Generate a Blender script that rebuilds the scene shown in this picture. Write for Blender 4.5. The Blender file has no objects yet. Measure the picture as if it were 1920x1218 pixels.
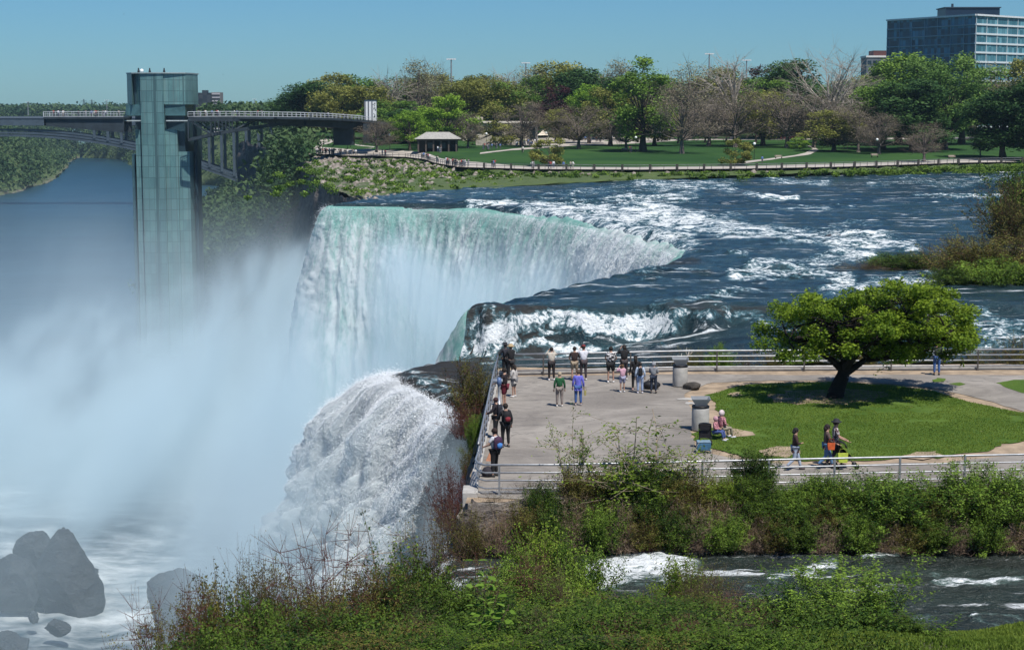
import bpy, bmesh, math, random
import numpy as np
from mathutils import Vector, Matrix
R = math.radians
S = bpy.context.scene
COL = S.collection
F_PX, CX, CY, HC = 3200.0, 960.0, 609.0, 13.6
TILT = math.atan(409.0 / F_PX)
ct, st = math.cos(TILT), math.sin(TILT)

# ---- surveying helpers: photo bearing -> world point (camera is at 0,0,HC) ----
def ray(px, py):
    u, v = (px - CX) / F_PX, (CY - py) / F_PX
    return Vector((u, ct + v * st, -st + v * ct))
def Pz(px, py, z):
    d = ray(px, py); t = (z - HC) / d.z
    return Vector((d.x * t, d.y * t, z))
def Py(px, py, Y):
    d = ray(px, py); t = Y / d.y
    return Vector((d.x * t, Y, HC + d.z * t))
def park_z(Y):
    return 0.5 + max(0.0, Y - 350.0) * 0.012
def Pg(px, py):
    z = 1.0
    for _ in range(30):
        p = Pz(px, py, z); z = z * .5 + .5 * park_z(p.y)
    return p
def pix(X, Y, Z):
    """inverse of ray(), vectorised"""
    dz = Z - HC
    w = Y * ct - dz * st
    v = (Y * st + dz * ct) / w
    return CX + F_PX * X / w, CY - F_PX * v

# ---- numpy noise ----
def _h(ix, iy, iz, seed):
    n = (ix * 374761393 + iy * 668265263 + iz * 2147483647 + seed * 1274126177) & 0xFFFFFFFF
    n = ((n ^ (n >> 13)) * 1274126177) & 0xFFFFFFFF
    n = (n ^ (n >> 16)) & 0xFFFFFFFF
    return n / 4294967295.0
def vnoise(x, y, z=0.0, seed=0):
    x = np.asarray(x, float); y = np.asarray(y, float); z = np.asarray(z, float) + 0 * x
    y = y + 0 * x
    xi = np.floor(x).astype(np.int64); yi = np.floor(y).astype(np.int64); zi = np.floor(z).astype(np.int64)
    f = x - xi; g = y - yi; h = z - zi
    f = f * f * (3 - 2 * f); g = g * g * (3 - 2 * g); h = h * h * (3 - 2 * h)
    def c(a, b, d): return _h(xi + a, yi + b, zi + d, seed)
    a = c(0,0,0) * (1-f) + c(1,0,0) * f; b = c(0,1,0) * (1-f) + c(1,1,0) * f
    d = c(0,0,1) * (1-f) + c(1,0,1) * f; e = c(0,1,1) * (1-f) + c(1,1,1) * f
    return ((a * (1-g) + b * g) * (1-h) + (d * (1-g) + e * g) * h) * 2 - 1
def fbm(x, y, z=0.0, seed=0, o=4, gain=.5):
    s = 0; a = 1; t = 0
    for i in range(o):
        s = s + a * vnoise(np.asarray(x) * 2**i, np.asarray(y) * 2**i, np.asarray(z) * 2**i, seed + i * 17); t += a; a *= gain
    return s / t
def sstep(a, b, x):
    t = np.clip((x - a) / (b - a), 0, 1); return t * t * (3 - 2 * t)

# ---- objects ----
def tag(o, label=None, cat=None, group=None, kind=None):
    if label: o['label'] = label
    if cat: o['category'] = cat
    if group: o['group'] = group
    if kind: o['kind'] = kind
    return o
def struct(o): o['kind'] = 'structure'; return o
def empty(name, loc=(0,0,0), rz=0.0, label=None, cat=None, group=None):
    o = bpy.data.objects.new(name, None); COL.objects.link(o)
    o.location = loc; o.rotation_euler = (0, 0, rz); o.empty_display_size = .3
    return tag(o, label, cat, group)
def link(name, me, mat=None, parent=None, smooth=False):
    if mat is not None:
        for m in (mat if isinstance(mat, (list, tuple)) else [mat]): me.materials.append(m)
    if smooth: me.polygons.foreach_set('use_smooth', [True] * len(me.polygons))
    o = bpy.data.objects.new(name, me); COL.objects.link(o)
    if parent is not None: o.parent = parent
    return o
def npmesh(name, V, F, attrs=None, uv=None):
    """V (n,3), F (m,k) arrays"""
    V = np.ascontiguousarray(V, dtype=np.float32); F = np.ascontiguousarray(F, dtype=np.int32)
    me = bpy.data.meshes.new(name)
    m, k = F.shape
    me.vertices.add(len(V)); me.vertices.foreach_set('co', V.ravel())
    me.loops.add(m * k); me.loops.foreach_set('vertex_index', F.ravel())
    me.polygons.add(m); me.polygons.foreach_set('loop_start', np.arange(0, m * k, k, dtype=np.int32))
    try: me.polygons.foreach_set('loop_total', np.full(m, k, dtype=np.int32))
    except Exception: pass
    for an, av in (attrs or {}).items():
        a = me.attributes.new(an, 'FLOAT', 'POINT'); a.data.foreach_set('value', np.ascontiguousarray(av, dtype=np.float32))
    me.update(calc_edges=True); me.validate()
    return me
def gridfaces(nr, nc):
    i = np.arange(nr - 1)[:, None] * nc + np.arange(nc - 1)[None, :]
    i = i.ravel(); return np.stack([i, i + 1, i + nc + 1, i + nc], 1)
def copy_tree(o, parent=None):
    c = o.copy(); COL.objects.link(c)
    if parent is not None: c.parent = parent
    for ch in list(o.children): copy_tree(ch, c)
    return c

class MB:
    """collects simple solids into one mesh"""
    def __init__(s): s.v = []; s.f = []
    def add(s, V, F):
        b = len(s.v); s.v += [tuple(p) for p in V]; s.f += [tuple(i + b for i in f) for f in F]; return s
    def box(s, x0, x1, y0, y1, z0, z1, M=None):
        V = [Vector((x, y, z)) for z in (z0, z1) for y in (y0, y1) for x in (x0, x1)]
        if M is not None: V = [M @ p for p in V]
        return s.add(V, [(0,2,3,1),(4,5,7,6),(0,1,5,4),(2,6,7,3),(0,4,6,2),(1,3,7,5)])
    def beam(s, a, b, w, h, up=Vector((0,0,1))):
        a = Vector(a); b = Vector(b); d = (b - a).normalized()
        sx = d.cross(up)
        if sx.length < 1e-4: sx = Vector((1,0,0))
        sx.normalize(); u = sx.cross(d).normalized()
        V = [p + sx * (w/2 * i) + u * (h/2 * j) for p in (a, b) for (i, j) in ((-1,-1),(1,-1),(1,1),(-1,1))]
        return s.add(V, [(0,3,2,1),(4,5,6,7),(0,1,5,4),(1,2,6,5),(2,3,7,6),(3,0,4,7)])
    def tube(s, pts, rad, n=6, caps=True):
        pts = [Vector(p) for p in pts]; k = len(pts)
        if not hasattr(rad, '__len__'): rad = [rad] * k
        b = len(s.v); V = []
        prev = None
        for i, p in enumerate(pts):
            d = (pts[min(i+1, k-1)] - pts[max(i-1, 0)]).normalized()
            ref = prev if prev is not None else (Vector((1,0,0)) if abs(d.x) < .8 else Vector((0,1,0)))
            a = (ref - d * ref.dot(d)).normalized(); prev = a; c = d.cross(a)
            for j in range(n):
                t = 2 * math.pi * j / n
                V.append(p + (a * math.cos(t) + c * math.sin(t)) * rad[i])
        Fc = []
        for i in range(k-1):
            for j in range(n):
                Fc.append((i*n+j, i*n+(j+1)%n, (i+1)*n+(j+1)%n, (i+1)*n+j))
        if caps:
            Fc.append(tuple(range(n-1, -1, -1))); Fc.append(tuple((k-1)*n + j for j in range(n)))
        return s.add(V, Fc)
    def lathe(s, prof, n=24, c=(0,0,0), sx=1, sy=1):
        V = []; Fc = []
        for r, z in prof:
            for j in range(n):
                t = 2*math.pi*j/n; V.append((c[0]+r*math.cos(t)*sx, c[1]+r*math.sin(t)*sy, c[2]+z))
        for i in range(len(prof)-1):
            for j in range(n):
                Fc.append((i*n+j, i*n+(j+1)%n, (i+1)*n+(j+1)%n, (i+1)*n+j))
        Fc.append(tuple(range(n-1, -1, -1))); Fc.append(tuple((len(prof)-1)*n + j for j in range(n)))
        return s.add(V, Fc)
    def ball(s, c, r, n=10, m=7, sx=1, sy=1, sz=1):
        prof = [(max(1e-3, r*math.sin(math.pi*i/m)), -r*sz*math.cos(math.pi*i/m)) for i in range(m+1)]
        return s.lathe(prof, n, c, sx, sy)
    def build(s, name, mat=None, parent=None, smooth=False, bevel=0):
        me = bpy.data.meshes.new(name); me.from_pydata([tuple(p) for p in s.v], [], s.f); me.update()
        o = link(name, me, mat, parent, smooth)
        if bevel:
            m = o.modifiers.new('bevel', 'BEVEL'); m.width = bevel; m.segments = 2; m.limit_method = 'ANGLE'
        return o

def tubes_np(P0, P1, R0, R1, n=4):
    """many separate tapered tubes at once -> V, F"""
    P0 = np.asarray(P0, float); P1 = np.asarray(P1, float); m = len(P0)
    R0 = np.broadcast_to(np.asarray(R0, float), (m,)); R1 = np.broadcast_to(np.asarray(R1, float), (m,))
    d = P1 - P0; d /= np.maximum(np.linalg.norm(d, axis=1, keepdims=True), 1e-6)
    ref = np.where(np.abs(d[:, :1]) < .8, np.array([[1., 0, 0]]), np.array([[0, 1., 0]]))
    a = np.cross(d, ref); a /= np.linalg.norm(a, axis=1, keepdims=True); b = np.cross(d, a)
    t = np.arange(n) * 2 * np.pi / n
    off = a[:, None] * np.cos(t)[None, :, None] + b[:, None] * np.sin(t)[None, :, None]
    V = np.concatenate([P0[:, None] + off * R0[:, None, None], P1[:, None] + off * R1[:, None, None]], 1).reshape(-1, 3)
    base = np.arange(m)[:, None] * 2 * n; j = np.arange(n)[None, :]; k = (j + 1) % n
    Fc = np.stack([base + j, base + k, base + n + k, base + n + j], 2).reshape(-1, 4)
    return V, Fc
def leaves_np(C, size, rng, up=0.3, ratio=.55):
    """rhombic leaves at centres C"""
    n = len(C); size = np.broadcast_to(np.asarray(size, float), (n,))
    N = rng.normal(size=(n, 3)); N /= np.linalg.norm(N, axis=1, keepdims=True); N[:, 2] = np.abs(N[:, 2]) + up
    N /= np.linalg.norm(N, axis=1, keepdims=True)
    A = rng.normal(size=(n, 3)); A -= N * (A * N).sum(1, keepdims=True); A /= np.linalg.norm(A, axis=1, keepdims=True)
    B = np.cross(N, A); s = size[:, None] * .5
    V = np.stack([C + A*s, C + B*s*ratio, C - A*s, C - B*s*ratio], 1).reshape(-1, 3)
    return V, np.arange(4*n).reshape(-1, 4)
def poly_xy(name, pts, z, mat, jitter=0.0, seed=0, step=1.0, holes=None):
    """flat sheet from an outline of world xy points with a slightly ragged edge"""
    rnd = random.Random(seed); out = []
    n = len(pts)
    for i in range(n):
        a = Vector(pts[i][:2]); b = Vector(pts[(i+1) % n][:2]); L = (b-a).length; k = max(1, int(L/step)) if jitter else 1
        for j in range(k):
            p = a.lerp(b, j/k)
            if jitter: p = p + Vector((rnd.uniform(-1,1), rnd.uniform(-1,1))) * jitter
            out.append((p.x, p.y, z))
    bm = bmesh.new(); vs = [bm.verts.new(p) for p in out]; f = bm.faces.new(vs)
    if f.normal.z < 0: f.normal_flip()
    bmesh.ops.triangulate(bm, faces=bm.faces[:]); me = bpy.data.meshes.new(name); bm.to_mesh(me); bm.free()
    return link(name, me, mat)
# ---------------------------------------------------------------- materials
class G:
    """tiny node-graph writer"""
    def __init__(s, nt): s.nt = nt
    def n(s, t, **kw):
        nd = s.nt.nodes.new(t)
        for k, v in kw.items():
            if k.startswith('_'): setattr(nd, k[1:], v)
            else: s.set(nd.inputs[k.replace('__', ' ')], v)
        return nd
    def set(s, sock, v):
        if v is None: return
        if isinstance(v, bpy.types.NodeSocket): s.nt.links.new(v, sock)
        elif isinstance(v, bpy.types.Node): s.nt.links.new(v.outputs[0], sock)
        else:
            if hasattr(sock.default_value, '__len__') and hasattr(v, '__len__') and len(v) == 3 and len(sock.default_value) == 4: v = (*v, 1)
            sock.default_value = v
    def m(s, op, a, b=None, c=None, clamp=False):
        nd = s.nt.nodes.new('ShaderNodeMath'); nd.operation = op; nd.use_clamp = clamp
        s.set(nd.inputs[0], a); s.set(nd.inputs[1], b)
        if c is not None: s.set(nd.inputs[2], c)
        return nd.outputs[0]
    def ramp(s, v, a, b, lo=0.0, hi=1.0):
        nd = s.nt.nodes.new('ShaderNodeMapRange'); nd.interpolation_type = 'SMOOTHSTEP'
        s.set(nd.inputs[0], v); s.set(nd.inputs[1], a); s.set(nd.inputs[2], b); s.set(nd.inputs[3], lo); s.set(nd.inputs[4], hi)
        return nd.outputs[0]
    def mix(s, f, a, b):
        nd = s.nt.nodes.new('ShaderNodeMix'); nd.data_type = 'RGBA'
        s.set(nd.inputs[0], f); s.set(nd.inputs[6], a); s.set(nd.inputs[7], b); return nd.outputs[2]
    def pos(s, scale=(1,1,1), rot=(0,0,0), obj=False):
        if obj: c = s.n('ShaderNodeTexCoord').outputs['Object']
        else: c = s.n('ShaderNodeNewGeometry').outputs['Position']
        mp = s.n('ShaderNodeMapping'); s.set(mp.inputs['Vector'], c); mp.inputs['Scale'].default_value = scale; mp.inputs['Rotation'].default_value = rot
        return mp.outputs[0]
    def noise(s, vec, scale=1.0, detail=3.0, rough=.5, dist=0.0):
        nd = s.n('ShaderNodeTexNoise'); s.set(nd.inputs['Vector'], vec); nd.inputs['Scale'].default_value = scale
        nd.inputs['Detail'].default_value = detail; nd.inputs['Roughness'].default_value = rough; nd.inputs['Distortion'].default_value = dist
        return nd.outputs[0]
    def attr(s, name):
        nd = s.n('ShaderNodeAttribute'); nd.attribute_name = name; return nd.outputs['Fac']
    def bump(s, h, strength=.3, dist=.1):
        nd = s.n('ShaderNodeBump'); s.set(nd.inputs['Height'], h); nd.inputs['Strength'].default_value = strength; nd.inputs['Distance'].default_value = dist
        return nd.outputs[0]
def newmat(name):
    m = bpy.data.materials.new(name); m.use_nodes = True; nt = m.node_tree; nt.nodes.clear()
    out = nt.nodes.new('ShaderNodeOutputMaterial'); return m, G(nt), out
def pmat(name, col, rough=.7, metal=0.0, var=.25, scale=3.0, bump=.0, spec=.4, obj=True, col2=None):
    """principled with noise-driven colour variation"""
    m, g, out = newmat(name)
    v = g.pos(obj=obj); nz = g.noise(v, scale, 5, .6)
    c2 = col2 or tuple(c * (1 - var) for c in col); c1 = tuple(min(1, c * (1 + var * .6)) for c in col) if col2 is None else col
    cc = g.mix(g.ramp(nz, .3, .7), c1, c2)
    b = g.n('ShaderNodeBsdfPrincipled'); g.set(b.inputs['Base Color'], cc); b.inputs['Roughness'].default_value = rough; b.inputs['Metallic'].default_value = metal
    b.inputs['Specular IOR Level'].default_value = spec
    if bump: g.set(b.inputs['Normal'], g.bump(g.noise(v, scale * 6, 4, .6), bump, .05))
    g.set(out.inputs[0], b); return m
def leafmat(name, a, b, trans=.28):
    m, g, out = newmat(name)
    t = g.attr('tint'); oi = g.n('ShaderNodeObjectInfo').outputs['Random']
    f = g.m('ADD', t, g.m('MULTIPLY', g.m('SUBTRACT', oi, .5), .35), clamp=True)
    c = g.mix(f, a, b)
    d = g.n('ShaderNodeBsdfPrincipled'); g.set(d.inputs['Base Color'], c); d.inputs['Roughness'].default_value = .6; d.inputs['Specular IOR Level'].default_value = .12
    tr = g.n('ShaderNodeBsdfTranslucent'); g.set(tr.inputs[0], c)
    mx = g.n('ShaderNodeMixShader'); mx.inputs[0].default_value = trans; g.set(mx.inputs[1], d); g.set(mx.inputs[2], tr)
    g.set(out.inputs[0], mx); return m

L = {
 'green': leafmat('leaves_green', (0.055, 0.125, 0.02), (0.21, 0.33, 0.055)),
 'olive': leafmat('leaves_olive', (0.11, 0.125, 0.026), (0.34, 0.345, 0.085)),
 'dark': leafmat('leaves_dark', (0.02, 0.058, 0.02), (0.08, 0.155, 0.04)),
 'bright': leafmat('leaves_bright', (0.085, 0.185, 0.018), (0.32, 0.48, 0.055)),
 'bud': leafmat('leaves_budding', (0.12, 0.1, 0.07), (0.32, 0.27, 0.19)),
 'pale': leafmat('leaves_pale', (0.15, 0.15, 0.08), (0.38, 0.37, 0.21)),
 'plum': leafmat('leaves_plum', (0.028,0.009,0.014), (0.078,0.025,0.031)),
 'willow': leafmat('leaves_fresh', (0.06, 0.13, 0.028), (0.22, 0.34, 0.075)),
 'maple':  leafmat('leaves_maple', (0.06, 0.125, 0.012), (0.27, 0.37, 0.034), .42),
 'far': leafmat('leaves_far_wood', (0.03, 0.07, 0.03), (0.105, 0.165, 0.062)),
 'shrubd': leafmat('leaves_shrub_dark', (0.014, 0.04, 0.007), (0.125, 0.2, 0.026)),
 'shrubg': leafmat('leaves_shrub_green', (0.026, 0.07, 0.01), (0.215, 0.33, 0.045)),
 'shrubo': leafmat('leaves_shrub_olive', (0.04, 0.046, 0.01), (0.24, 0.225, 0.055)),
 'fresh':  leafmat('leaves_shrub_fresh', (0.055, 0.11, 0.012), (0.29, 0.4, 0.05), .45),
 'red': leafmat('leaves_reddish', (0.069,0.025,0.018), (0.172,0.069,0.052)),
 'lime':   leafmat('leaves_lime', (.140,.250,.030), (.240,.380,.070), .45),
 'grass':  leafmat('grass_blades', (0.1, 0.17, 0.022), (0.23, 0.3, 0.05), .4),
 'straw':  leafmat('dry_straw', (.12,.085,.05), (.32,.25,.16), .2),
}
BARK = pmat('bark', (.060,.045,.035), .9, var=.4, scale=6, bump=.4)
BARKD = pmat('bark_dark', (.018,.012,.010), .95, var=.4, scale=6, bump=.5, obj=False)
BARKG = pmat('bark_grey', (.16,.13,.11), .9, var=.3, scale=4)
BARKW = pmat('bark_white', (.34,.30,.255), .85, var=.3, scale=1.5)
STEM = pmat('stem_brown', (.10,.065,.045), .85, var=.4, scale=8)
STEMR = pmat('stem_red', (.12,.045,.035), .85, var=.4, scale=8)
CONC = pmat('concrete', (.40,.385,.36), .85, var=.18, scale=3, bump=.15)
STEEL = pmat('galvanised_steel', (.36,.37,.385), .42, .55, var=.2, scale=5)
DSTEEL = pmat('weathered_dark_steel', (.10,.09,.085), .6, .3, var=.3, scale=5)
DARKST = pmat('painted_dark_steel', (.030,.042,.052), .6, .1, var=.3, scale=.4)
BRIDGE = pmat('painted_bridge_steel', (.060,.085,.110), .65, .1, var=.2, scale=.2)
WHITE = pmat('white_paint', (.72,.73,.73), .6, var=.1)
BLACK = pmat('black_plastic', (.012,.012,.014), .5, var=.3)
GLOBE = pmat('lamp_globe', (.85,.86,.85), .3, var=.03)

def mat_asphalt():
    m, g, out = newmat('asphalt')
    v = g.pos()
    big = g.noise(v, .22, 5, .65, .8); fine = g.noise(v, 9, 5, .7); mid = g.noise(g.pos((.5,2.2,1)), 1.1, 5, .7, 1.5)
    c = g.mix(g.ramp(big, .35, .68), (.185,.165,.143), (.315,.285,.248))
    c = g.mix(g.m('MULTIPLY', g.ramp(mid, .52, .68), .75), c, (.095,.086,.078))
    c = g.mix(g.m('MULTIPLY', g.ramp(fine, .4, .75), .25), c, (.33,.315,.295))
    vo = g.n('ShaderNodeTexVoronoi'); vo.feature = 'DISTANCE_TO_EDGE'; vo.inputs['Scale'].default_value = .16
    nn = g.n('ShaderNodeTexNoise'); nn.inputs['Scale'].default_value = .7; nn.inputs['Detail'].default_value = 5; g.set(nn.inputs['Vector'], v)
    ad = g.n('ShaderNodeVectorMath'); ad.operation = 'MULTIPLY_ADD'; g.set(ad.inputs[0], nn.outputs['Color']); ad.inputs[1].default_value = (2.6,2.6,0); g.set(ad.inputs[2], v)
    g.set(vo.inputs['Vector'], ad.outputs[0])
    c = g.mix(g.m('MULTIPLY', g.ramp(vo.outputs['Distance'], .0, .006, 1, 0), .5), c, (.10,.09,.085))
    b = g.n('ShaderNodeBsdfPrincipled'); g.set(b.inputs['Base Color'], c); b.inputs['Roughness'].default_value = .9
    g.set(b.inputs['Normal'], g.bump(fine, .35, .02)); g.set(out.inputs[0], b); return m
ASPHALT = mat_asphalt()
def mat_lawn():
    m, g, out = newmat('lawn_grass')
    v = g.pos(); big = g.noise(v, .35, 4, .6, .5); fine = g.noise(v, 14, 4, .75); pt = g.noise(g.pos((.8,1.4,1)), .9, 6, .7, 1.0)
    c = g.mix(g.ramp(big, .3, .7), (.062,.122,.016), (.105,.172,.027))
    c = g.mix(g.m('MULTIPLY', g.ramp(fine, .45, .8), .6), c, (.095,.145,.035))
    c = g.mix(g.ramp(pt, .655, .715), c, (.27,.20,.125))
    b = g.n('ShaderNodeBsdfPrincipled'); g.set(b.inputs['Base Color'], c); b.inputs['Roughness'].default_value = .9; b.inputs['Specular IOR Level'].default_value = .15
    g.set(b.inputs['Normal'], g.bump(fine, .9, .08)); g.set(out.inputs[0], b); return m
LAWN = mat_lawn()
DIRT = pmat('trodden_dirt', (.34,.26,.18), .95, var=.35, scale=1.2, bump=.5, obj=False)
def mat_parkgrass():
    m, g, out = newmat('park_grass')
    v = g.pos(); big = g.noise(v, .03, 4, .6, .5); fine = g.noise(v, .9, 5, .7)
    c = g.mix(g.ramp(big, .3, .7), (.018,.056,.016), (.038,.090,.022))
    c = g.mix(g.m('MULTIPLY', g.ramp(fine, .5, .8), .5), c, (.075,.105,.032))
    b = g.n('ShaderNodeBsdfPrincipled'); g.set(b.inputs['Base Color'], c); b.inputs['Roughness'].default_value = .95; b.inputs['Specular IOR Level'].default_value = .1
    g.set(out.inputs[0], b); return m
PARKG = mat_parkgrass()
PATHM = pmat('pale_paving', (.42,.38,.33), .9, var=.15, scale=.3, obj=False)
def mat_rock(name, a, b, sc, bump=.8, wet=0.0):
    m, g, out = newmat(name)
    v = g.pos((1,1,2.2)); n1 = g.noise(v, sc, 6, .65, .4); n2 = g.noise(v, sc*5, 5, .7)
    c = g.mix(g.ramp(n1, .35, .68), a, b); c = g.mix(g.m('MULTIPLY', g.ramp(n2, .5, .75), .5), c, tuple(x*1.5 for x in b))
    p = g.n('ShaderNodeBsdfPrincipled'); g.set(p.inputs['Base Color'], c); p.inputs['Roughness'].default_value = .85 - .5*wet
    g.set(p.inputs['Normal'], g.bump(g.m('ADD', n1, g.m('MULTIPLY', n2, .4)), bump, .6/sc*.3)); g.set(out.inputs[0], p); return m
CLIFF = mat_rock('gorge_rock', (.035,.030,.028), (.13,.11,.095), .12)
ROCKW = mat_rock('wet_rock', (.012,.012,.012), (.05,.045,.042), .5, .8, .8)
BOULDER = mat_rock('boulder_rock', (.007,.011,.014), (.030,.038,.044), .35, 1.0, .4)
LEDGE = mat_rock('ledge_rock', (.14,.115,.095), (.34,.30,.26), .8)
def mat_rubble():
    m, g, out = newmat('rubble_slope')
    v = g.pos(); n = g.noise(v, .06, 4, .6, .6); vo = g.n('ShaderNodeTexVoronoi'); vo.inputs['Scale'].default_value = .55; g.set(vo.inputs['Vector'], v)
    k = g.attr('rock')
    rc = g.mix(vo.outputs['Color'], (.07,.062,.055), (.24,.205,.175))
    gc = g.mix(g.noise(v, .5, 4, .7), (.030,.062,.018), (.100,.135,.035))
    c = g.mix(g.ramp(g.m('ADD', k, g.m('MULTIPLY', g.m('SUBTRACT', g.noise(v, .35, 5, .75), .5), 1.5)), .42, .58), gc, rc)
    b = g.n('ShaderNodeBsdfPrincipled'); g.set(b.inputs['Base Color'], c); b.inputs['Roughness'].default_value = .95
    g.set(b.inputs['Normal'], g.bump(vo.outputs['Distance'], .8, .6)); g.set(out.inputs[0], b); return m
RUBBLE = mat_rubble()

def mat_river(nm='river_water', c1=(.008,.022,.030), c2=(.022,.052,.062), aerc=(.10,.24,.29)):
    m, g, out = newmat(nm)
    foam = g.attr('foam'); sh = g.attr('shallow')
    v = g.pos((.55,1.0,1.0)); 
    n1 = g.noise(v, .55, 6, .68, .7); n2 = g.noise(g.pos((.9,1.6,1)), 2.4, 5, .7, .4); n3 = g.noise(g.pos((.25,1.2,1)), .25, 5, .6, .5)
    comb = g.m('ADD', g.m('MULTIPLY', n1, 1.5), g.m('MULTIPLY', n2, 1.2))
    f = g.m('ADD', foam, g.m('SUBTRACT', comb, 1.42))       # foam breaks up along its edge
    fm = g.ramp(f, .47, .66)
    soft = g.ramp(f, .26, .56)
    deep = g.mix(g.ramp(n3, .3, .7), c1, c2)
    deep = g.mix(sh, deep, (.030,.026,.022))
    aer = g.mix(g.m('MULTIPLY', soft, .6), deep, aerc)
    n4 = g.noise(g.pos((.16,1.3,1)), .55, 6, .72, .9)
    fm = g.m('MAXIMUM', fm, g.m('MULTIPLY', g.ramp(n4, .585, .67), .9))
    foamc = g.mix(n2, (.72,.78,.80), (.88,.90,.90))
    p = g.n('ShaderNodeBsdfPrincipled'); g.set(p.inputs['Base Color'], aer); g.set(p.inputs['Roughness'], g.m('ADD', g.m('MULTIPLY', sh, .45), .17)); p.inputs['IOR'].default_value = 1.33
    h = g.m('ADD', g.m('MULTIPLY', n1, 1.0), g.m('MULTIPLY', n2, .4))
    g.set(p.inputs['Normal'], g.bump(h, 1.0, .5))
    d = g.n('ShaderNodeBsdfDiffuse'); g.set(d.inputs[0], foamc); g.set(d.inputs['Normal'], g.bump(g.m('ADD', n1, n2), 1.0, .35))
    mx = g.n('ShaderNodeMixShader'); g.set(mx.inputs[0], fm); g.set(mx.inputs[1], p); g.set(mx.inputs[2], d)
    g.set(out.inputs[0], mx); return m
RIVER = mat_river(); CHAN = mat_river('channel_water', (.014,.024,.021), (.034,.056,.048), (.13,.21,.19))
def mat_gorge_river():
    m, g, out = newmat('gorge_river_water')
    foam = g.attr('foam'); v = g.pos((.35,1,1)); n1 = g.noise(v, .05, 6, .65, .6); n2 = g.noise(g.pos((.5,1,1)), .3, 5, .7)
    f = g.ramp(g.m('ADD', foam, g.m('SUBTRACT', g.m('ADD', g.m('MULTIPLY', n1, .7), g.m('MULTIPLY', n2, .5)), .6)), .34, .80)
    c = g.mix(g.ramp(n1, .35, .65), (.006,.030,.050), (.016,.055,.078))
    p = g.n('ShaderNodeBsdfPrincipled'); g.set(p.inputs['Base Color'], c); p.inputs['Roughness'].default_value = .3; p.inputs['IOR'].default_value = 1.33
    g.set(p.inputs['Normal'], g.bump(g.m('ADD', n1, n2), .5, .8))
    d = g.n('ShaderNodeBsdfDiffuse'); d.inputs[0].default_value = (.78,.82,.82,1)
    mx = g.n('ShaderNodeMixShader'); g.set(mx.inputs[0], f); g.set(mx.inputs[1], p); g.set(mx.inputs[2], d); g.set(out.inputs[0], mx); return m
GRIVER = mat_gorge_river()
def mat_falls(name, tint, sv, sc, lo=.42, hi=.62, trn=.25):
    """falling water: white aerated water with green clear streaks; attribute 'white' = how broken it is"""
    m, g, out = newmat(name)
    w = g.attr('white'); v = g.pos(sv); n1 = g.noise(v, sc, 6, .68, .3); n2 = g.noise(g.pos((1,1,.6)), sc*3.2, 7, .8, .5)
    f = g.ramp(g.m('ADD', w, g.m('SUBTRACT', g.m('ADD', g.m('MULTIPLY', n1, 1.2), g.m('MULTIPLY', n2, .9)), 1.05)), lo, hi)
    c = g.mix(f, tint, (.90,.955,.96))
    d = g.n('ShaderNodeBsdfPrincipled'); g.set(d.inputs['Base Color'], c); d.inputs['Roughness'].default_value = 1.0; d.inputs['Specular IOR Level'].default_value = 0.05
    g.set(d.inputs['Normal'], g.bump(g.m('ADD', n1, g.m('MULTIPLY', n2, .7)), 0.6, .5/sc*.5))
    tr = g.n('ShaderNodeBsdfTranslucent'); g.set(tr.inputs[0], c)
    mx = g.n('ShaderNodeMixShader'); mx.inputs[0].default_value = trn; g.set(mx.inputs[1], d); g.set(mx.inputs[2], tr)
    a = g.attr('thin'); tp = g.n('ShaderNodeBsdfTransparent')
    al = g.ramp(g.m('ADD', a, g.m('MULTIPLY', g.m('SUBTRACT', n2, .5), 1.2)), .45, .75)
    m2 = g.n('ShaderNodeMixShader'); g.set(m2.inputs[0], al); g.set(m2.inputs[1], mx); g.set(m2.inputs[2], tp)
    g.set(out.inputs[0], m2); return m
FALLS = mat_falls('falls_water', (.26,.56,.50), (.9,.9,.16), 1.1, .25, .85, .45)
VEIL = mat_falls('veil_water', (.50,.66,.68), (1,1,.5), 1.2, .15, .50, .66)
# ---------------------------------------------------------------- camera, sky, sun
cam = bpy.data.objects.new('camera', bpy.data.cameras.new('camera')); COL.objects.link(cam)
cam.location = (0, 0, HC); cam.rotation_euler = (math.pi/2 - TILT, 0, 0)
cam.data.sensor_width = 36; cam.data.lens = 36 * F_PX / 1920; cam.data.clip_start = .5; cam.data.clip_end = 20000
S.camera = cam
SUN_EL, SUN_AZ = R(60), math.atan2(.50, -.87)          # azimuth clockwise from +Y
sdir = Vector((math.sin(SUN_AZ)*math.cos(SUN_EL), math.cos(SUN_AZ)*math.cos(SUN_EL), math.sin(SUN_EL)))
sun = bpy.data.objects.new('sun', bpy.data.lights.new('sun', 'SUN')); COL.objects.link(sun)
sun.data.energy = 5.0; sun.data.angle = R(.53); sun.data.color = (1, .955, .89)
sun.rotation_euler = sdir.to_track_quat('Z', 'Y').to_euler(); sun.location = (60, -40, 120)
W = bpy.data.worlds.new('World'); S.world = W; W.use_nodes = True
g = G(W.node_tree); W.node_tree.nodes.clear()
sk = g.n('ShaderNodeTexSky'); sk.sky_type = 'NISHITA'; sk.sun_disc = False; sk.sun_elevation = SUN_EL; sk.sun_rotation = SUN_AZ
sk.air_density = 1.0; sk.dust_density = .25; sk.ozone_density = 4.0; sk.altitude = 180
mu = g.n('ShaderNodeMix'); mu.data_type = 'RGBA'; mu.blend_type = 'MULTIPLY'; mu.inputs[0].default_value = 1
g.set(mu.inputs[6], sk.outputs[0]); mu.inputs[7].default_value = (.42, .74, 1.03, 1)
bg = g.n('ShaderNodeBackground'); g.set(bg.inputs[0], mu.outputs[2]); bg.inputs[1].default_value = .077
wo = g.n('ShaderNodeOutputWorld'); g.set(wo.inputs[0], bg)
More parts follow.
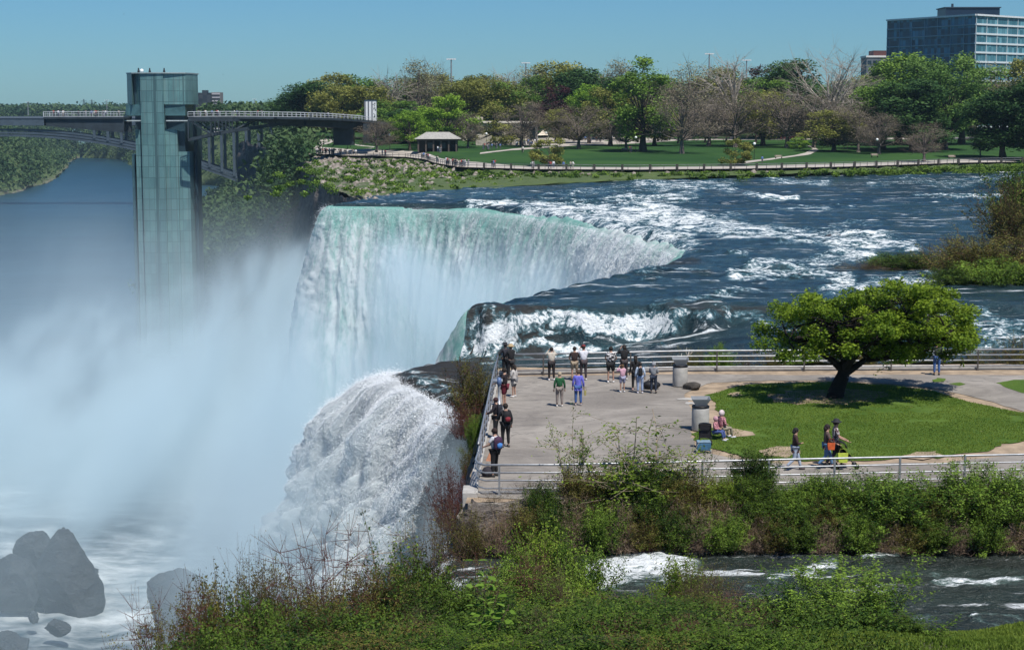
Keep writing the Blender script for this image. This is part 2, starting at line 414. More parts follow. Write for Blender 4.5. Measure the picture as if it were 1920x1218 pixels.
S.view_settings.view_transform = 'Standard'; S.view_settings.look = 'None'; S.view_settings.exposure = 0.12; S.view_settings.gamma = 1
S.cycles.max_bounces = 6; S.cycles.diffuse_bounces = 2; S.cycles.glossy_bounces = 2; S.cycles.transmission_bounces = 3
S.cycles.transparent_max_bounces = 12; S.cycles.volume_bounces = 3; S.cycles.volume_max_steps = 256; S.cycles.volume_step_rate = 1.0
S.cycles.caustics_reflective = False; S.cycles.caustics_refractive = False
# ---------------------------------------------------------------- upper river
lip_px = [(622,380,-1.5),(800,382.5,-1.5),(900,386,-1.5),(985,394,-1.5),(1090,410,-1.5),(1180,433,-1.5),(1250,452,-1.5),(1287,466,-1.5),
          (1270,482,-1.5),(1200,508,-1.5),(1100,530,-1.5),(1000,547,-1.4),(880,574,-1.2)]
LIP = [(-25.0, 284.0)] + [(p.x, p.y) for p in (Pz(*q) for q in lip_px)]
LIP += [(-3.3,126.0), (-3.5,124.9), (-7.9,120.0), (-8.6,117.0), (-7.2,112.0), (-4.2,106.0), (-2.9,100.0), (-2.4,92.0), (-2.2,84.0)]
LY = np.array([p[1] for p in LIP])[::-1]; LX = np.array([p[0] for p in LIP])[::-1]
for i in range(1, len(LY)):
    if LY[i] <= LY[i-1]: LY[i] = LY[i-1] + .15
def lipx(Y): return np.interp(Y, LY, LX)
SHORE = [(690,373),(740,366),(800,357),(860,350),(1000,341),(1200,335.5),(1450,331.5),(1700,328),(1920,325.5),(2200,323)]
SHW = [Pz(x, y, -1.5) for x, y in SHORE]
def wz(X, Y):
    ld = np.exp(-np.abs(X - lipx(Y)) / 2.5) * (np.asarray(Y) < 268)
    ln = ld * (.30*vnoise(X*.3 + Y*.3, 0*X, 0, 91) + .22*vnoise(X*1.2 + Y*1.2, 0*X, 0, 92))
    Y0 = 125.2 + 1.3 * vnoise(X * .22, 0 * X, 0, 5) + .05*np.maximum(X-18, 0)
    up = sstep(-.9, .8, Y - Y0 - .7*vnoise(X*1.1, 0*X, 0, 6))
    zU = -1.45 + .004 * X + .25 * (1 - sstep(125, 140, Y))
    zL = -4.6 + 2.7 * sstep(-3, 24, X) + .3 * sstep(24, 50, X)
    return zL * (1 - up) + zU * up + ln
# foam streaks: (points in photo bearings on the water, half width in photo px, strength)
STROKES = [
 ([(1180,378),(1270,405),(1330,424),(1420,436),(1520,441),(1600,447),(1690,460)], 15, .66),
 ([(1000,392),(1080,385),(1180,378),(1240,372),(1290,368)], 12, .55),
 ([(1060,400),(1150,402),(1220,405),(1300,418)], 16, .70),
 ([(1000,392),(1090,404),(1180,427),(1240,444),(1283,461)], 13, .66), ([(1120,415),(1200,428),(1290,440)], 9, .62), ([(880,382),(940,383),(1010,388)], 3, .7),
 ([(1100,420),(1180,425),(1260,425)], 12, .50),
 ([(1020,372),(1100,360),(1200,350),(1290,345),(1370,342)], 8, .50),
 ([(1200,346),(1250,350),(1330,348),(1370,355)], 7, .62),
 ([(1200,372),(1240,370),(1275,368)], 5, .65),
 ([(1450,338),(1500,342),(1550,344)], 5, .58),
 ([(1640,345),(1700,338),(1760,345),(1830,340),(1900,330)], 8, .50),
 ([(1720,365),(1800,370),(1900,366)], 5, .60),
 ([(1405,365),(1440,372),(1490,373)], 5, .62),
 ([(1460,392),(1510,390),(1550,392)], 4, .55),
 ([(1330,415),(1370,402),(1385,408)], 5, .48),
 ([(1550,428),(1600,416),(1650,420)], 6, .45),
 ([(1570,385),(1600,386)], 3, .55),
 ([(1180,448),(1210,458),(1250,466),(1280,466)], 10, .55),
 ([(1420,500),(1500,495),(1560,488),(1620,478)], 12, .62),
 ([(1380,516),(1460,514),(1540,512),(1590,518)], 9, .62),
 ([(1560,540),(1650,528),(1740,520),(1780,518)], 13, .62),
 ([(1590,458),(1650,455),(1710,468)], 10, .60),
 ([(1370,474),(1398,476)], 4, .55),
 ([(1200,512),(1250,508),(1325,508)], 4, .62),
 ([(1205,524),(1240,522)], 3, .5),
 ([(1300,562),(1350,556),(1415,546)], 5, .58),
 ([(1380,548),(1410,545)], 3, .5),
 ([(1200,598),(1260,592),(1340,592),(1430,605)], 9, .55),
 ([(1230,575),(1290,568),(1330,572),(1420,588)], 6, .45),
 ([(1330,585),(1400,590),(1440,600)], 6, .5),
 ([(930,640),(960,610),(1010,595),(1080,600),(1180,607),(1230,615)], 17, .82),
 ([(890,600),(900,640)], 14, .42), ([(940,625),(950,600)], 16, .45),
 ([(1000,625),(1090,612),(1160,620),(1210,628)], 10, .72),
 ([(900,660),(960,652),(1020,650),(1060,655),(1110,652)], 8, .8),
 ([(960,662),(1010,656),(1050,662)], 5, .62),
 ([(1090,640),(1140,650),(1180,645)], 4, .48),
 ([(905,681),(935,677)], 3, .55),
 ([(1830,600),(1870,620),(1930,630)], 17, .62), ([(1830,650),(1880,645),(1930,655)], 12, .50),
 ([(1200,640),(1240,650)], 4, .42),
 ([(760,700),(800,712),(840,735),(865,765)], 9, .50),
 ([(740,366),(800,362),(850,357)], 3, .40),
 ([(880,368),(920,362),(960,366)], 5, .42), ([(905,382),(950,378),(1000,384)], 5, .6),
]
def segdist(px, py, a, b, hw, stretch):
    ax, ay = a; bx, by = b; dx, dy = bx-ax, by-ay; L2 = dx*dx + dy*dy
    t = np.clip(((px-ax)*dx + (py-ay)*dy) / L2, 0, 1)
    ex = (px - ax - t*dx) / stretch; ey = py - ay - t*dy
    return np.sqrt(ex*ex + ey*ey) / hw
def foam_at(X, Y, Z):
    px, py = pix(X, Y, Z); f = np.zeros_like(X)
    wob = 4 * vnoise(px/40, py/14, 0, 3)
    for pts, hw, st in STROKES:
        d = np.full_like(X, 9.)
        for a, b in zip(pts[:-1], pts[1:]): d = np.minimum(d, segdist(px, py + wob * hw/10, a, b, hw, 2.2))
        f = np.maximum(f, (st - .09) * np.clip(1.7 - d, 0, 1))
    return f
ys = [84.0]
while ys[-1] < 410: ys.append(ys[-1] + 2.5e-5 * ys[-1]**2)
ys = np.array(sorted(set(ys) | set(np.arange(262, 285, .5)) | set(np.arange(104, 130, .18))))
nc = 300
t = np.linspace(0, 1, nc)**1.25
Xl = lipx(ys); Xr = .345 * ys + 4
# left edge follows the lip, then the far shore
shx = np.array([p.x for p in SHW]); shy = np.array([p.y for p in SHW])
Xl = np.where(ys > 284, np.interp(ys, shy, shx) - 2.5, Xl)
X = Xl[:, None] + (Xr - Xl)[:, None] * t[None, :]; Y = np.repeat(ys[:, None], nc, 1)
X = X.ravel(); Y = Y.ravel(); Z = wz(X, Y)
f = foam_at(X, Y, Z)
dl = np.abs(X - lipx(Y)); edge = np.clip(dl / 2.5, 0, 1) * (Y < 284) + (Y >= 284)
wav = fbm(X*.12, Y*.22, 0, 11, 4, .6) * .55 + fbm(X*.45, Y*.9, 0, 21, 4, .6) * .30
rough = .6 + .8 * sstep(.1, .6, f)
Zw = Z + wav * rough * (.25 + .75*edge) + f * .30 * (.5 + .5*fbm(X*.4, Y*.6, 0, 31, 3)) * edge
lipdrop = np.where(Y < 284, .5 * (1 - np.clip(dl / 1.3, 0, 1))**2, 0)
Zw = Zw - lipdrop
Zw = np.where((Y < 284) & (dl < .01), Z - .55, Zw)
px_, py_ = pix(X, Y, Z)
shal = np.clip(.9 * sstep(-10, 10, py_ - 662) * sstep(940, 880, px_) * (Y < 124), 0, 1)
shal = np.maximum(shal, .75 * ((Y > 122) & (Y < 127)) * sstep(1100, 1000, px_))
shal = np.maximum(shal, .6 * np.clip(1.4 - segdist(px_, py_, (1260,578), (1430,585), 7, 2), 0, 1))
shal = np.maximum(shal, .5 * np.clip(1.4 - segdist(px_, py_, (1120,505), (1300,490), 8, 2), 0, 1))
ff = f + .06 * fbm(X*.03, Y*.05, 0, 41, 3) + .02
# white strings where the shelf drops
ff = np.where((Y > 122.4) & (Y < 126.2) & (px_ < 1000), np.maximum(ff, .33 + .30*vnoise(X*3.0, Z*.3, 0, 8)), ff)
me = npmesh('river', np.stack([X, Y, Zw], 1), gridfaces(len(ys), nc), {'foam': ff, 'shallow': shal})
struct(link('river', me, RIVER, smooth=True))

# ---------------------------------------------------------------- the falls (curved sheets of falling water)
def falls(name, lip, nS, nT, tmax, v0, disp, stretch, mat, white, thin=None, seed=0, power=1.0, flare=None, billow=False):
    P = np.array(lip, float); d = np.r_[0, np.cumsum(np.linalg.norm(np.diff(P[:, :2], axis=0), axis=1))]
    s = np.linspace(0, d[-1], nS); Q = np.stack([np.interp(s, d, P[:, k]) for k in range(3)], 1)
    k = max(3, nS // 40); ker = np.ones(k) / k
    for c in range(2):
        a = np.pad(Q[:, c], k, mode='edge'); Qs = np.convolve(a, ker, 'same')[k:-k]
        if c == 0: sm = Qs
        else: sm2 = Qs
    T = np.stack([np.gradient(sm), np.gradient(sm2)], 1); T /= np.linalg.norm(T, axis=1, keepdims=True)
    N = np.stack([T[:, 1], -T[:, 0]], 1)                       # outward, into the gorge
    if N[len(N)//2] @ np.array([-1, -.6]) < 0: N = -N
    tt = np.linspace(0, 1, nT)**1.3 * tmax
    Sg, Tg = np.meshgrid(s, tt, indexing='ij'); Qg = Q[:, None, :]; Ng = N[:, None, :]
    fall = 4.9 * Tg**2 * .82 + .15*Tg
    v = v0 * (1 + .22 * vnoise(s * .35, 0*s, 0, seed + 3) + .10 * vnoise(s * 1.1, 0*s, 0, seed + 5))[:, None]
    if flare is not None: v = v * flare(s / d[-1])[:, None]
    out = v * Tg
    fr = np.clip(Tg / .7, 0, 1)
    n = fbm(Sg * 1.3, fall * stretch * 1.4 - Tg*1.5, Tg * .5, seed, 6, .66); n2 = fbm(Sg * .25, fall * stretch * .4, 0, seed + 9, 3)
    if billow:
        q = Tg * 2.2; n = 0; a_ = 1.0
        for k_ in range(7):
            n = n + a_ * np.abs(vnoise(Sg * 1.15 * 2**k_ + .12*fall, (fall * .42 - q*.7) * 2**k_, Tg*.6 + k_*9, seed + k_*5)); a_ *= .52
        n = n - .75
    out = out + fr * disp * (n * (1.0 if billow else .9) + n2 * 1.1 + (.0 if billow else .5)*np.abs(n))
    Vx = Qg[..., 0] + Ng[..., 0] * out; Vy = Qg[..., 1] + Ng[..., 1] * out; Vz = Qg[..., 2] - fall + fr * disp * .35 * n
    V = np.stack([Vx, Vy, Vz], 2).reshape(-1, 3)
    w = white(s / d[-1], Sg, Tg, n); th = thin(Sg / d[-1], Tg, n) if thin is not None else np.zeros_like(Sg)
    me = npmesh(name, V, gridfaces(nS, nT), {'white': w.ravel(), 'thin': th.ravel()})
    return link(name, me, mat, smooth=True)
def lipline(y0, y1, n=240, dz=.5):
    yy = np.linspace(y0, y1, n) if y0 > y1 else np.linspace(y0, y1, n)
    xx = lipx(yy); zz = wz(xx, yy) - dz
    return list(zip(xx, yy, zz))
# far brink: add the corner points so its flat northern end stays crisp
fp = np.array([(-27.6, 276.5), (-29.2, 272.6)] + LIP[1:8] + [LIP[8]]); dd_ = np.r_[0, np.cumsum(np.linalg.norm(np.diff(fp, axis=0), axis=1))]; ss_ = np.linspace(0, dd_[-1], 260)
fx, fy = np.interp(ss_, dd_, fp[:,0]), np.interp(ss_, dd_, fp[:,1]); far = list(zip(fx, fy, wz(fx, fy) - .5))
FL = falls('waterfall', far, 620, 150, 2.9, 2.6, .9, .26, FALLS,
    lambda u, Sg, Tg, n: .26 + .16*fbm(Sg*.5, Tg*.2, 0, 78, 4) + .60 * sstep(.1, 1.6, Tg) * (.7 + .3*n) + .35 * sstep(.45, .8, u)[:, None] + .12*fbm(Sg*.15, 0*Sg, 0, 77, 3), seed=4)
struct(FL)
ret = lipline(182.0, 121.0, 160)
struct(falls('waterfall', ret, 300, 60, 2.9, 2.2, .8, .3, FALLS, lambda u, Sg, Tg, n: .35 + .5 * sstep(.1, 1.2, Tg) + .1*n, seed=9))
near = lipline(121.0, 99.5, 120, .5)
NEARF = struct(falls('waterfall', near, 520, 380, 2.9, 3.6, 1.7, .55, VEIL,
    lambda u, Sg, Tg, n: .46 + .42 * sstep(.0, .5, Tg) + .16*n + .15*fbm(Sg*.5, Tg*2, 0, 5, 3),
    thin=lambda u, Tg, n: np.maximum(.75*sstep(.10, -.02, u) * sstep(.2, .8, Tg), .75*sstep(.92, 1.03, u) * sstep(.3, 1.2, Tg)) - .55 + .10*n,
    seed=14, flare=lambda u: 1.25 - .55*np.abs(u - .25), billow=True))

# loose drops flung off the near fall and the lip of the far one
def spray(name, o, n, sig, size, sel, label, seed):
    rg = np.random.default_rng(seed); a = np.empty(len(o.data.vertices)*3, np.float32); o.data.vertices.foreach_get('co', a); a = a.reshape(-1, 3).astype(float); a = a[sel(a)]
    C = a[rg.integers(0, len(a), n)]; C = C + rg.normal(size=(n, 3)) * sig * np.abs(rg.normal(size=(n, 1))) * (.4 + 1.6*np.clip(fbm(C[:,0]*.8, C[:,1]*.8, C[:,2]*.5, seed, 3) + .4, 0, 1))[:, None]
    C = C + np.array([-.3, -.2, .15]) * sig; V, Fc = leaves_np(C, size * rg.uniform(.4, 1.5, n), rg, up=1.6, ratio=.8)
    return tag(link(name, npmesh(name, V, Fc), DROPS), label, 'spray', kind='stuff')
DROPS, g_, o_ = newmat('water_drops'); b_ = g_.n('ShaderNodeBsdfPrincipled'); b_.inputs['Base Color'].default_value = (.96,.985,1,1); b_.inputs['Roughness'].default_value = .6
t_ = g_.n('ShaderNodeBsdfTranslucent'); t_.inputs[0].default_value = (.96,.985,1,1); m_ = g_.n('ShaderNodeMixShader'); m_.inputs[0].default_value = .52; g_.set(m_.inputs[1], b_); g_.set(m_.inputs[2], t_); g_.set(o_.inputs[0], m_)
spray('near_spray', NEARF, 620000, .14, .058, lambda a: a[:,2] > -26, 'white drops and froth flung off the near fall beside the terrace', 3)
spray('far_spray', FL, 200000, .22, .10, lambda a: (a[:,2] < -2.4) & (a[:,2] > -22), 'white drops and froth in front of the far curtain of water', 4)

# ---------------------------------------------------------------- river in the gorge
ys = [95.0]
while ys[-1] < 2600: ys.append(ys[-1] + max(.8, 3.5e-5 * ys[-1]**2))
ys = np.array(ys); t = np.linspace(-1, 1, 220)
X = (t[None, :] * (.36*ys + 60)[:, None] - 30 - .02*ys[:, None]).ravel(); Y = np.repeat(ys, 220)
fo = .85 * sstep(300, 210, Y) * (.7 + .3*fbm(X*.03, Y*.03, 0, 3, 3)) + .55*sstep(420, 250, Y)
fo = np.maximum(fo, .10 + .10*sstep(900, 400, Y))
fo = np.clip(fo, 0, .47)
Zr = -49.5 + fbm(X*.05, Y*.07, 0, 51, 4, .6) * (.5 + 1.8 * sstep(320, 200, Y))
struct(link('gorge_river', npmesh('gorge_river', np.stack([X, Y, Zr], 1), gridfaces(len(ys), 220), {'foam': fo}), GRIVER, smooth=True))
# ---------------------------------------------------------------- land forms
def loft(name, rows, nu, mat, noise=0.0, seed=0, attrs=None, sc=.1, smooth=True, zonly=False, sub=1):
    """rows: list of polylines (world points); each resampled to nu points, noise displaced"""
    A = []
    for r in rows:
        P = np.array([tuple(p) for p in r], float); d = np.r_[0, np.cumsum(np.linalg.norm(np.diff(P, axis=0), axis=1))]
        s = np.linspace(0, d[-1], nu); A.append(np.stack([np.interp(s, d, P[:, k]) for k in range(3)], 1))
    if sub > 1:
        B = []
        for i in range(len(A)-1):
            for j in range(sub): B.append(A[i] + (A[i+1]-A[i]) * j/sub)
        B.append(A[-1]); A = B
    V = np.concatenate(A, 0)
    if noise:
        q = V * sc
        n = [fbm(q[:,0], q[:,1], q[:,2]*1.6, seed + k, 5, .6) * noise for k in range(3)]
        if zonly: V[:, 2] += n[2]
        else: V += np.stack(n, 1)
    at = {k: f(V) for k, f in (attrs or {}).items()}
    return link(name, npmesh(name, V, gridfaces(len(A), nu), at), mat, smooth=smooth)
PROM = [(560,288),(590,289),(640,292),(700,293),(760,295),(795,299),(815,306),(860,314),(1000,318),(1200,319),(1400,317),(1600,313),(1800,306),(1920,304),(2300,300)]
PR = [Pz(x, y, .5) for x, y in PROM]                            # outer edge of the promenade
CL = [Pz(540,296,-.5), Pz(562,305,-1), Pz(585,325,-1.2), Pz(620,350,-1.5), Pz(655,366,-1.5)] + [p + Vector((0,-2,-.6)) for p in SHW]
gr = loft('river_bank', [[p + Vector((0,0,-.4)) for p in PR], [a for a in PR and [Pz(560,292,-.6)] + [p + Vector((0,-3,-1.0)) for p in PR[1:]]], CL], 420, RUBBLE, .45, 3,
   {'rock': lambda V: .16 + .22*sstep(-14, -34, V[:,0]) - .1*sstep(20, 60, V[:,0]) + .25*sstep(-1.0, -2.0, V[:,2])*sstep(60, 0, V[:,0])}, .35, sub=8)
struct(gr)
# park ground: one sheet out to the horizon
rimR = [Vector((-59,470,-.3)), Vector((-66,540,.8)), Vector((-76,640,3)), Vector((-95,800,4)), Vector((-118,1000,4)), Vector((-140,1150,4)), Vector((-190,1350,4)), Vector((-250,1600,4)), Vector((-360,1900,4)), Vector((-500,2150,4)), Vector((-640,2400,4))]
bx = np.array([p.x for p in rimR[::-1]] + [p.x for p in PR]); by = np.array([p.y for p in rimR[::-1]] + [p.y for p in PR]); bz = np.array([p.z for p in rimR[::-1]] + [p.z for p in PR])
o_ = np.argsort(bx); bx, by, bz = bx[o_], by[o_], bz[o_]
cx = np.r_[np.linspace(-640, -60, 90), np.linspace(-58, 170, 150), np.linspace(180, 4000, 40)]
ww = np.r_[np.linspace(0, 60, 16), np.linspace(70, 400, 34), np.geomspace(430, 7000, 14)]
XX = np.repeat(cx[:, None], len(ww), 1); YB = np.interp(XX, bx, by); YY = YB + ww[None, :]
k = sstep(0, 30, ww)[None, :]; ZZ = np.interp(XX, bx, bz) * (1 - k) + np.minimum(.5 + np.maximum(0, YY - 350)*.012, 4.5) * k + .25*fbm(XX*.03, YY*.03, 0, 7, 3)*k
struct(link('park_ground', npmesh('park_ground', np.stack([XX.ravel(), YY.ravel(), ZZ.ravel()], 1), gridfaces(len(cx), len(ww))), PARKG, smooth=True))
# cliff under the point and along the falls
def down(pts, dz, k=1.0, n=(-.8, -.6)):
    return [Vector((p[0] + n[0]*k, p[1] + n[1]*k, p[2] + dz)) for p in pts]
cl = [Vector((-95,600,2)), Vector((-72,520,1.2)), Vector((-62,470,.4)), Vector(CL[0]), Vector(CL[1]), Vector(CL[2]), Vector(CL[3]), Vector(CL[4]), Vector((-25.0,284,-1.8)), Vector((-27.0,275,-2.2))]
struct(loft('point_cliff', [[p for p in cl], down(cl, -3, .3), down(cl, -20, 1.5), down(cl, -30, 6), down(cl, -48, 22), ], 150, CLIFF, 2.6, 9, sc=.09, sub=9))
# rock face behind the falling water
yy = np.r_[np.linspace(283, 269, 10), np.linspace(268.4, 84, 150)]
fc = [Vector((x + .8, y + (1.4 if y > 255 else 0), z - .7)) for x, y, z in zip(lipx(yy), yy, wz(lipx(yy), yy))]
struct(loft('falls_cliff', [fc, down(fc, -1.5, -.3, (-1, 0)), down(fc, -25, -2.0, (-1, 0)), down(fc, -34, -1, (-1, 0)), down(fc, -48, 9, (-1, 0))], 200, ROCKW, .35, 19, sc=.2, sub=6))
# talus slope and far banks of the gorge
shoreR = [Pz(300,560,-49.5), Pz(318,480,-49.5), Pz(345,435,-49.5), Pz(363,413,-49.5), Pz(400,385,-49.5), Pz(432,362,-49.5), Pz(436,350,-49.5), Pz(360,347,-49.5), Pz(250,320,-49.5), Pz(235,299,-49.5), Pz(150,296,-49.5)]
rimG = [Vector((-50,425,-6))] + rimR
GR = loft('gorge_slope', [shoreR, [a.lerp(b, .5) + Vector((0,0,-6)) for a, b in zip(shoreR, rimG)], rimG], 220, RUBBLE, 5, 23, {'rock': lambda V: 0.05 + 0*V[:,0]}, .02, sub=10); struct(GR)
shoreL = [Pz(-260,470,-49.5), Pz(-120,400,-49.5), Pz(0,368,-49.5), Pz(60,352,-49.5), Pz(105,338,-49.5), Pz(122,318,-49.5), Pz(128,306,-49.5), Pz(150,296,-49.5)]
rimL = [Vector((p.x - 75 - 60*(i>3), p.y + 60 + 30*i, 2)) for i, p in enumerate(shoreL)]; rimL[-1] = Vector((-640, 2400, 4)); rimL[-2] = Vector((rimL[-2].x, rimL[-2].y+60, 3))
rimL[-1]=Vector((-640,2400,4))
GL = loft('far_gorge_slope', [shoreL, [a.lerp(b, .55) + Vector((0,0,2)) for a, b in zip(shoreL, rimL)], rimL], 160, RUBBLE, 6, 29, {'rock': lambda V: .05 + .5*sstep(-44, -49, V[:,2])}, .02, sub=10); struct(GL)
struct(loft('far_plateau', [rimL, [Vector((p.x - 300, p.y + 500, 6)) for p in rimL], [Vector((p.x - 1500, p.y + 3800, 8)) for p in rimL]], 60, PARKG))
# distant country to the horizon
struct(link('far_country', npmesh('far_country', np.array([(-4000,2620,1.),(4000,2620,1.),(9000,14000,1.),(-9000,14000,1.)]) , np.array([[0,1,2,3]])), PARKG))

# ---------------------------------------------------------------- the island
def hz(pts, z=0.0): return [tuple(Pz(x, y, z)) for x, y in pts]
# outline of the island top: left side, then beyond the far rail, off to the right, back along the channel bank
ISL = hz([(876,942),(884,905),(905,800),(918,745),(934,690),(960,688),(1120,690),(1500,684),(2000,680),(2500,678)]) 
ISL_S = hz([(2500,900),(1920,913),(1700,917),(1500,922),(1250,930),(1100,934),(1000,937),(930,941)])
poly = [Vector(p) for p in ISL + ISL_S]
o = poly_xy('island_ground', [(p.x, p.y) for p in poly], -.02, DIRT, .12, 3, 1.2); struct(o)
# solid skirt under the island edge
sk = [Vector((p.x, p.y, -.03)) for p in poly] + [Vector((poly[0].x, poly[0].y, -.03))]
struct(loft('island_rock', [sk, [p + Vector((0,0,-1.2)) for p in sk], [p + Vector((0,0,-7)) for p in sk]], 260, LEDGE, .12, 33, sc=.8, sub=3))
# flanks of the island
top = [Vector((p[0], p[1], -.02)) for p in (ISL_S[::-1][::-1] + ISL[:1])]
top = [Vector((p[0], p[1], -.02)) for p in hz([(2500,900),(1920,913),(1700,917),(1500,922),(1250,930),(1100,934),(1000,937),(930,941),(876,942)])]
sh = hz([(2500,1040),(1920,1048),(1750,1040),(1600,1028),(1400,1008),(1250,998),(1100,992),(1000,985),(930,985),(880,975)], -1.7)
sh = [Vector(p) for p in sh] 
struct(loft('island_bank', [top, [a.lerp(b, .35) + Vector((0,0,.25)) for a, b in zip(top, sh)], [a.lerp(b, .85) + Vector((0,0,.15)) for a, b in zip(top, sh)], [p + Vector((0,0,-.8)) for p in sh]], 200, mat_rock('bank_soil', (.05,.036,.024), (.15,.11,.07), .6), .22, 31, sc=.6, sub=3))
lft = [Vector((p[0], p[1], -.02)) for p in [hz([(1000,937)])[0], hz([(930,941)])[0]] + ISL[:5]] 
c1 = [p + Vector((-.5 if i > 1 else 0, -.5 if i < 3 else 0, -1.2)) for i, p in enumerate(lft)]
c2 = [p + Vector((-.5, -.2 if i < 3 else 0, -6)) for i, p in enumerate(lft)]
c3 = [p + Vector((-.3, -.4, -20)) for i, p in enumerate(lft)]
struct(loft('island_cliff', [lft, c1, c2, c3, [p + Vector((-2,0,-26)) for p in c3]], 120, CLIFF, .35, 37, sc=.5, sub=8))
farb = [Vector(p) for p in ISL[4:]]
struct(loft('island_shore', [farb, [p + Vector((0, 2.0, -1.2)) for p in farb], [p + Vector((0, 5.0, -5.2 if i < 2 else -3.5)) for i, p in enumerate(farb)]], 160, RUBBLE, .25, 41, {'rock': lambda V: .35 + 0*V[:,0]}, .5, sub=4))

PAVE = hz([(880,930),(900,860),(915,790),(928,740),(937,706),(1120,703),(1290,701),(1500,703),(1700,702),(2050,703),
  (2050,803),(1920,771),(1850,750),(1800,738),(1747,727),(1673,719),(1567,713),(1447,713),(1360,716),(1335,716),(1283,737),(1293,757),(1303,785),(1298,800),(1296,818),(1304,838),(1340,852),(1400,864),(1507,870),(1600,870),(1700,866),(1760,868),(1850,858),(1920,852),(2100,846),
  (2100,905),(1920,908),(1500,918),(1200,930),(1000,936)])
pv = poly_xy('pavement', [(p[0], p[1]) for p in PAVE], .0, ASPHALT, .07, 5, .5); struct(pv)
LAWNP = hz([(1323,742),(1352,733),(1393,722),(1447,718),(1567,716),(1673,722),(1747,732),(1813,752),(1920,775),(2060,812),(2060,835),(1960,822),(1880,832),(1850,846),(1827,848),(1790,850),(1763,860),(1730,852),(1707,853),(1690,858),(1640,863),(1597,864),(1507,864),(1440,860),(1393,856),(1340,842),(1302,824),(1303,812),(1325,803),(1350,801),(1363,785),(1340,768),(1343,757)])
lw = poly_xy('lawn', [(p[0], p[1]) for p in LAWNP], .012, LAWN, .10, 8, .35); struct(lw)
for k, pp in enumerate(([(1748,712),(1760,708),(1775,710),(1768,716),(1752,716)], [(1780,719),(1800,717),(1812,720),(1800,723)], [(1870,718),(1900,712),(1990,712),(1990,745),(1915,736),(1885,726)])):
    struct(poly_xy('lawn', [(p[0], p[1]) for p in hz(pp)], .010, LAWN, .08, 12 + k, .4))
# bare roots patch under the tree
struct(poly_xy('root_patch', [(p[0], p[1]) for p in hz([(1440,745),(1470,733),(1540,730),(1640,732),(1670,740),(1650,750),(1580,757),(1500,757),(1460,752)])], .020, pmat('root_soil', (.30,.22,.16), .95, var=.6, scale=2.5, bump=.9, obj=False), .3, 9, .5))
for k_, pp in enumerate(([(1425,846),(1450,838),(1485,838),(1500,848),(1478,858),(1440,856)], [(1690,858),(1715,848),(1755,846),(1770,856),(1730,863)], [(1365,738),(1385,735),(1392,741),(1372,744)])):
    struct(poly_xy('worn_patch', [(p[0], p[1]) for p in hz(pp)], .030, DIRT, .13, 40 + k_, .22))
struct(poly_xy('worn_patch', [(p[0], p[1]) for p in hz([(1350,806),(1378,804),(1412,810),(1418,816),(1385,819),(1355,816)])], .026, DIRT, .06, 19, .3))
rng = np.random.default_rng(5)
# short grass standing in the lawn
from mathutils.geometry import tessellate_polygon
def inpoly(x, y, P):
    c = np.zeros(len(x), bool); n = len(P)
    for i in range(n):
        x0, y0 = P[i][:2]; x1, y1 = P[(i+1) % n][:2]
        m = ((y0 > y) != (y1 > y)); xi = (x1-x0) * (y-y0) / ((y1-y0) or 1e-9) + x0; c ^= m & (x < xi)
    return c
def blades(name, P, n, h, mat, zf, label=None):
    P = [p for p in P]; xs = [p[0] for p in P]; ysn = [p[1] for p in P]
    x = rng.uniform(min(xs), max(xs), n*2); y = rng.uniform(min(ysn), max(ysn), n*2)
    k = inpoly(x, y, P) & (fbm(x*.9, y*.9, 0, 6, 4) > -.42); x = x[k][:n]; y = y[k][:n]; z = zf(x, y); n = len(x)
    a = rng.uniform(0, 6.28, n); hh = h * rng.uniform(.5, 1.3, n); w = hh*.16 + .012; lean = rng.normal(size=(n, 2)) * hh[:, None]*.35
    b0 = np.stack([x - np.cos(a)*w, y - np.sin(a)*w, z], 1); b1 = np.stack([x + np.cos(a)*w, y + np.sin(a)*w, z], 1)
    tp = np.stack([x + lean[:, 0], y + lean[:, 1], z + hh], 1)
    V = np.stack([b0, b1, tp], 1).reshape(-1, 3); tint = np.repeat(np.clip(.45 + .5*fbm(x*.5, y*.5, 0, 2, 3) + rng.normal(0, .22, n), 0, 1), 3)
    return tag(link(name, npmesh(name, V, np.arange(3*n).reshape(-1, 3), {'tint': tint}), mat), label, 'grass' if label else None, kind='stuff')
blades('lawn_grass', LAWNP, 70000, .045, L['grass'], lambda x, y: 0*x + .01, 'short green grass growing on the lawn round the spreading tree')

# ---------------------------------------------------------------- channel at the near side
chx = np.linspace(0, 1, 260); 
S0 = [Vector(p) for p in [tuple(Pz(745,1040,-1.8)), tuple(Pz(850,1000,-1.7)), tuple(Pz(930,980,-1.7)), tuple(Pz(1100,975,-1.6)), tuple(Pz(1400,990,-1.6)), tuple(Pz(1700,1020,-1.6)), tuple(Pz(2100,1030,-1.6))]]
S1 = [Vector(p) for p in [tuple(Pz(735,1180,-2.4)), tuple(Pz(840,1200,-1.8)), tuple(Pz(930,1215,-1.8)), tuple(Pz(1100,1225,-1.7)), tuple(Pz(1400,1225,-1.6)), tuple(Pz(1700,1225,-1.6)), tuple(Pz(2100,1225,-1.6))]]
rows = [[a.lerp(b, k/110) for a, b in zip(S0, S1)] for k in range(111)]
A = []
for r in rows:
    P = np.array([tuple(p) for p in r]); A.append(np.stack([np.interp(np.linspace(P[0,0], P[-1,0], 320), P[:,0], P[:,k]) for k in range(3)], 1))
V = np.concatenate(A, 0); px_, py_ = pix(V[:,0], V[:,1], V[:,2])
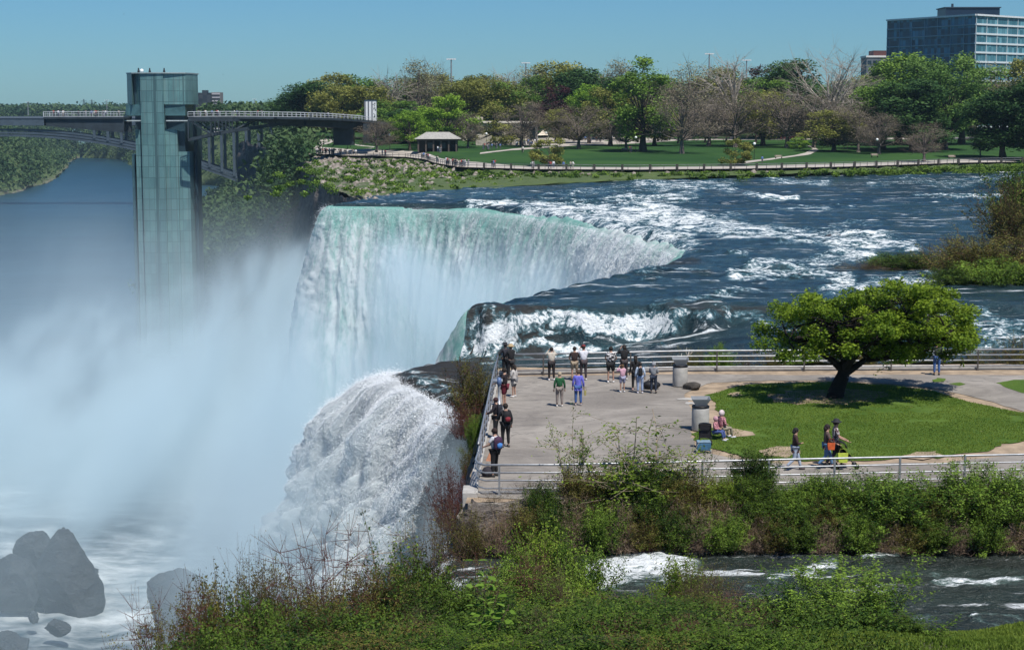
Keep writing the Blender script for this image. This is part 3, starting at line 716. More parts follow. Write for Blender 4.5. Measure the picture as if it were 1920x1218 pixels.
CH = [([(1100,1092),(1150,1070),(1200,1056),(1245,1055),(1270,1068)], 24, .85), ([(1250,1000),(1330,1014),(1400,1018)], 5, .5), ([(1450,1083),(1500,1072),(1560,1058)], 9, .62),
      ([(1620,1048),(1680,1040)], 5, .62), ([(1760,1085),(1850,1095),(1930,1092)], 8, .5), ([(1830,1155),(1930,1165)], 8, .5), ([(1700,1080),(1760,1075)], 5, .45),
      ([(760,1085),(800,1060),(850,1020),(900,1000),(960,995)], 20, .75), ([(830,1095),(1000,1085),(1100,1095)], 12, .55), ([(1400,1100),(1440,1118)], 6, .5), ([(1500,1150),(1650,1160),(1800,1150)], 10, .35), ([(1350,1010),(1500,1018),(1560,1020)],4,.5), ([(1340,1045),(1420,1050)],4,.4)]
f = np.zeros(len(V))
for pts, hw, stg in CH:
    d = np.full(len(V), 9.)
    for a, b in zip(pts[:-1], pts[1:]): d = np.minimum(d, segdist(px_, py_, a, b, hw, 1.6))
    f = np.maximum(f, (stg-.08) * np.clip(1.7 - d, 0, 1))
V[:,2] += fbm(V[:,0]*.5, V[:,1]*.9, 0, 71, 5, .65)*.22 + .30*f**2*(.4 + 1.2*np.abs(fbm(V[:,0]*.9, V[:,1]*1.4, 0, 74, 4))) + .1*f*fbm(V[:,0]*2, V[:,1]*3, 0, 72, 3)
V[:,2] -= 1.8 * sstep(-1.5, -4.8, V[:,0])
struct(link('channel', npmesh('channel', V, gridfaces(111, 320), {'foam': f + .04, 'shallow': .25 + .15*fbm(V[:,0]*.3, V[:,1]*.6, 0, 73, 3)}), CHAN, smooth=True))
# near bank the camera stands above
def bank_z(x, y):
    e = 50.3 + 1.5*sstep(5, 10, x) - .05*x + 1.2*np.sin(x*.4)
    return -2.1 + .28*np.clip(e - y, 0, 12.6) + .15*fbm(x*.4, y*.4, 0, 81, 3)
xs = np.linspace(-26, 30, 90); ysn = np.linspace(26, 52, 70)
XX, YY = np.meshgrid(xs, ysn); edge = -4.0 + 0*YY
ZZ = bank_z(XX, YY) - np.where(XX < -3.5, (np.maximum(0, -3.5 - XX)*.45), 0) - 30*sstep(-9, -14, XX - .25*(48-YY))*sstep(36, 44, YY)
struct(link('near_bank', npmesh('near_bank', np.stack([XX.ravel(), YY.ravel(), ZZ.ravel()], 1), gridfaces(70, 90)), pmat('near_soil', (.06,.07,.025), .95, var=.5, scale=.8, bump=.6, obj=False), smooth=True))
def nb_z(x, y):
    return float(bank_z(np.array([x]), np.array([y]))[0] - (max(0, -3.5 - x)*.45))
# ---------------------------------------------------------------- air and spray
def vol_mist():
    m, g, out = newmat('spray_mist')
    v = g.n('ShaderNodeNewGeometry').outputs['Position']
    sp = g.n('ShaderNodeSeparateXYZ'); g.set(sp.inputs[0], v); x, y, z = sp.outputs
    n1 = g.noise(g.pos((1,.28,.6), (0,R(24),0)), .026, 5, .62, .7)      # billows, drawn out upwards and leaning with the wind
    n2 = g.noise(g.pos((1,.4,.5), (0,R(30),0)), .075, 2.5, .6)
    nn = g.m('ADD', g.m('MULTIPLY', n1, .68), g.m('MULTIPLY', n2, .32))
    def box(v, a, b, c, d): return g.m('MULTIPLY', g.ramp(v, a, b), g.ramp(v, c, d, 1, 0))
    # spray stands highest in front of the falls and sinks towards the open river
    top = g.m('ADD', g.ramp(x, -115, -22, -21, -2), g.ramp(y, 245, 430, 0, -9))
    cov = g.m('DIVIDE', g.m('SUBTRACT', top, z), 34.0, clamp=True)
    cov = g.m('MULTIPLY', cov, g.m('MULTIPLY', g.ramp(g.m('ADD', y, g.ramp(x, -62, -20, 0, 60)), 205, 280), g.ramp(y, 350, 438, 1, 0)))
    d = g.ramp(g.m('ADD', nn, g.m('MULTIPLY', cov, .19)), .53, .71)
    d = g.m('MULTIPLY', d, g.ramp(cov, .0, .22)); dens = g.m('MULTIPLY', d, .085)
    soft = g.m('MULTIPLY', g.m('MULTIPLY', cov, cov), .0035)
    dens = g.m('ADD', dens, soft)
    # plume at the foot of the terrace cliff and a thin veil everywhere in the gorge
    pl = g.m('MULTIPLY', box(y, 60, 74, 96, 106), g.m('MULTIPLY', g.ramp(z, -2.5, -9), box(x, -5.0, -3.4, -2.6, -1.9)))
    dens = g.m('ADD', dens, g.m('MULTIPLY', pl, .10))
    nf = g.m('MULTIPLY', box(y, 88, 98, 118, 126), g.m('MULTIPLY', g.ramp(z, -5, -15), box(x, -26, -15, -7, -3)))
    dens = g.m('ADD', dens, g.m('MULTIPLY', nf, g.ramp(n2, .4, .65, .004, .075)))
    veil = g.m('MULTIPLY', g.ramp(z, 0, -30), g.m('MULTIPLY', g.ramp(y, 105, 170), .0042))
    dens = g.m('ADD', dens, g.m('MULTIPLY', veil, g.ramp(n1, .35, .65, .3, 1.6)))
    p = g.n('ShaderNodeVolumePrincipled'); p.inputs['Color'].default_value = (.77,.925,.985,1); g.set(p.inputs['Density'], dens); p.inputs['Anisotropy'].default_value = .0
    g.set(out.inputs['Volume'], p); return m
mb = MB(); mb.box(-175, 34, 64, 440, -50.6, 6)
ms = mb.build('mist', vol_mist()); tag(ms, 'white billowing spray rising out of the gorge in front of the falls', 'mist', kind='stuff')
if 1:
    mb = MB(); mb.box(-1500, 1500, -30, 2600, -52, 75)
    hm, g, out = newmat('haze_air'); p = g.n('ShaderNodeVolumePrincipled'); p.inputs['Color'].default_value = (.55,.80,1,1); p.inputs['Density'].default_value = .00005
    g.set(out.inputs['Volume'], p); hz_ = mb.build('haze', hm); tag(hz_, 'thin blue haze over the gorge and the far country', 'haze', kind='stuff')
# ---------------------------------------------------------------- trees
def tree_meshes(key, seed, h, w, nclump, rc, nleaf, ls, twigs=0, trunk_h=.28, tr=.26, shape='round', lean=0.0, bark_n=6, flat=.8):
    rg = np.random.default_rng(seed); rnd = random.Random(seed)
    C = []
    for i in range(nclump):
        for _ in range(40):
            if shape == 'cone':
                z = rnd.uniform(trunk_h*.6, .97); r = (1.02 - z) * .62
            elif shape == 'tall':
                z = rnd.uniform(trunk_h, .96); r = .5 * math.sin(math.pi * min(1, (z - trunk_h*.7) / (1 - trunk_h*.7)) ** .8) + .04
            else:
                z = rnd.uniform(trunk_h, .95); k = (z - trunk_h) / (1 - trunk_h); r = .5 * math.sqrt(max(0, 1 - (2*k - .85)**2 / 1.35))
            a = rnd.uniform(0, 6.283); q = r * rnd.uniform(.35, 1.0)
            p = np.array([math.cos(a) * q * w, math.sin(a) * q * w, z * h])
            if all(np.linalg.norm(p - c) > rc * h * .62 for c in C): break
        C.append(p)
    C = np.array(C)
    # limbs
    P0 = []; P1 = []; A = []; B = []
    top = np.array([lean * h, 0, h * (.72 if shape != 'cone' else .95)])
    nseg = 6; tp = [np.array([lean*h*(t**1.5), rnd.uniform(-.01,.01)*h*(t>0), top[2]*t]) for t in np.linspace(0, 1, nseg+1)]
    rr = lambda t: h * .028 * tr/.26 * (1 - .8*t)
    for i in range(nseg): P0.append(tp[i]); P1.append(tp[i+1]); A.append(rr(i/nseg) * (1.35 if i == 0 else 1)); B.append(rr((i+1)/nseg))
    for c in C:
        t = min(.95, max(.28, (c[2]/h - .18) / .8 * rnd.uniform(.6, .9))); i = min(nseg-1, int(t*nseg)); s = tp[i] + (tp[i+1]-tp[i])*(t*nseg-i)
        m = s + (c - s) * .55 + np.array([0, 0, -.04*h*rnd.random()]); r0 = rr(t) * .55
        P0 += [s, m]; P1 += [m, c]; A += [r0, r0*.6]; B += [r0*.6, r0*.2]
        for _ in range(twigs):
            q = c + rg.normal(size=3) * rc*h*np.array([1,1,.8]); q2 = m + (c-m)*rnd.random()
            k = q2 + (q - q2)*.5 + rg.normal(size=3)*rc*h*.12
            P0 += [q2, k]; P1 += [k, q]; A += [r0*.32, r0*.2]; B += [r0*.2, r0*.07]
            for _ in range(2):
                e = q + rg.normal(size=3)*rc*h*.35 + np.array([0,0,rc*h*.15]); P0.append(k); P1.append(e); A.append(r0*.16); B.append(r0*.05)
    V, Fc = tubes_np(P0, P1, A, B, bark_n if twigs < 3 else 4)
    trunk = npmesh(key + '_trunk', V, Fc)
    # leaves
    pts = []; tint = []
    for c in C:
        n = int(nleaf * rnd.uniform(.7, 1.3)); d = rg.normal(size=(n, 3)); d /= np.linalg.norm(d, axis=1, keepdims=True)
        r = rc * h * rnd.uniform(.75, 1.25) * (rg.random(n)**.45); lump = 1 + .35 * fbm(d[:,0]*2.2 + c[0], d[:,1]*2.2 + c[1], d[:,2]*2.2 + c[2], seed, 2)
        p = c + d * (r * lump)[:, None] * np.array([1, 1, flat])
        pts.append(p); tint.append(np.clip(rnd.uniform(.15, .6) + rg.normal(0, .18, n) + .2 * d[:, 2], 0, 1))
    P = np.concatenate(pts); T = np.concatenate(tint)
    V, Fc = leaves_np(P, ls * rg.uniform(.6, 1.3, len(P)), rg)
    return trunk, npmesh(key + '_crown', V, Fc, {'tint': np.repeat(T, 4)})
TP = {}
def proto(key, mat, bark, **kw):
    v = []
    for i in range(kw.pop('var', 2)):
        kk = dict(kw); kk['seed'] = kw['seed'] + i * 31; tr, cr = tree_meshes(key + str(i), **kk); tr.materials.append(bark); cr.materials.append(mat); v.append((tr, cr))
    TP[key] = (v, kw['h'], kw['w'])
proto('green', L['green'], BARK, seed=1, h=18, w=12, nclump=44, rc=.12, nleaf=260, ls=.60, var=3, trunk_h=.2)
proto('olive', L['olive'], BARK, seed=5, h=18, w=13, nclump=44, rc=.12, nleaf=240, ls=.55, var=3, trunk_h=.2)
proto('dark', L['dark'], BARK, seed=9, h=18, w=11, nclump=44, rc=.12, nleaf=270, ls=.60, var=2, trunk_h=.18)
proto('bright', L['bright'], BARK, seed=13, h=10, w=9, nclump=30, rc=.115, nleaf=230, ls=.34, trunk_h=.22)
proto('willow', L['willow'], BARK, seed=17, h=20, w=14, nclump=40, rc=.10, nleaf=240, ls=.55, trunk_h=.2)
proto('bud', L['bud'], BARKG, seed=21, h=14, w=11, nclump=30, rc=.13, nleaf=170, ls=.26, twigs=6, trunk_h=.25, var=3)
proto('pale', L['pale'], BARKG, seed=25, h=18, w=10, nclump=30, rc=.12, nleaf=150, ls=.36, twigs=4, shape='tall', var=2)
proto('plum', L['plum'], BARK, seed=29, h=12, w=8, nclump=22, rc=.12, nleaf=200, ls=.45, var=1)
proto('bare', L['bud'], BARKW, seed=33, h=26, w=21, nclump=26, rc=.12, nleaf=16, ls=.28, twigs=10, tr=.22, trunk_h=.35, var=1)
proto('sparse', L['bud'], BARKW, seed=37, h=20, w=8, nclump=16, rc=.10, nleaf=20, ls=.28, twigs=7, shape='tall', var=1)
proto('tallgreen', L['green'], BARK, seed=41, h=24, w=13, nclump=46, rc=.085, nleaf=260, ls=.55, shape='tall', trunk_h=.14, var=2)
proto('conifer', L['olive'], BARK, seed=45, h=11, w=8, nclump=30, rc=.10, nleaf=200, ls=.36, shape='cone', trunk_h=.1, var=1)
proto('shrub', L['olive'], BARK, seed=49, h=4.5, w=6, nclump=18, rc=.16, nleaf=200, ls=.28, trunk_h=.12, var=2)
KNAME = dict(green='leafy_tree', olive='leafy_tree', dark='leafy_tree', bright='round_tree', willow='leafy_tree', bud='budding_tree', pale='sparse_tree', plum='plum_tree', bare='bare_tree', sparse='bare_tree', tallgreen='tall_tree', conifer='conifer_tree', shrub='round_shrub')
_ti = [0]
def tree(kind, x, top_py, Y, wpx, label, base_z=None, group='trees in the park across the river', zoff=0.0, rot=None):
    v, h0, w0 = TP[kind]; i = _ti[0]; _ti[0] += 1
    tr, cr = v[i % len(v)]
    bz = (min(park_z(Y), 4.5) - .2 if base_z is None else base_z)
    p = Py(x, top_py, Y); h = p.z - bz; w = wpx * Y / F_PX * 1.28
    o = empty(KNAME[kind], (p.x, Y, bz), (i * 2.399) % 6.283 if rot is None else rot, label, 'shrub' if kind == 'shrub' else 'tree', group)
    o.scale = (w / w0, w / w0, h / h0)
    link('trunk', tr, parent=o); link('crown', cr, parent=o)
    return o
T_ = [
 # back row on the skyline
 ('dark',545,176,640,70,'dark tree low on the skyline left of the dark dense tree behind the bridge deck'),
 ('dark',585,154,590,88,'dark dense tree standing above the long deck, leftmost big tree of the park skyline'),
 ('olive',640,163,570,96,'olive yellow tree just right of the dark dense tree over the deck'),
 ('olive',690,162,560,90,'olive tree right behind the white banner tower at the deck end'),
 ('sparse',727,130,575,62,'thin bare topped tree rising left of the two tall twiggy trees'),
 ('pale',783,112,590,70,'tall twiggy pale tree left of the tall light mast'),
 ('pale',818,118,600,56,'twiggy pale tree touching the left of the tall light mast'),
 ('dark',770,205,520,86,'dark tree mass behind the two bright green round trees'),
 ('green',735,190,530,96,'mid green tree between banner tower and bright round trees'),
 ('olive',872,152,570,90,'olive tree right of the tall light mast'),
 ('olive',925,150,580,98,'olive tree behind the dark cone shaped tree by the stone building'),
 ('sparse',950,128,610,56,'whitish feathery tree on the skyline left of the paired small lamp mast'),
 ('green',955,152,580,70,'small bright leaved tree with dark trunk in front of the olive skyline trees'),
 ('pale',1000,126,590,84,'pale feathery tree beside the short light mast on the skyline'),
 ('green',1005,145,585,74,'rich green tree left of the plum coloured tree'),
 ('olive',1048,117,590,96,'rounded green topped tree high on the skyline above the plum coloured tree'),
 ('plum',1043,163,540,54,'dark plum coloured tree in the middle of the park'),
 ('dark',1092,130,580,90,'dark green tree below the flying bird'),
 ('bright',1105,158,520,76,'light flecked green tree just right of the plum tree'),
 ('pale',1160,113,585,78,'pinkish twiggy tree rising just left of the tall green tree'),
 ('dark',1140,150,560,70,'dark tree filling the gap left of the tall green tree'),
 ('tallgreen',1207,107,455,104,'tall pointed deep green tree, highest in the middle of the park'),
 ('pale',1292,114,590,90,'pale grey green feathery tree left of the right hand light masts'),
 ('olive',1345,128,600,84,'grey olive tree standing under the taller right hand light mast'),
 ('sparse',1378,98,560,80,'thin bare white limbed tree between the two right hand light masts'),
 ('plum',1432,126,590,58,'plum coloured tree just right of the shorter light mast'),
 ('green',1440,150,560,96,'mid green tree under the plum coloured crown near the mast'),
 ('dark',1490,113,570,100,'dark green dome of a tree left of the big bare white tree'),
 ('bare',1556,90,500,150,'big bare white barked tree spreading its limbs above the budding trees'),
 ('bud',1608,150,600,80,'grey budding tree behind the right side of the big bare white tree'),
 ('pale',1640,122,560,70,'pale blossom tree left of the hotel base'),
 ('green',1690,104,520,120,'big green tree in front of the left part of the hotel'),
 ('willow',1742,110,500,110,'bright feathery tree in front of the hotel corner'),
 ('willow',1808,100,510,130,'large fresh green tree hiding the foot of the glass hotel'),
 ('pale',1872,118,560,100,'beige twiggy tree before the right end of the hotel'),
 ('olive',1935,110,540,100,'olive beige tree cut by the right edge below the hotel'),
 # middle
 ('green',1660,150,470,96,'mid green tree left of the wide dark group at the right'),
 ('dark',1715,150,455,120,'dark broad tree in the centre of the right hand group'),
 ('willow',1775,135,470,120,'light feathered green tree right of the dark broad tree'),
 ('dark',1640,190,500,70,'dark tree at the left foot of the right hand tree group'),
 ('dark',1885,170,418,110,'dark round tree by the walk at the right edge'),
 ('dark',1945,150,415,100,'dark tree cut off by the right edge of the picture'),
 ('bud',1280,160,440,96,'brown budding tree just right of the tall green tree'),
 ('olive',1228,190,500,80,'olive tree half behind the tall green tree'),
 ('bud',1330,175,500,90,'second brown budding tree right of the tall green tree'),
 ('bud',1380,165,490,96,'budding tree in front of the thin white limbed tree'),
 ('olive',1432,172,500,90,'olive tree below the plum coloured tree near the mast'),
 ('bud',1478,165,480,100,'budding tree below the dark green dome'),
 ('bud',1528,178,480,92,'budding tree under the left arms of the bare white tree'),
 ('olive',1565,208,455,90,'low wide olive tree by the bend of the pale path'),
 ('bud',1612,190,450,86,'brown budding tree beside the parked white van'),
 ('bud',1650,215,440,66,'small grey tree left of the dark broad tree'),
 ('olive',1145,165,500,84,'olive tree left of the tall green tree'),
 ('bud',1175,205,470,60,'slender budding tree standing over the paved plaza edge'),
 ('bud',1085,200,480,104,'crooked dark stemmed budding tree on the lawn beside the plaza'),
 ('bud',978,190,490,84,'budding tree with forked dark trunk before the stone building'),
 ('olive',1052,205,520,60,'olive tree beside the small white tent'),
 ('bud',877,212,480,50,'small budding tree standing before the left end of the stone building'),
 ('conifer',925,190,505,74,'olive brown cone shaped tree in front of the stone building'),
 ('bright',838,178,485,96,'bright green round tree directly behind the pavilion roof'),
 ('bright',768,207,470,70,'bright green round tree left of the pavilion'),
 ('bright',800,200,500,70,'bright green tree between the two round ones by the pavilion'),
 ('bud',705,222,455,62,'small bare pinkish tree on the lawn by the curved promenade'),
 ('shrub',1030,262,375,66,'loose olive bush standing at the promenade rail below the plaza'),
 ('shrub',1380,262,378,64,'loose green bush on the bank below the small pale path'),
 ('bright',1500,257,470,34,'small yellow green bush at the bend of the pale path'),
 ('bud',1735,232,400,66,'small yellowish budding tree on the grass by the right hand walk'),
 ('bud',1840,235,430,40,'thin bush like tree beside the dark round tree at the right'),
]
for k, x, tp, Yv, wp, lb in T_: tree(k, x, tp, Yv, wp, lb)
KW = dict(olive='olive', bud='twiggy grey', green='mid green', dark='dark green', pale='pale feathery')
def sky(x):
    t = [(640,'above the long deck'),(685,'behind the white entrance tower'),(730,'above the bare pinkish tree'),(780,'behind the tall twiggy pale tree'),(830,'left of the tallest light mast'),(870,'right of the tallest light mast'),(915,'over the cone shaped tree'),(960,'over the forked budding tree'),(1005,'at the short hidden mast'),(1045,'above the plum coloured tree'),(1095,'below the gliding bird'),(1140,'left of the tall green tree'),(1190,'behind the tall green tree'),(1235,'right of the tall green tree'),(1285,'left of the taller right mast'),(1330,'under the taller right mast'),(1375,'between the two right masts'),(1420,'right of the shorter right mast'),(1465,'left of the dark green dome'),(1510,'behind the dark green dome'),(1560,'behind the big bare tree'),(1605,'right of the big bare tree'),(1645,'below the brick wing'),(1690,'under the left end of the hotel'),(1740,'under the left hotel face'),(1790,'left of the hotel corner'),(1830,'below the hotel corner'),(1880,'below the banded hotel face'),(1925,'at the right edge of the photo'),(1985,'beyond the right edge')]
    return min(t, key=lambda q: abs(q[0]-x))[1]
def sky2(x):
    t = [(1235,'right beside the tall trunk'),(1265,'left of the first brown tree'),(1295,'by the grey car'),(1325,'right of the grey car'),(1355,'left of the white limbed trunk'),(1385,'at the white limbed trunk'),(1415,'behind the globe lamp'),(1445,'left of the dark red car'),(1475,'behind the dark red car'),(1505,'by the yellow green bush'),(1535,'left of the silver car'),(1565,'behind the silver car'),(1595,'left of the white van'),(1625,'behind the white van'),(1655,'right of the white van')]
    return min(t, key=lambda q: abs(q[0]-x))[1]
# second rank that only fills gaps on the skyline
rnd = random.Random(4)
for i, x in enumerate(range(630, 2000, 46)):
    kd = ['olive','green','pale','green','olive','dark'][(i*7) % 6]
    tree(kd, x + rnd.uniform(-10, 10), rnd.uniform(138, 156), 640 + rnd.uniform(-30, 60), 96, f'{KW[kd]} crown in the back rank, {sky(x)}', group='back rank of park trees')
for i, x in enumerate(range(1235, 1660, 30)):
    tree('bud', x + rnd.uniform(-8, 8), rnd.uniform(205, 222), 540 + rnd.uniform(-20, 30), 50, f'grey budding tree of the dim back row, {sky2(x)}', group='row of budding trees behind the lawn')
# ---- woods along the gorge and on the horizon: one mass each
def wood(name, surf_pts, n, ls, label, seed, mat, hgt=6.0, flat=.8, lump=7.0):
    rg = np.random.default_rng(seed); S_ = np.asarray(surf_pts); idx = rg.integers(0, len(S_), n // 90); C = S_[idx]
    C = C + rg.normal(size=C.shape) * np.array([3, 5, 0]) + np.array([0, 0, hgt * .45])
    ct_ = rg.uniform(.0, .75, len(C)); k = rg.integers(0, len(C), n)
    d = rg.normal(size=(n, 3)); d /= np.linalg.norm(d, axis=1, keepdims=True); rr = lump * rg.uniform(.6, 1.3, len(C))
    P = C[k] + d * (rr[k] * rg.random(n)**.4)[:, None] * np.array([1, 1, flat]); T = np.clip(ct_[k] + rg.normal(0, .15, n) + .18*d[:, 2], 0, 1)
    V, Fc = leaves_np(P, ls * rg.uniform(.6, 1.4, n), rg)
    return tag(link(name, npmesh(name, V, Fc, {'tint': np.repeat(T, 4)}), mat), label, 'woodland', kind='stuff')
def clear(a):
    px, py = pix(a[:,0], a[:,1], a[:,2] + 6); return ~((a[:,1] < 1080) & (px < 500) & (py < 350 - .0*(px)))
def meshpts(o, sel=None):
    a = np.empty(len(o.data.vertices)*3, np.float32); o.data.vertices.foreach_get('co', a); a = a.reshape(-1, 3).astype(float)
    return a if sel is None else a[sel(a)]
wood('gorge_woodland', meshpts(GR, lambda a: (a[:,2] > -47) & (a[:,1] > 470) & clear(a)), 90000, 2.0, 'green woods covering the near slope of the gorge below the bridge', 3, L['far'], 6, .8, 6.5)
wood('far_bank_woodland', meshpts(GL, lambda a: a[:,2] > -46), 70000, 2.6, 'green woods covering the far left bank of the gorge', 4, L['far'], 8, .8, 9)
wood('talus_woodland', meshpts(GR, lambda a: (a[:,2] > -48) & (a[:,1] <= 620) & clear(a)), 60000, 1.0, 'bushes and small trees on the steep slope right of the tower', 8, L['far'], 4, .8, 4.0)
hp = np.stack([np.random.default_rng(2).uniform(-900, -60, 1500), np.random.default_rng(3).uniform(1900, 2900, 1500), np.full(1500, 5.)], 1)
hp = hp[hp[:,0] > -.33*hp[:,1]]
wood('horizon_woodland', hp, 60000, 4.2, 'low line of distant trees along the horizon at the left', 6, L['far'], 10, .55, 14)
hp = np.stack([np.random.default_rng(12).uniform(-150, -75, 200), np.random.default_rng(13).uniform(820, 1000, 200), np.full(200, 6.)], 1)
wood('rim_woodland', hp, 30000, 2.2, 'trees on the gorge rim behind the long deck', 16, L['far'], 8, .7, 8)
hp = np.stack([np.random.default_rng(14).uniform(-100, 420, 700), np.random.default_rng(15).uniform(760, 900, 700), np.full(700, 6.)], 1)
wood('backdrop_woodland', hp, 60000, 1.8, 'dim mass of trees closing the back of the park', 26, L['far'], 8, .8, 7)
hp = np.stack([np.random.default_rng(41).uniform(-690, -470, 300), np.random.default_rng(42).uniform(2120, 2420, 300), np.random.default_rng(43).uniform(-44, 4, 300)], 1)
wood('bend_woodland', hp, 30000, 3.2, 'woods closing the gorge where the river bends away', 46, L['far'], 4, .8, 11)
# bank plants below the promenade
prs = [(p.x, p.y) for p in PR]; sh_ = [(p.x, p.y) for p in SHW]
rg = np.random.default_rng(77); bp = []
for i in range(1300):
    x = rg.uniform(-46, 125); ya = np.interp(x, [p[0] for p in prs], [p[1] for p in prs]); yb = np.interp(x, [p[0] for p in sh_], [p[1] for p in sh_]); t = rg.uniform(.03, .97)
    bp.append((x, ya + (yb-ya)*t, -.3 - 1.3*t))
wood('bank_plants', np.array(bp), 90000, .45, 'green weeds and low bushes on the bank below the promenade', 31, L['shrubg'], .4, .55, 1.1)

# ---------------------------------------------------------------- the spreading tree on the lawn
def big_maple():
    tb = Pz(1568, 745, 0); rg = np.random.default_rng(8); rnd = random.Random(8); ppm = F_PX / tb.y
    root = empty('spreading_tree', (tb.x, tb.y, 0), 0, 'wide spreading green tree with a leaning dark trunk on the lawn', 'tree')
    def q(px, py, dy=0.0): p = Py(px, py, tb.y + dy); return np.array([p.x - tb.x, dy, p.z])
    P0 = []; P1 = []; A = []; B = []
    def limb(pts, r0, r1):
        for i in range(len(pts)-1):
            a = r0 + (r1-r0)*i/(len(pts)-1); b = r0 + (r1-r0)*(i+1)/(len(pts)-1); P0.append(pts[i]); P1.append(pts[i+1]); A.append(a); B.append(b)
    base = q(1566, 748); limb([base + np.array([0,0,-.15]), q(1566,738), q(1572,722), q(1580,704), q(1583,690)], .46, .27)
    P0.append(base + np.array([0,0,-.15])); P1.append(q(1567,735)); A.append(.62); B.append(.33)
    limbs = [[q(1581,702), q(1600,690,.2), q(1625,672,.4), q(1655,650,.8), q(1690,620,1)], [q(1583,690), q(1580,660,-.4), q(1560,630,-.8), q(1545,600,-1)],
             [q(1583,690), q(1600,660,.5), q(1620,620,1), q(1640,570,1)], [q(1582,695), q(1560,675,-.3), q(1520,650,-1), q(1480,640,-1.4)],
             [q(1625,672,.4), q(1680,668,.2), q(1730,655,-.5), q(1780,630,-.6)], [q(1583,690,.4), q(1590,660,1.4), q(1570,620,2.2)], [q(1585,690,-.4), q(1610,660,-1.4), q(1640,640,-2.4)]]
    for l in limbs: limb(l, .20, .05)
    C = []; nodes = [p for l in limbs for p in l[2:]]
    outline = [(1425,640),(1432,600),(1475,570),(1510,555),(1560,565),(1590,545),(1620,560),(1650,532),(1700,525),(1745,540),(1790,545),(1825,580),(1815,620),(1832,650),(1800,668),(1750,675),(1700,668),(1640,672),(1600,676),(1540,672),(1480,676),(1440,665)]
    OL = [(x, y) for x, y in outline]; tries = 0
    while len(C) < 138 and tries < 9000:
        tries += 1; x = rnd.uniform(1430, 1826); y = rnd.uniform(535, 668)
        if not inpoly(np.array([x]), np.array([y]), OL)[0]: continue
        hw = 4.7 * math.sqrt(max(.05, 1 - ((x-1628)/215)**2)) * (1 - .25*abs(y-615)/60); p = q(x, y, rnd.uniform(-hw, hw))
        if all(np.linalg.norm(p - c) > .55 for c in C): C.append(p)
    P = []; T = []
    for c in C:
        n = rnd.choice(nodes); m = (n + c)/2 + rg.normal(size=3)*.12
        P0.extend([n, m]); P1.extend([m, c]); A.extend([.06, .035]); B.extend([.035, .012])
        k = rnd.randint(260, 420); d = rg.normal(size=(k, 3)); d /= np.linalg.norm(d, axis=1, keepdims=True)
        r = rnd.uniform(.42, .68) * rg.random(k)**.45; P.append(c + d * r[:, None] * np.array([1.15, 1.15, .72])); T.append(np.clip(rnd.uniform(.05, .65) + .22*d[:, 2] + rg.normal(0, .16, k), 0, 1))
        for _ in range(3):                                     # sprigs that break the outline
            e = c + rg.normal(size=3) * np.array([.5, .5, .35]); P0.append(c); P1.append(e); A.append(.014); B.append(.006)
            tt = rg.random(26)[:, None]; P.append(c + (e - c) * tt * 1.15 + rg.normal(size=(26, 3))*.07); T.append(np.clip(rg.normal(.6, .2, 26), 0, 1))
    V, Fc = tubes_np(P0, P1, A, B, 7); link('trunk', npmesh('trunk', V, Fc), BARKD, root, smooth=True)
    P = np.concatenate(P); T = np.concatenate(T); V, Fc = leaves_np(P, .135 * rg.uniform(.6, 1.35, len(P)), rg, up=.5, ratio=.75)
    link('crown', npmesh('crown', V, Fc, {'tint': np.repeat(T, 4)}), L['maple'], root)
big_maple()

# ---------------------------------------------------------------- bushes
def bush_meshes(key, seed, h, r, nst, nlf, ls, droop=.2, sub=6, ratio=.42, stem_r=.012, upright=.5, tipleaf=.35):
    rg = np.random.default_rng(seed); P0 = []; P1 = []; A = []; B = []; LP = []; LT = []
    for s in range(nst):
        a = rg.uniform(0, 6.283); t = abs(rg.normal(0, 1)) * (1 - upright) * .9; t = min(t, 1.15); d = np.array([math.cos(a)*math.sin(t), math.sin(a)*math.sin(t), math.cos(t)])
        p = np.array([math.cos(a), math.sin(a), 0]) * r * rg.uniform(0, .45); L_ = h * rg.uniform(.55, 1.08); n = 6; tone = rg.uniform(-.05, .95); pts = [p]
        for i in range(n):
            d = d + rg.normal(size=3)*.10 + np.array([0, 0, -droop*.18*i/n]); d /= np.linalg.norm(d); p = p + d * L_/n; pts.append(p)
        for i in range(n): P0.append(pts[i]); P1.append(pts[i+1]); k = stem_r*(1 - i/n*.75); A.append(k); B.append(k*.8)
        segs = []
        for _ in range(sub):
            i = rg.integers(1, n); q = pts[i]; e = q + (np.array([*rg.normal(size=2), rg.uniform(-.1, 1.0)])) * h*.17; P0.append(q); P1.append(e); A.append(stem_r*.4); B.append(stem_r*.15); segs.append((q, e))
        segs += [(pts[i], pts[i+1]) for i in range(2, n)]
        per = max(1, nlf // len(segs))
        for (q, e) in segs:
            tt = rg.random(per)[:, None]**(1-tipleaf); LP.append(q + (e-q)*tt + rg.normal(size=(per, 3))*ls*.8); LT.append(np.clip(tone + rg.normal(0, .12, per), 0, 1))
    V, Fc = tubes_np(P0, P1, A, B, 3); st_ = npmesh(key+'_stems', V, Fc)
    P = np.concatenate(LP); T = np.concatenate(LT); V, Fc = leaves_np(P, ls*rg.uniform(.6, 1.35, len(P)), rg, up=.4, ratio=ratio)
    return st_, npmesh(key+'_leaves', V, Fc, {'tint': np.repeat(T, 4)})
BP = {}
def bproto(key, mat, stem, var=2, **kw):
    BP[key] = []
    for i in range(var):
        k = dict(kw); k['seed'] += 13*i; a, b = bush_meshes(key+str(i), **k); a.materials.append(stem); b.materials.append(mat); BP[key].append((a, b))
    BP[key] = (BP[key], kw['h'], kw['r'])
bproto('leafy', L['shrubd'], STEM, 3, seed=100, h=2.2, r=1.5, nst=90, nlf=230, ls=.095)
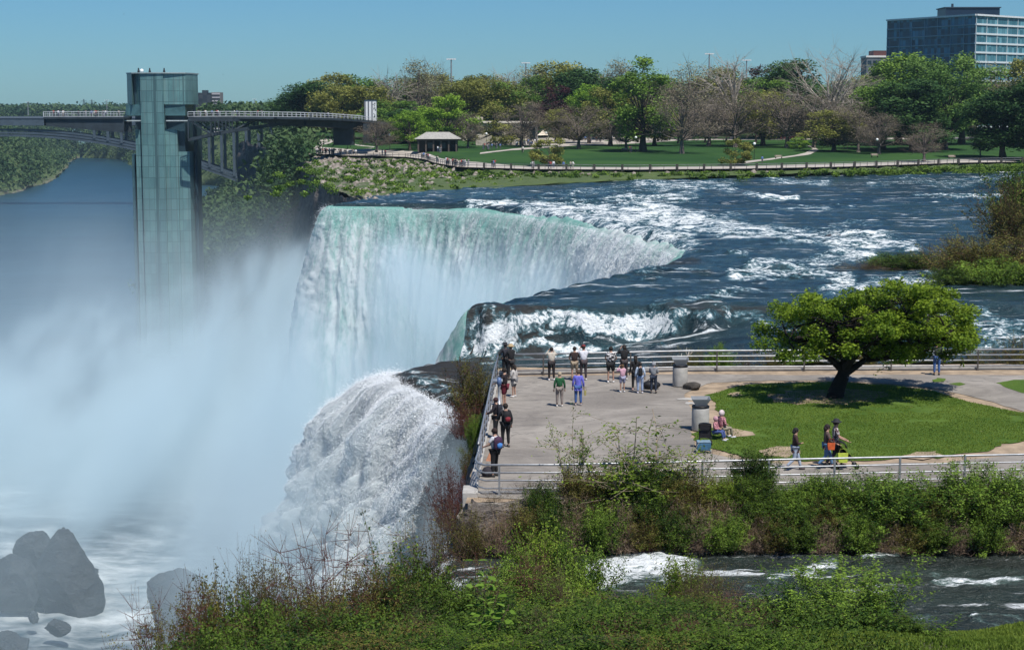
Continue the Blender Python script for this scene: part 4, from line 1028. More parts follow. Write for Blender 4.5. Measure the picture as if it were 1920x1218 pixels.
bproto('green', L['shrubg'], STEM, 3, seed=140, h=2.0, r=1.6, nst=100, nlf=230, ls=.085, upright=.4)
bproto('fresh', L['fresh'], STEM, 2, seed=160, h=2.1, r=1.5, nst=80, nlf=170, ls=.085, upright=.5)
bproto('olive', L['shrubo'], STEMR, 3, seed=180, h=2.2, r=1.6, nst=90, nlf=170, ls=.072, upright=.45)
bproto('twiggy', L['shrubo'], STEM, 3, seed=220, h=2.4, r=1.3, nst=60, nlf=34, ls=.06, sub=10, upright=.55)
bproto('red', L['red'], STEMR, 2, seed=260, h=1.8, r=1.4, nst=80, nlf=60, ls=.06, sub=9, upright=.35)
bproto('sapling', L['fresh'], pmat('pale_stem', (.30,.24,.17), .8), 3, seed=300, h=3.0, r=.7, nst=6, nlf=170, ls=.10, sub=12, upright=.68, stem_r=.026)
bproto('bare', L['straw'], STEMR, 2, seed=340, h=2.6, r=1.0, nst=16, nlf=12, ls=.05, sub=16, upright=.65, stem_r=.016)
bproto('juniper', L['shrubg'], STEM, 1, seed=380, h=2.4, r=1.9, nst=44, nlf=520, ls=.07, sub=8, upright=-.05, droop=-1.1, tipleaf=.05)
bproto('rooty', L['straw'], pmat('dry_roots', (.30,.21,.15), .9, var=.5, scale=3), 3, seed=420, h=1.1, r=1.6, nst=150, nlf=14, ls=.07, sub=8, upright=-.1, droop=1.6, stem_r=.012)
BN = dict(fresh='leafy_bush', leafy='leafy_bush', green='leafy_bush', olive='leafy_bush', twiggy='twiggy_bush', red='reddish_bush', sapling='young_sapling', bare='bare_shrub', juniper='spreading_shrub', rooty='tangled_shrub')
_bi = [0]
def bush(kind, x, base, h, w, label, group=None, rot=None, sy=1.0):
    """base = world point"""
    v, h0, r0 = BP[kind]; i = _bi[0]; _bi[0] += 1; a, b = v[i % len(v)]
    o = empty(BN[kind], base, (i*2.4) % 6.28 if rot is None else rot, label, 'bush' if kind != 'sapling' else 'sapling', group)
    o.scale = (w/(2*r0*.85), w/(2*r0*.85)*sy, h/h0*1.22); link('stems', a, parent=o); link('foliage', b, parent=o); return o
def bush_px(kind, x, top, Y, z, wpx, label, group=None):
    p = Py(x, top, Y); return bush(kind, x, (p.x, Y, z), p.z - z, wpx * Y / F_PX, label, group)
# ---------------------------------------------------------------- bushes by hand, then the rows along the banks
GS = 'shrubs along the channel bank below the rail'
rb = random.Random(12)
kinds_row = ['rooty','olive','leafy','rooty','olive','leafy','green','olive','green','green','leafy','green','green','leafy','green']
desc = {'fresh':'fresh yellow green shrub','leafy':'dark green leafy shrub','green':'bright green shrub','olive':'olive brown twiggy shrub','rooty':'dry brown stem tangle','twiggy':'thin twiggy shrub'}
LM = [(945,'at the terrace corner'),(985,'right of the terrace corner'),(1030,'left of the tall thin sapling'),(1078,'under the tall thin sapling'),(1125,'between the two thin saplings'),(1165,'under the bending sapling'),(1215,'under the pale stemmed sapling'),(1260,'right of the pale stemmed sapling'),(1313,'below the near litter bin'),(1360,'below the seated pair'),(1415,'below the dense bush at the rail'),(1450,'left of the walking woman'),(1490,'below the walking woman'),(1550,'below the walking couple'),(1600,'below the pushed pushchair'),(1665,'under the second clear rail post'),(1710,'right of the second clear rail post'),(1750,'left of the third clear rail post'),(1790,'under the third clear rail post'),(1850,'left of the last rail post'),(1905,'under the last rail post'),(1950,'at the right edge'),(1990,'beyond the right edge')]
def lm(x, used={}):
    return min(LM, key=lambda q: abs(q[0]-x))[1]
def rank(row, y, n0, Yf, z, wpx, jit, kf, yf=lambda x: 0):
    for i, (x, w) in enumerate(LM):
        if x < 1000 and row != 'lower': continue
        kd = kf(x, i); bush_px(kd, x + rb.uniform(-6, 6), y + yf(x) + rb.uniform(-jit, jit), Yf, z, wpx, f'{desc[kd]}, {row} bank row, {w}', GS)
rank('upper', 902, 0, 58.9, -.35, 96, 11, lambda x, i: (['olive','leafy','leafy','olive'][i % 4] if x < 1330 else ['green','fresh','leafy','green'][i % 4]), lambda x: 24 if x < 1050 else (-10 if x < 1450 else 17))
rank('middle', 934, 0, 58.1, -.95, 96, 9, lambda x, i: (['olive','rooty','leafy','rooty'][i % 4] if x < 1420 else ['green','olive','green','leafy'][i % 4]), lambda x: (x-1000)*.012)
rank('lower', 958, 0, 57.2, -1.55, 92, 7, lambda x, i: ['rooty','olive','leafy','rooty','green'][i % 5], lambda x: (x-1000)*.028)
# accents
bush_px('leafy', 1415, 856, 60.0, -.3, 95, 'dense dark leafy bush standing up through the near rail below the lawn')
bush_px('leafy', 1215, 868, 59.6, -.4, 150, 'dark leafy bush overtopping the near rail left of the pale stemmed saplings')
bush_px('sapling', 1078, 800, 59.2, -.5, 60, 'tall thin sapling before the terrace, leftmost of the saplings at the near rail')
bush_px('sapling', 1150, 815, 59.0, -.5, 110, 'sapling with bending top between the thin sapling and the pale stemmed one')
bush_px('sapling', 1215, 806, 58.8, -.6, 120, 'pale stemmed sapling spreading to the upper right over the terrace')
bush_px('sapling', 1290, 838, 59.4, -.5, 70, 'short sapling just left of the dense dark bush at the rail')
bush_px('twiggy', 1000, 905, 59.4, -.5, 80, 'low twiggy bush at the foot of the first rail posts')
bush_px('green', 1840, 885, 58.6, -.9, 190, 'broad fresh green bush under the last visible rail posts')
bush_px('green', 1650, 905, 58.4, -.9, 190, 'broad bright green bush below the rail under the walking couple')
bush_px('green', 1540, 898, 59.0, -.8, 120, 'green bush against the rail below the walking woman')
bush_px('leafy', 1012, 915, 58.4, -.8, 60, 'small leafy bush at the right end of the pale broken slabs')
bush_px('twiggy', 930, 925, 58.2, -1.0, 60, 'twiggy bush growing between the pale broken slabs')
# left flank of the island
bush_px('olive', 886, 690, 81.5, -1.9, 96, 'green and russet bush leaning out over the falls beside the left rail')
bush_px('red', 872, 752, 79.0, -1.9, 74, 'russet twiggy bush below the green bush at the left rail')
bush_px('green', 893, 790, 74.0, -1.7, 40, 'narrow green bush hugging the cliff halfway along the left rail')
bush_px('olive', 885, 845, 68.0, -1.9, 52, 'trailing olive bush on the cliff below the left rail')
bush_px('red', 843, 880, 62.5, -2.2, 88, 'red twigged bush hanging over the gorge below the terrace corner')
bush_px('red', 868, 905, 61.0, -2.4, 64, 'small red brown bush right under the concrete terrace corner')
bush_px('twiggy', 838, 962, 57.5, -2.2, 100, 'twiggy bush at the cliff edge above the channel lip')
bush_px('olive', 880, 970, 57.0, -2.0, 80, 'olive bush on the ledge rocks below the terrace corner')
# plants beyond the far rail
for i, x in enumerate([1250, 1300, 1350, 1400, 1450, 1500, 1560, 1620, 1690, 1760, 1830]):
    bush_px(['twiggy','olive','green'][i % 3], x, 655 + rb.uniform(-4, 8), 91.5, -1.2, 62, f'{["thin twiggy","low olive","low green"][i % 3]} plant behind the far rail', 'plants behind the far rail')
bush_px('olive', 1905, 640, 90.5, -1.0, 90, 'olive bush behind the far rail at the right edge')
bush_px('green', 1912, 775, 75, 0, 44, 'small dark green bush at the right end of the lawn')
# islet in the rapids
struct(loft('islet', [[Pz(1565,498,-1.7), Pz(1640,485,-1.7), Pz(1750,470,-1.7), Pz(1990,440,-1.7)], [Pz(1600,498,-1.5), Pz(1660,492,-1.2), Pz(1760,488,-1.0), Pz(1990,475,-.8)], [Pz(1620,505,-1.5), Pz(1700,508,-1.3), Pz(1800,512,-1.1), Pz(1990,515,-1.0)], [Pz(1630,509,-2.1), Pz(1710,514,-2.1), Pz(1800,526,-2.1), Pz(1990,532,-2.1)]], 120, mat_rock('islet_soil', (.03,.025,.018), (.12,.09,.06), .5), .35, 61, sc=.4, sub=6))
GI = 'bushes on the islet in the rapids'
for x, tp, Yv, w, kd, lb in [(1590,478,160,70,'twiggy','bare grey bush at the left tip of the islet'),(1630,468,160,80,'twiggy','grey twiggy bush second from the left tip of the islet'),(1675,462,162,70,'olive','olive bush left of the low middle of the islet'),
    (1720,458,160,90,'leafy','dark bush in the middle of the islet'),(1765,445,158,80,'twiggy','grey brown bush before the tall olive bushes of the islet'),(1815,435,152,110,'olive','tall olive bush on the right half of the islet'),
    (1870,425,150,130,'olive','largest olive bush of the islet'),(1925,440,148,120,'olive','olive bush of the islet cut by the right edge'),(1800,488,146,80,'leafy','dark bush at the water side of the islet'),(1880,470,145,110,'green','green bush at the right water side of the islet'),
    (1905,360,190,90,'olive','tall olive bush rising behind the islet at the right edge'),(1935,330,200,100,'leafy','tall bush behind the islet, cut by the right edge'),(1660,500,153,60,'twiggy','low grey bush at the front of the islet')]:
    bush_px('green' if kd == 'olive' and x < 1800 else kd, x, tp + (22 if tp > 400 else 0), Yv - 1.5, -1.9, w*1.4, lb, GI)
# foreground, near side of the channel: nearest plants
GF = 'foreground bushes on the near bank'
def fb(kd, x, top, Y, w, lb, z=None, grp=GF):
    p = Py(x, top, Y); z = nb_z(p.x, Y) if z is None else z; return bush(kd, x, (p.x, Y, z - .1), max(.5, p.z - z), w * Y / F_PX, lb, grp)
FG = [
 ('olive',300,1140,42,130,'olive brown bush at the lower left, nearest the boulders'),('olive',360,1090,43,150,'olive bush second from the lower left edge of the thicket'),
 ('olive',420,1062,43,170,'tall olive bush rising left of the bare tall twigs'),('leafy',455,1095,41,150,'dark leafy bush before the tall olive bush at the lower left'),('olive',500,1090,42.5,150,'olive bush just left of the bare tall twigs'),
 ('bare',610,985,42,120,'tallest bare twigged shrub standing against the white falls'),('bare',565,1020,42.6,80,'second bare twigged shrub left of the tallest one'),('twiggy',540,1085,42,130,'twiggy shrub at the foot of the bare tall twigs'),
 ('olive',600,1110,41,150,'olive thicket below the tallest bare twigs'),('olive',660,1085,42.5,140,'olive bush right of the tallest bare twigs'),('olive',715,1088,43.5,130,'feathery olive bush at the foot of the white falls'),
 ('leafy',650,1150,39,170,'dark bush at the bottom edge under the bare twigs'),('leafy',380,1165,39,180,'dark bush at the bottom edge, lower left'),('leafy',510,1160,39,170,'dark bush at the bottom edge left of the bare twigs'),
 ('twiggy',800,985,46,150,'tall dark twiggy bush between the falls and the channel lip'),('leafy',780,1045,45,130,'dark leafy bush right of the white falls foot'),('leafy',760,1110,43,150,'dark leafy bush left of the bright broad leaved plant'),
 ('leafy',850,1090,44,150,'dark bush behind the bright broad leaved plant'),('green',985,1030,48.5,150,'green bush rising in front of the channel lip'),('fresh',1020,985,49.5,170,'tall green bush before the dark bank, left of the white hump of water'),
 ('green',1075,1005,49,150,'green bush touching the white hump of water from the left'),('green',1000,1060,47,180,'green bush in the second rank below the channel lip'),('leafy',930,1110,44,170,'dark green bush right behind the bright broad leaved plant'),
 ('fresh',1110,1085,46.5,150,'light green bush below the white hump of water'),('green',1200,1095,46.5,150,'green bush under the right part of the white hump'),('fresh',1285,1030,48.5,130,'feathery green bush right of the white hump of water'),
 ('twiggy',1340,1045,48,130,'grey green feathery bush beside the open channel water'),('fresh',1330,1095,46.5,150,'green bush at the edge of the open channel water'),('fresh',1060,1140,43,190,'green bush near the bottom edge, middle'),
 ('leafy',1160,1150,42,190,'dark leafy bush near the bottom edge, middle right'),('leafy',1270,1145,42.5,180,'dark leafy bush at the bottom left of the spreading shrub'),('leafy',980,1165,41,180,'dark bush at the bottom edge right of the bright plant'),
 ('leafy',1390,1135,43.5,170,'dark leafy bush beside the spreading shrub'),('leafy',1450,1150,42.5,150,'dark bush under the left arms of the spreading shrub'),('twiggy',1380,1165,41,150,'twiggy bush at the bottom edge left of the spreading shrub'),
 ('juniper',1600,1052,43,350,'spreading shrub with upswept fresh tips in front of the channel'),('leafy',1560,1130,42,200,'dark bush under the spreading shrub'),('leafy',1480,1120,43,140,'dark low bush at the left foot of the spreading shrub'),
 ('leafy',1680,1150,42,130,'dark low bush at the right foot of the spreading shrub'),('leafy',860,1165,40,160,'dark bush at the bottom edge under the bright plant'),('olive',730,1170,39,150,'olive bush at the bottom edge below the foot of the falls'),
 ('green',1120,1190,40,180,'green bush cut by the bottom edge, middle'),('leafy',1240,1195,40,180,'leafy bush cut by the bottom edge, middle right'),
 ('sapling',740,1000,46,70,'slim sapling between the bare twigs and the channel lip'),('bare',1180,1150,39,60,'small bare shrub sticking up at the bottom edge, middle'),('bare',1280,1165,38.5,60,'small bare shrub at the bottom edge left of the spreading shrub'),
 ('olive',700,1215,36,240,'olive bush at the very bottom edge, left of the bright plant'),('leafy',830,1205,36,240,'leafy bush at the very bottom edge, below the bright plant'),('fresh',960,1200,36,240,'green bush at the very bottom edge, right of the bright plant'),('leafy',1090,1200,36,240,'leafy bush at the very bottom edge, middle'),('olive',1220,1200,36,240,'olive bush at the very bottom edge, right of middle'),('leafy',1350,1190,36.5,240,'leafy bush at the very bottom edge, left of the spreading shrub'),('green',1450,1200,36.5,200,'green bush at the very bottom edge, under the spreading shrub'),('leafy',560,1205,36.5,240,'leafy bush at the very bottom edge, under the bare twigs'),('leafy',420,1200,37,220,'leafy bush at the very bottom edge, lower left'),
 
 ('bare',1430,1110,42,50,'thin bare stem beside the spreading shrub'),('twiggy',200,1200,42,60,'few twig tips at the lower left corner'),
]
for k, x, tp, Yv, w, lb in FG:
    fb(k, x, tp + (45 if x < 500 else 26 if 930 < x < 1420 and tp < 1160 else 12 if 760 < x < 1700 else 0), Yv, w, lb)
blades('bank_grass', [(3, 31), (16, 31), (16, 51), (3, 51)], 150000, .085, L['grass'], lambda x, y: bank_z(x, y), 'coarse green grass on the near bank')
# dry stalks and thin leaders that stand up out of the thicket
_rs = random.Random(31)
for i, (x, tp, Yv, w_) in enumerate([(820,1010,46,'behind the tall dark twiggy bush'),(905,1030,46,'above the bright broad leaved plant'),(985,1020,47,'left of the white hump of water'),(1045,1060,46,'below the left end of the white hump'),(1130,1105,44,'under the middle of the white hump'),(1215,1110,43,'under the right end of the white hump'),(1310,1060,46,'beside the feathery bush at the channel'),(1370,1100,43,'left of the spreading shrub'),(700,1060,43,'right of the bare twigs'),(470,1050,42,'left of the second bare twigs'),(350,1080,42,'above the second lower left bush'),(270,1120,42,'at the leftmost bush'),(1010,1140,40,'right of the bright broad leaved plant, low'),(1150,1160,39,'at the bottom edge, middle'),(1300,1150,39,'at the bottom edge below the feathery bush'),(780,1140,40,'left of the bright broad leaved plant, low'),(620,1140,39,'low under the tallest bare twigs'),(500,1150,39,'low under the second bare twigs')]):
    fb('bare' if i % 3 else 'twiggy', x, tp, Yv, 75, f'dry pale stalks {w_}')
# the bright broad-leaved plant
def broad_plant():
    b = Py(905, 1235, 38); root = empty('broadleaf_plant', tuple(b), 0, 'bright lime broad leaved plant standing in front of the dark foreground bushes', 'plant')
    rg = np.random.default_rng(3); P0 = []; P1 = []; LV = []; LF = []; T = []; n = 0
    for sx, h in ((-.12, 2.35), (.05, 2.0), (.25, 1.7), (.42, 1.3)):
        pts = [np.array([sx*.4 + (sx)*t + .03*math.sin(t*7+sx), .05*math.sin(5*t), h*t]) for t in np.linspace(0, 1, 12)]
        for i in range(11): P0.append(pts[i]); P1.append(pts[i+1])
        for i in range(1, 12):
            for sgn in (-1, 1):
                if rg.random() < .22: continue
                a = rg.uniform(-.7, .7) + (0 if sgn > 0 else math.pi); d = np.array([math.cos(a), math.sin(a)*.8 - .3, rg.uniform(-.35, .35)]); d /= np.linalg.norm(d)
                L_ = rg.uniform(.17, .27); w = L_*.36; s = np.cross(d, [0, 0, 1.]); s /= np.linalg.norm(s); s = s*.9 + np.array([0,0,rg.uniform(-.6,.6)]); p = pts[i] + d*.05; up = np.cross(s, d)
                LV += [p, p + d*L_*.3 + s*w, p + d*L_*.65 + s*w*.75, p + d*L_ - up*.03, p + d*L_*.65 - s*w*.75, p + d*L_*.3 - s*w, p + d*L_*.5 + up*.015]
                LF += [(n, n+1, n+6), (n+1, n+2, n+6), (n+2, n+3, n+6), (n+3, n+4, n+6), (n+4, n+5, n+6), (n+5, n, n+6)]; T += [rg.uniform(.1, .9)]*7; n += 7
                P0.append(pts[i]); P1.append(p)
    V, Fc = tubes_np(P0, P1, .009, .006, 5); link('stems', npmesh('stems', V, Fc), STEM, root)
    link('leaves', npmesh('leaves', np.array(LV), np.array(LF), {'tint': np.array(T)}), L['lime'], root)
broad_plant()
# loose undergrowth between the foreground bushes
rg = np.random.default_rng(55); n = 90000
ux = rg.uniform(-10, 11, n); uy = rg.uniform(34, 49.5, n); k = (fbm(ux*.7, uy*.7, 0, 9, 4) > -.35) & (ux < 8.2 - .25*(uy-40)) & (ux > -7.0 + .12*(46-uy)); ux, uy = ux[k], uy[k]
uz = bank_z(ux, uy) - np.where(ux < -3.5, (-3.5-ux)*.45, 0) + rg.random(len(ux))**1.3 * .75 * (.2 + 1.2*np.clip(fbm(ux*.5, uy*.5, 0, 10, 3)+.5, 0, 1))
V, Fc = leaves_np(np.stack([ux, uy, uz], 1), .08*rg.uniform(.6, 1.4, len(ux)), rg, up=.4)
tag(link('undergrowth', npmesh('undergrowth', V, Fc, {'tint': np.repeat(np.clip(rg.normal(.35, .25, len(ux)), 0, 1), 4)}), L['shrubd']), 'low leafy undergrowth filling the ground between the foreground bushes', 'undergrowth', kind='stuff')

# ---------------------------------------------------------------- rocks
def rock(name, c, sz, seed, mat, label, cat='boulder', group=None, rz=0, peak=0.0, cuts=5, amp=.28, tilt=0, taper=0.0):
    bm = bmesh.new(); bmesh.ops.create_icosphere(bm, subdivisions=cuts, radius=1)
    V = np.array([v.co[:] for v in bm.verts]); r2 = np.random.default_rng(seed)
    for _ in range(9):                                        # flat fracture faces
        nrm = r2.normal(size=3); nrm /= np.linalg.norm(nrm); dd = V @ nrm; lim = r2.uniform(.55, .82); V = V - np.maximum(0, dd - lim)[:, None]*nrm*1.0
    V *= (1 + amp*fbm(V[:,0]*1.3+seed, V[:,1]*1.3, V[:,2]*1.3, seed, 4) - amp*.5*np.abs(fbm(V[:,0]*2.5+seed, V[:,1]*2.5, V[:,2]*4, seed+3, 5, .6)))[:, None]
    if taper: V[:, :2] *= (1 - taper*V[:, 2:3])
    if peak: V[:, 2] += peak * np.maximum(0, 1 - np.hypot(V[:, 0]-.15, V[:, 1])*1.3)
    for v, p in zip(bm.verts, V): v.co = p
    me = bpy.data.meshes.new(name); bm.to_mesh(me); bm.free(); o = link(name, me, mat, smooth=False)
    o.location = c; o.scale = sz; o.rotation_euler = (0, tilt, rz); return tag(o, label, cat, group)
def rpx(x0, x1, ytop, ybot, z, seed, label, name='boulder', mat=BOULDER, group=None, cat='boulder', **kw):
    p = Pz((x0+x1)/2, ybot, z); w = (x1-x0)/2*p.y/F_PX; h = (ybot-ytop)*p.y/F_PX; return rock(name, (p.x, p.y + w*.4, z + h*.15), (w, w*.8, h*.9), seed, mat, label, cat, group, **kw)
GB = 'boulders at the foot of the falls'
rpx(45,185,1000,1120,-47.5,8,'largest pointed dark boulder in the spray at the left', group=GB, peak=.12, amp=.2, taper=.3)
rpx(20,110,1000,1080,-46,5,'rounded boulder leaning on the left of the pointed one', group=GB)
rpx(-50,70,1045,1120,-47,7,'low boulder cut by the left edge', group=GB)
rpx(-60,190,1070,1112,-48,21,'broad dark rock base under the pointed boulder', group=GB)
rpx(248,400,1062,1165,-47,19,'steep slanting boulder right of the pointed one', group=GB, tilt=-.5, amp=.15)
rpx(80,132,1158,1180,-47.5,13,'small flat rock in the foam at the bottom left', group=GB)
rpx(-30,60,1180,1230,-47.5,14,'low rock at the bottom left corner', group=GB)
rpx(50,75,1145,1162,-47.5,17,'tiny rock above the small flat rock in the foam', group=GB)
rpx(85,140,1108,1122,-47.5,18,'thin rock line awash between the big boulders and the flat rock', group=GB)
rpx(1330,1390,565,582,-1.9,31,'flat dark rock awash in the rapids above the bench', name='river_rock', mat=ROCKW, cat='rock')
rpx(1240,1320,570,580,-2.1,32,'long low rock in the rapids left of the flat dark one', name='river_rock', mat=ROCKW, cat='rock')
rpx(1420,1480,562,574,-1.8,33,'low rock in the rapids left behind the spreading tree', name='river_rock', mat=ROCKW, cat='rock')
rpx(1545,1600,438,446,-1.6,34,'dark rock at the end of the long foam line', name='river_rock', mat=ROCKW, cat='rock')
# broken ledge slabs at the terrace corner
for i, (x0, x1, yt, yb, s) in enumerate([(905,990,940,964,41),(965,1050,945,968,42),(850,905,955,975,43),(915,1005,956,978,44)]):
    rpx(x0, x1, yt, yb, -.5 - .14*i, s, ['pale broken slab right under the near rail corner','pale flat slab further right under the near rail','small pale slab jutting over the gorge below the corner','cracked pale slab under the other ledge slabs'][i], name='ledge_slab', mat=LEDGE, cat='rock', group='ledge slabs', amp=.1)
# rubble on the promenade slope: loose stones
def stones(name, n, seed, label):
    rg = np.random.default_rng(seed); prx = [p.x for p in PR][1:]; pry = [p.y for p in PR][1:]; clx = [p.x for p in CL]; cly = [p.y for p in CL]
    V0 = np.array([(1,0,-.4),(-.5,.87,-.4),(-.5,-.87,-.4),(.2,.1,.8),(.6,.7,.2),(-.9,.1,.3)]); F0 = np.array([(0,4,3),(4,1,3),(1,5,3),(5,2,3),(2,0,3),(0,1,4),(1,2,5)])
    V = []; Fc = []
    for i in range(n):
        x = rg.uniform(-55, -12) if rg.random() < .8 else rg.uniform(-12, 60); ya = np.interp(x, prx, pry) - .5; yb = np.interp(x, clx, cly); t = rg.uniform(.02, 1); z = np.interp(x, prx, [.1]*len(prx)) - .2 - 1.6*t
        s = rg.uniform(.25, 1.0); a = rg.uniform(0, 6.28); c, sn = math.cos(a)*s, math.sin(a)*s
        q = V0 @ np.array([[c, sn, 0], [-sn, c, 0], [0, 0, s*.8]]); V.append(q + [x, ya + (yb-ya)*t, z]); Fc.append(F0 + 6*i)
    return tag(link(name, npmesh(name, np.concatenate(V), np.concatenate(Fc)), LEDGE), label, 'rubble', kind='stuff')
stones('rubble', 800, 4, 'pale loose rubble stones on the slope below the curved promenade')
# ---------------------------------------------------------------- rails
def railing(name, label, pts, hts, post_every, mat, pmat_, rad=.028, post=.07, zb=0.0, offs=.0, box=False, postlist=None, n=7):
    root = empty(name, tuple(pts[0]), 0, label, 'railing'); o0 = Vector(pts[0])
    P = [Vector(p) - o0 for p in pts]
    for h in hts:
        mb = MB(); mb.tube([p + Vector((0,0,h)) for p in P], rad * (1.35 if h == max(hts) else 1), n); mb.build('rail', mat, root, True)
    L_ = [0]
    for a, b in zip(P[:-1], P[1:]): L_.append(L_[-1] + (b-a).length)
    s = post_every * .5; k = 0
    while s < L_[-1]:
        i = max(j for j in range(len(L_)) if L_[j] <= s); i = min(i, len(P)-2); t = (s - L_[i])/(L_[i+1]-L_[i]); p = P[i].lerp(P[i+1], t); d = (P[i+1]-P[i]).normalized()
        mb = MB(); mb.box(-post/2, post/2, -post/2, post/2, zb, max(hts)-.02, Matrix.Translation(p) @ d.to_track_quat('X', 'Z').to_matrix().to_4x4())
        mb.box(-post, post, -post, post, 0.0, .02, Matrix.Translation(p) @ d.to_track_quat('X', 'Z').to_matrix().to_4x4())
        mb.build('post', pmat_, root); s += post_every; k += 1
    return root
H4 = (1.08, .80, .52, .24)
cor = Pz(893, 921, 0)
cc = [Pz(897,905,0), Pz(893,914,0), Pz(895,922,0), Pz(905,926,0), Pz(925,928,0)]
near_pts = [Pz(903,893,0)] + [Pz(895,908,0), Pz(892,917,0), Pz(897,924,0), Pz(910,927.5,0), Pz(1040,927,0), Pz(1250,922,0), Pz(1480,916,0), Pz(1700,911,0), Pz(1920,906,0), Pz(2300,896,0)]
railing('near_railing', 'grey pipe railing along the near side of the terrace, above the channel bank', near_pts, H4, 2.42, STEEL, STEEL, .03)
left_pts = [Pz(934,706,0), Pz(925,742,0), Pz(915,795,0), Pz(903,855,0), Pz(897,885,0)]
railing('left_railing', 'rusty pipe railing on the left edge of the terrace over the falls', left_pts, H4, 2.3, STEEL, DSTEEL, .03)
far_pts = [Pz(936,704,0), Pz(1120,700,0), Pz(1290,696,0), Pz(1500,695,0), Pz(1700,694,0), Pz(2100,692,0)]
railing('far_railing', 'dark pipe railing along the far side of the terrace, before the river', far_pts, H4, 4.55, STEEL, DSTEEL, .034)
# kerbs
mb = MB()
for a, b in zip(far_pts[:-1], far_pts[1:]): mb.beam(Vector(a) + Vector((0,.28,.05)), Vector(b) + Vector((0,.28,.05)), .3, .16)
struct(mb.build('kerb', CONC))
mb = MB(); a = Pz(884, 930, 0); mb.box(-.32, .22, -.1, 1.1, -1.1, .16, Matrix.Translation(a)); o = mb.build('corner_block', CONC, bevel=.03); tag(o, 'pale concrete block ending the terrace kerb at its near left corner', 'concrete block')
mb = MB(); q0, q1 = Pz(888,925,0), Pz(2200,915,0)
mb.beam(q0 + Vector((0,.15,-.18)), q1 + Vector((0,.15,-.18)), .3, .42); struct(mb.build('kerb', CONC))
mb = MB(); mb.beam(Pz(886,922,0) + Vector((0,0,-.1)), Pz(931,704,0) + Vector((0,0,-.1)), .3, .34); struct(mb.build('kerb', CONC))

# ---------------------------------------------------------------- litter bins, coin telescope, stone
def bin_(x, y, label, debris=False):
    p = Pz(x, y, 0); root = empty('litter_bin', tuple(p), 0, label, 'litter bin', 'concrete litter bins on the terrace')
    mb = MB(); mb.lathe([(.30,0),(.36,.02),(.37,.06),(.37,.92),(.355,.97),(.30,.98)], 28); mb.build('drum', CONC, root, True)
    mb = MB(); mb.lathe([(.33,.975),(.375,.99),(.375,1.05),(.34,1.07),(.28,1.07)], 28); mb.build('rim', BLACK, root, True)
    mb = MB()   # flared square hopper hood
    a, b, z0, z1 = .22, .40, 1.07, 1.36
    V = [(-a,-a*.8,z0),(a,-a*.8,z0),(a,a*.8,z0),(-a,a*.8,z0),(-b,-b*.7,z1),(b,-b*.7,z1),(b,b*.7,z1+.06),(-b,b*.7,z1+.06),(-b*.93,-b*.62,z1),(b*.93,-b*.62,z1),(b*.93,b*.62,z1+.055),(-b*.93,b*.62,z1+.055),(-a*.8,-a*.6,z0+.05),(a*.8,-a*.6,z0+.05),(a*.8,a*.6,z0+.05),(-a*.8,a*.6,z0+.05)]
    mb.add(V, [(0,1,5,4),(1,2,6,5),(2,3,7,6),(3,0,4,7),(4,5,9,8),(5,6,10,9),(6,7,11,10),(7,4,8,11),(8,9,13,12),(9,10,14,13),(10,11,15,14),(11,8,12,15),(12,13,14,15),(3,2,1,0)])
    mb.build('hopper', pmat('grey_moulded_plastic' , (.22,.235,.25), .45, var=.1), root)
    return root
bin_(1275, 724, 'concrete litter bin with grey hopper standing near the far rail')
bin_(1313, 806, 'concrete litter bin with grey hopper at the left tip of the lawn')
p = Pz(1300, 729, 0); rock('flat_stone', (p.x, p.y, .12), (.52,.42,.22), 66, mat_rock('dark_flat_stone', (.03,.026,.022), (.10,.085,.07), 1.2), 'flat dark round stone beside the far litter bin', 'stone', amp=.12)
for i, (x, y, s) in enumerate([(1303,756,.5),(1288,748,.55)]):
    p = Pz(x, y, 0); rock('paving_slab', (p.x, p.y, .02), (s, s*.5, .05), 70+i, CONC, ['broken pale paving slab in the dirt above the near litter bin','second broken pale slab, nearer the flat dark stone'][i], 'slab', amp=.1)
def dead_branch():
    b = Pz(1280, 690, -.4); root = MB()
    def t(pts, r): root.tube([Vector(((x-1280)/34., .1, (690-y)/34.)) for x, y in pts], r, 6)
    t([(1279,700),(1280,680),(1284,664),(1287,650)], [.05,.045,.04,.02]); t([(1284,664),(1291,656),(1294,650)], [.035,.03,.012]); t([(1284,664),(1281,656),(1282,646)], [.03,.025,.012]); t([(1278,695),(1268,672),(1266,660)], [.045,.03,.015]); t([(1278,690),(1272,672),(1273,657)], [.04,.03,.015])
    o = root.build('dead_branch', BARKW, smooth=True); o.location = (b.x, 89.6, -.35); tag(o, 'bleached dead branch sticking up behind the far rail by the litter bin', 'branch')
dead_branch()
def telescope():
    p = Pz(936, 764, 0); root = empty('coin_telescope', tuple(p), 0, 'blue and silver coin operated telescope on a post at the left rail', 'telescope')
    bl = pmat('blue_enamel', (.10,.16,.30), .4); sv = pmat('silver_enamel', (.45,.47,.5), .35, .4)
    mb = MB(); mb.lathe([(.20,0),(.20,.05),(.07,.08),(.055,.95),(.09,1.0)], 16); mb.build('pedestal', sv, root, True)
    mb = MB(); mb.lathe([(.05,1.0),(.11,1.06),(.14,1.2),(.11,1.36),(.05,1.40)], 14, sx=.9, sy=1.2); mb.build('head', bl, root, True)
    mb = MB(); mb.tube([(-.28,.0,1.22),(.16,0,1.26)], [.10,.07], 14); mb.build('barrel', sv, root, True)
telescope()
def wheel_cooler(): pass

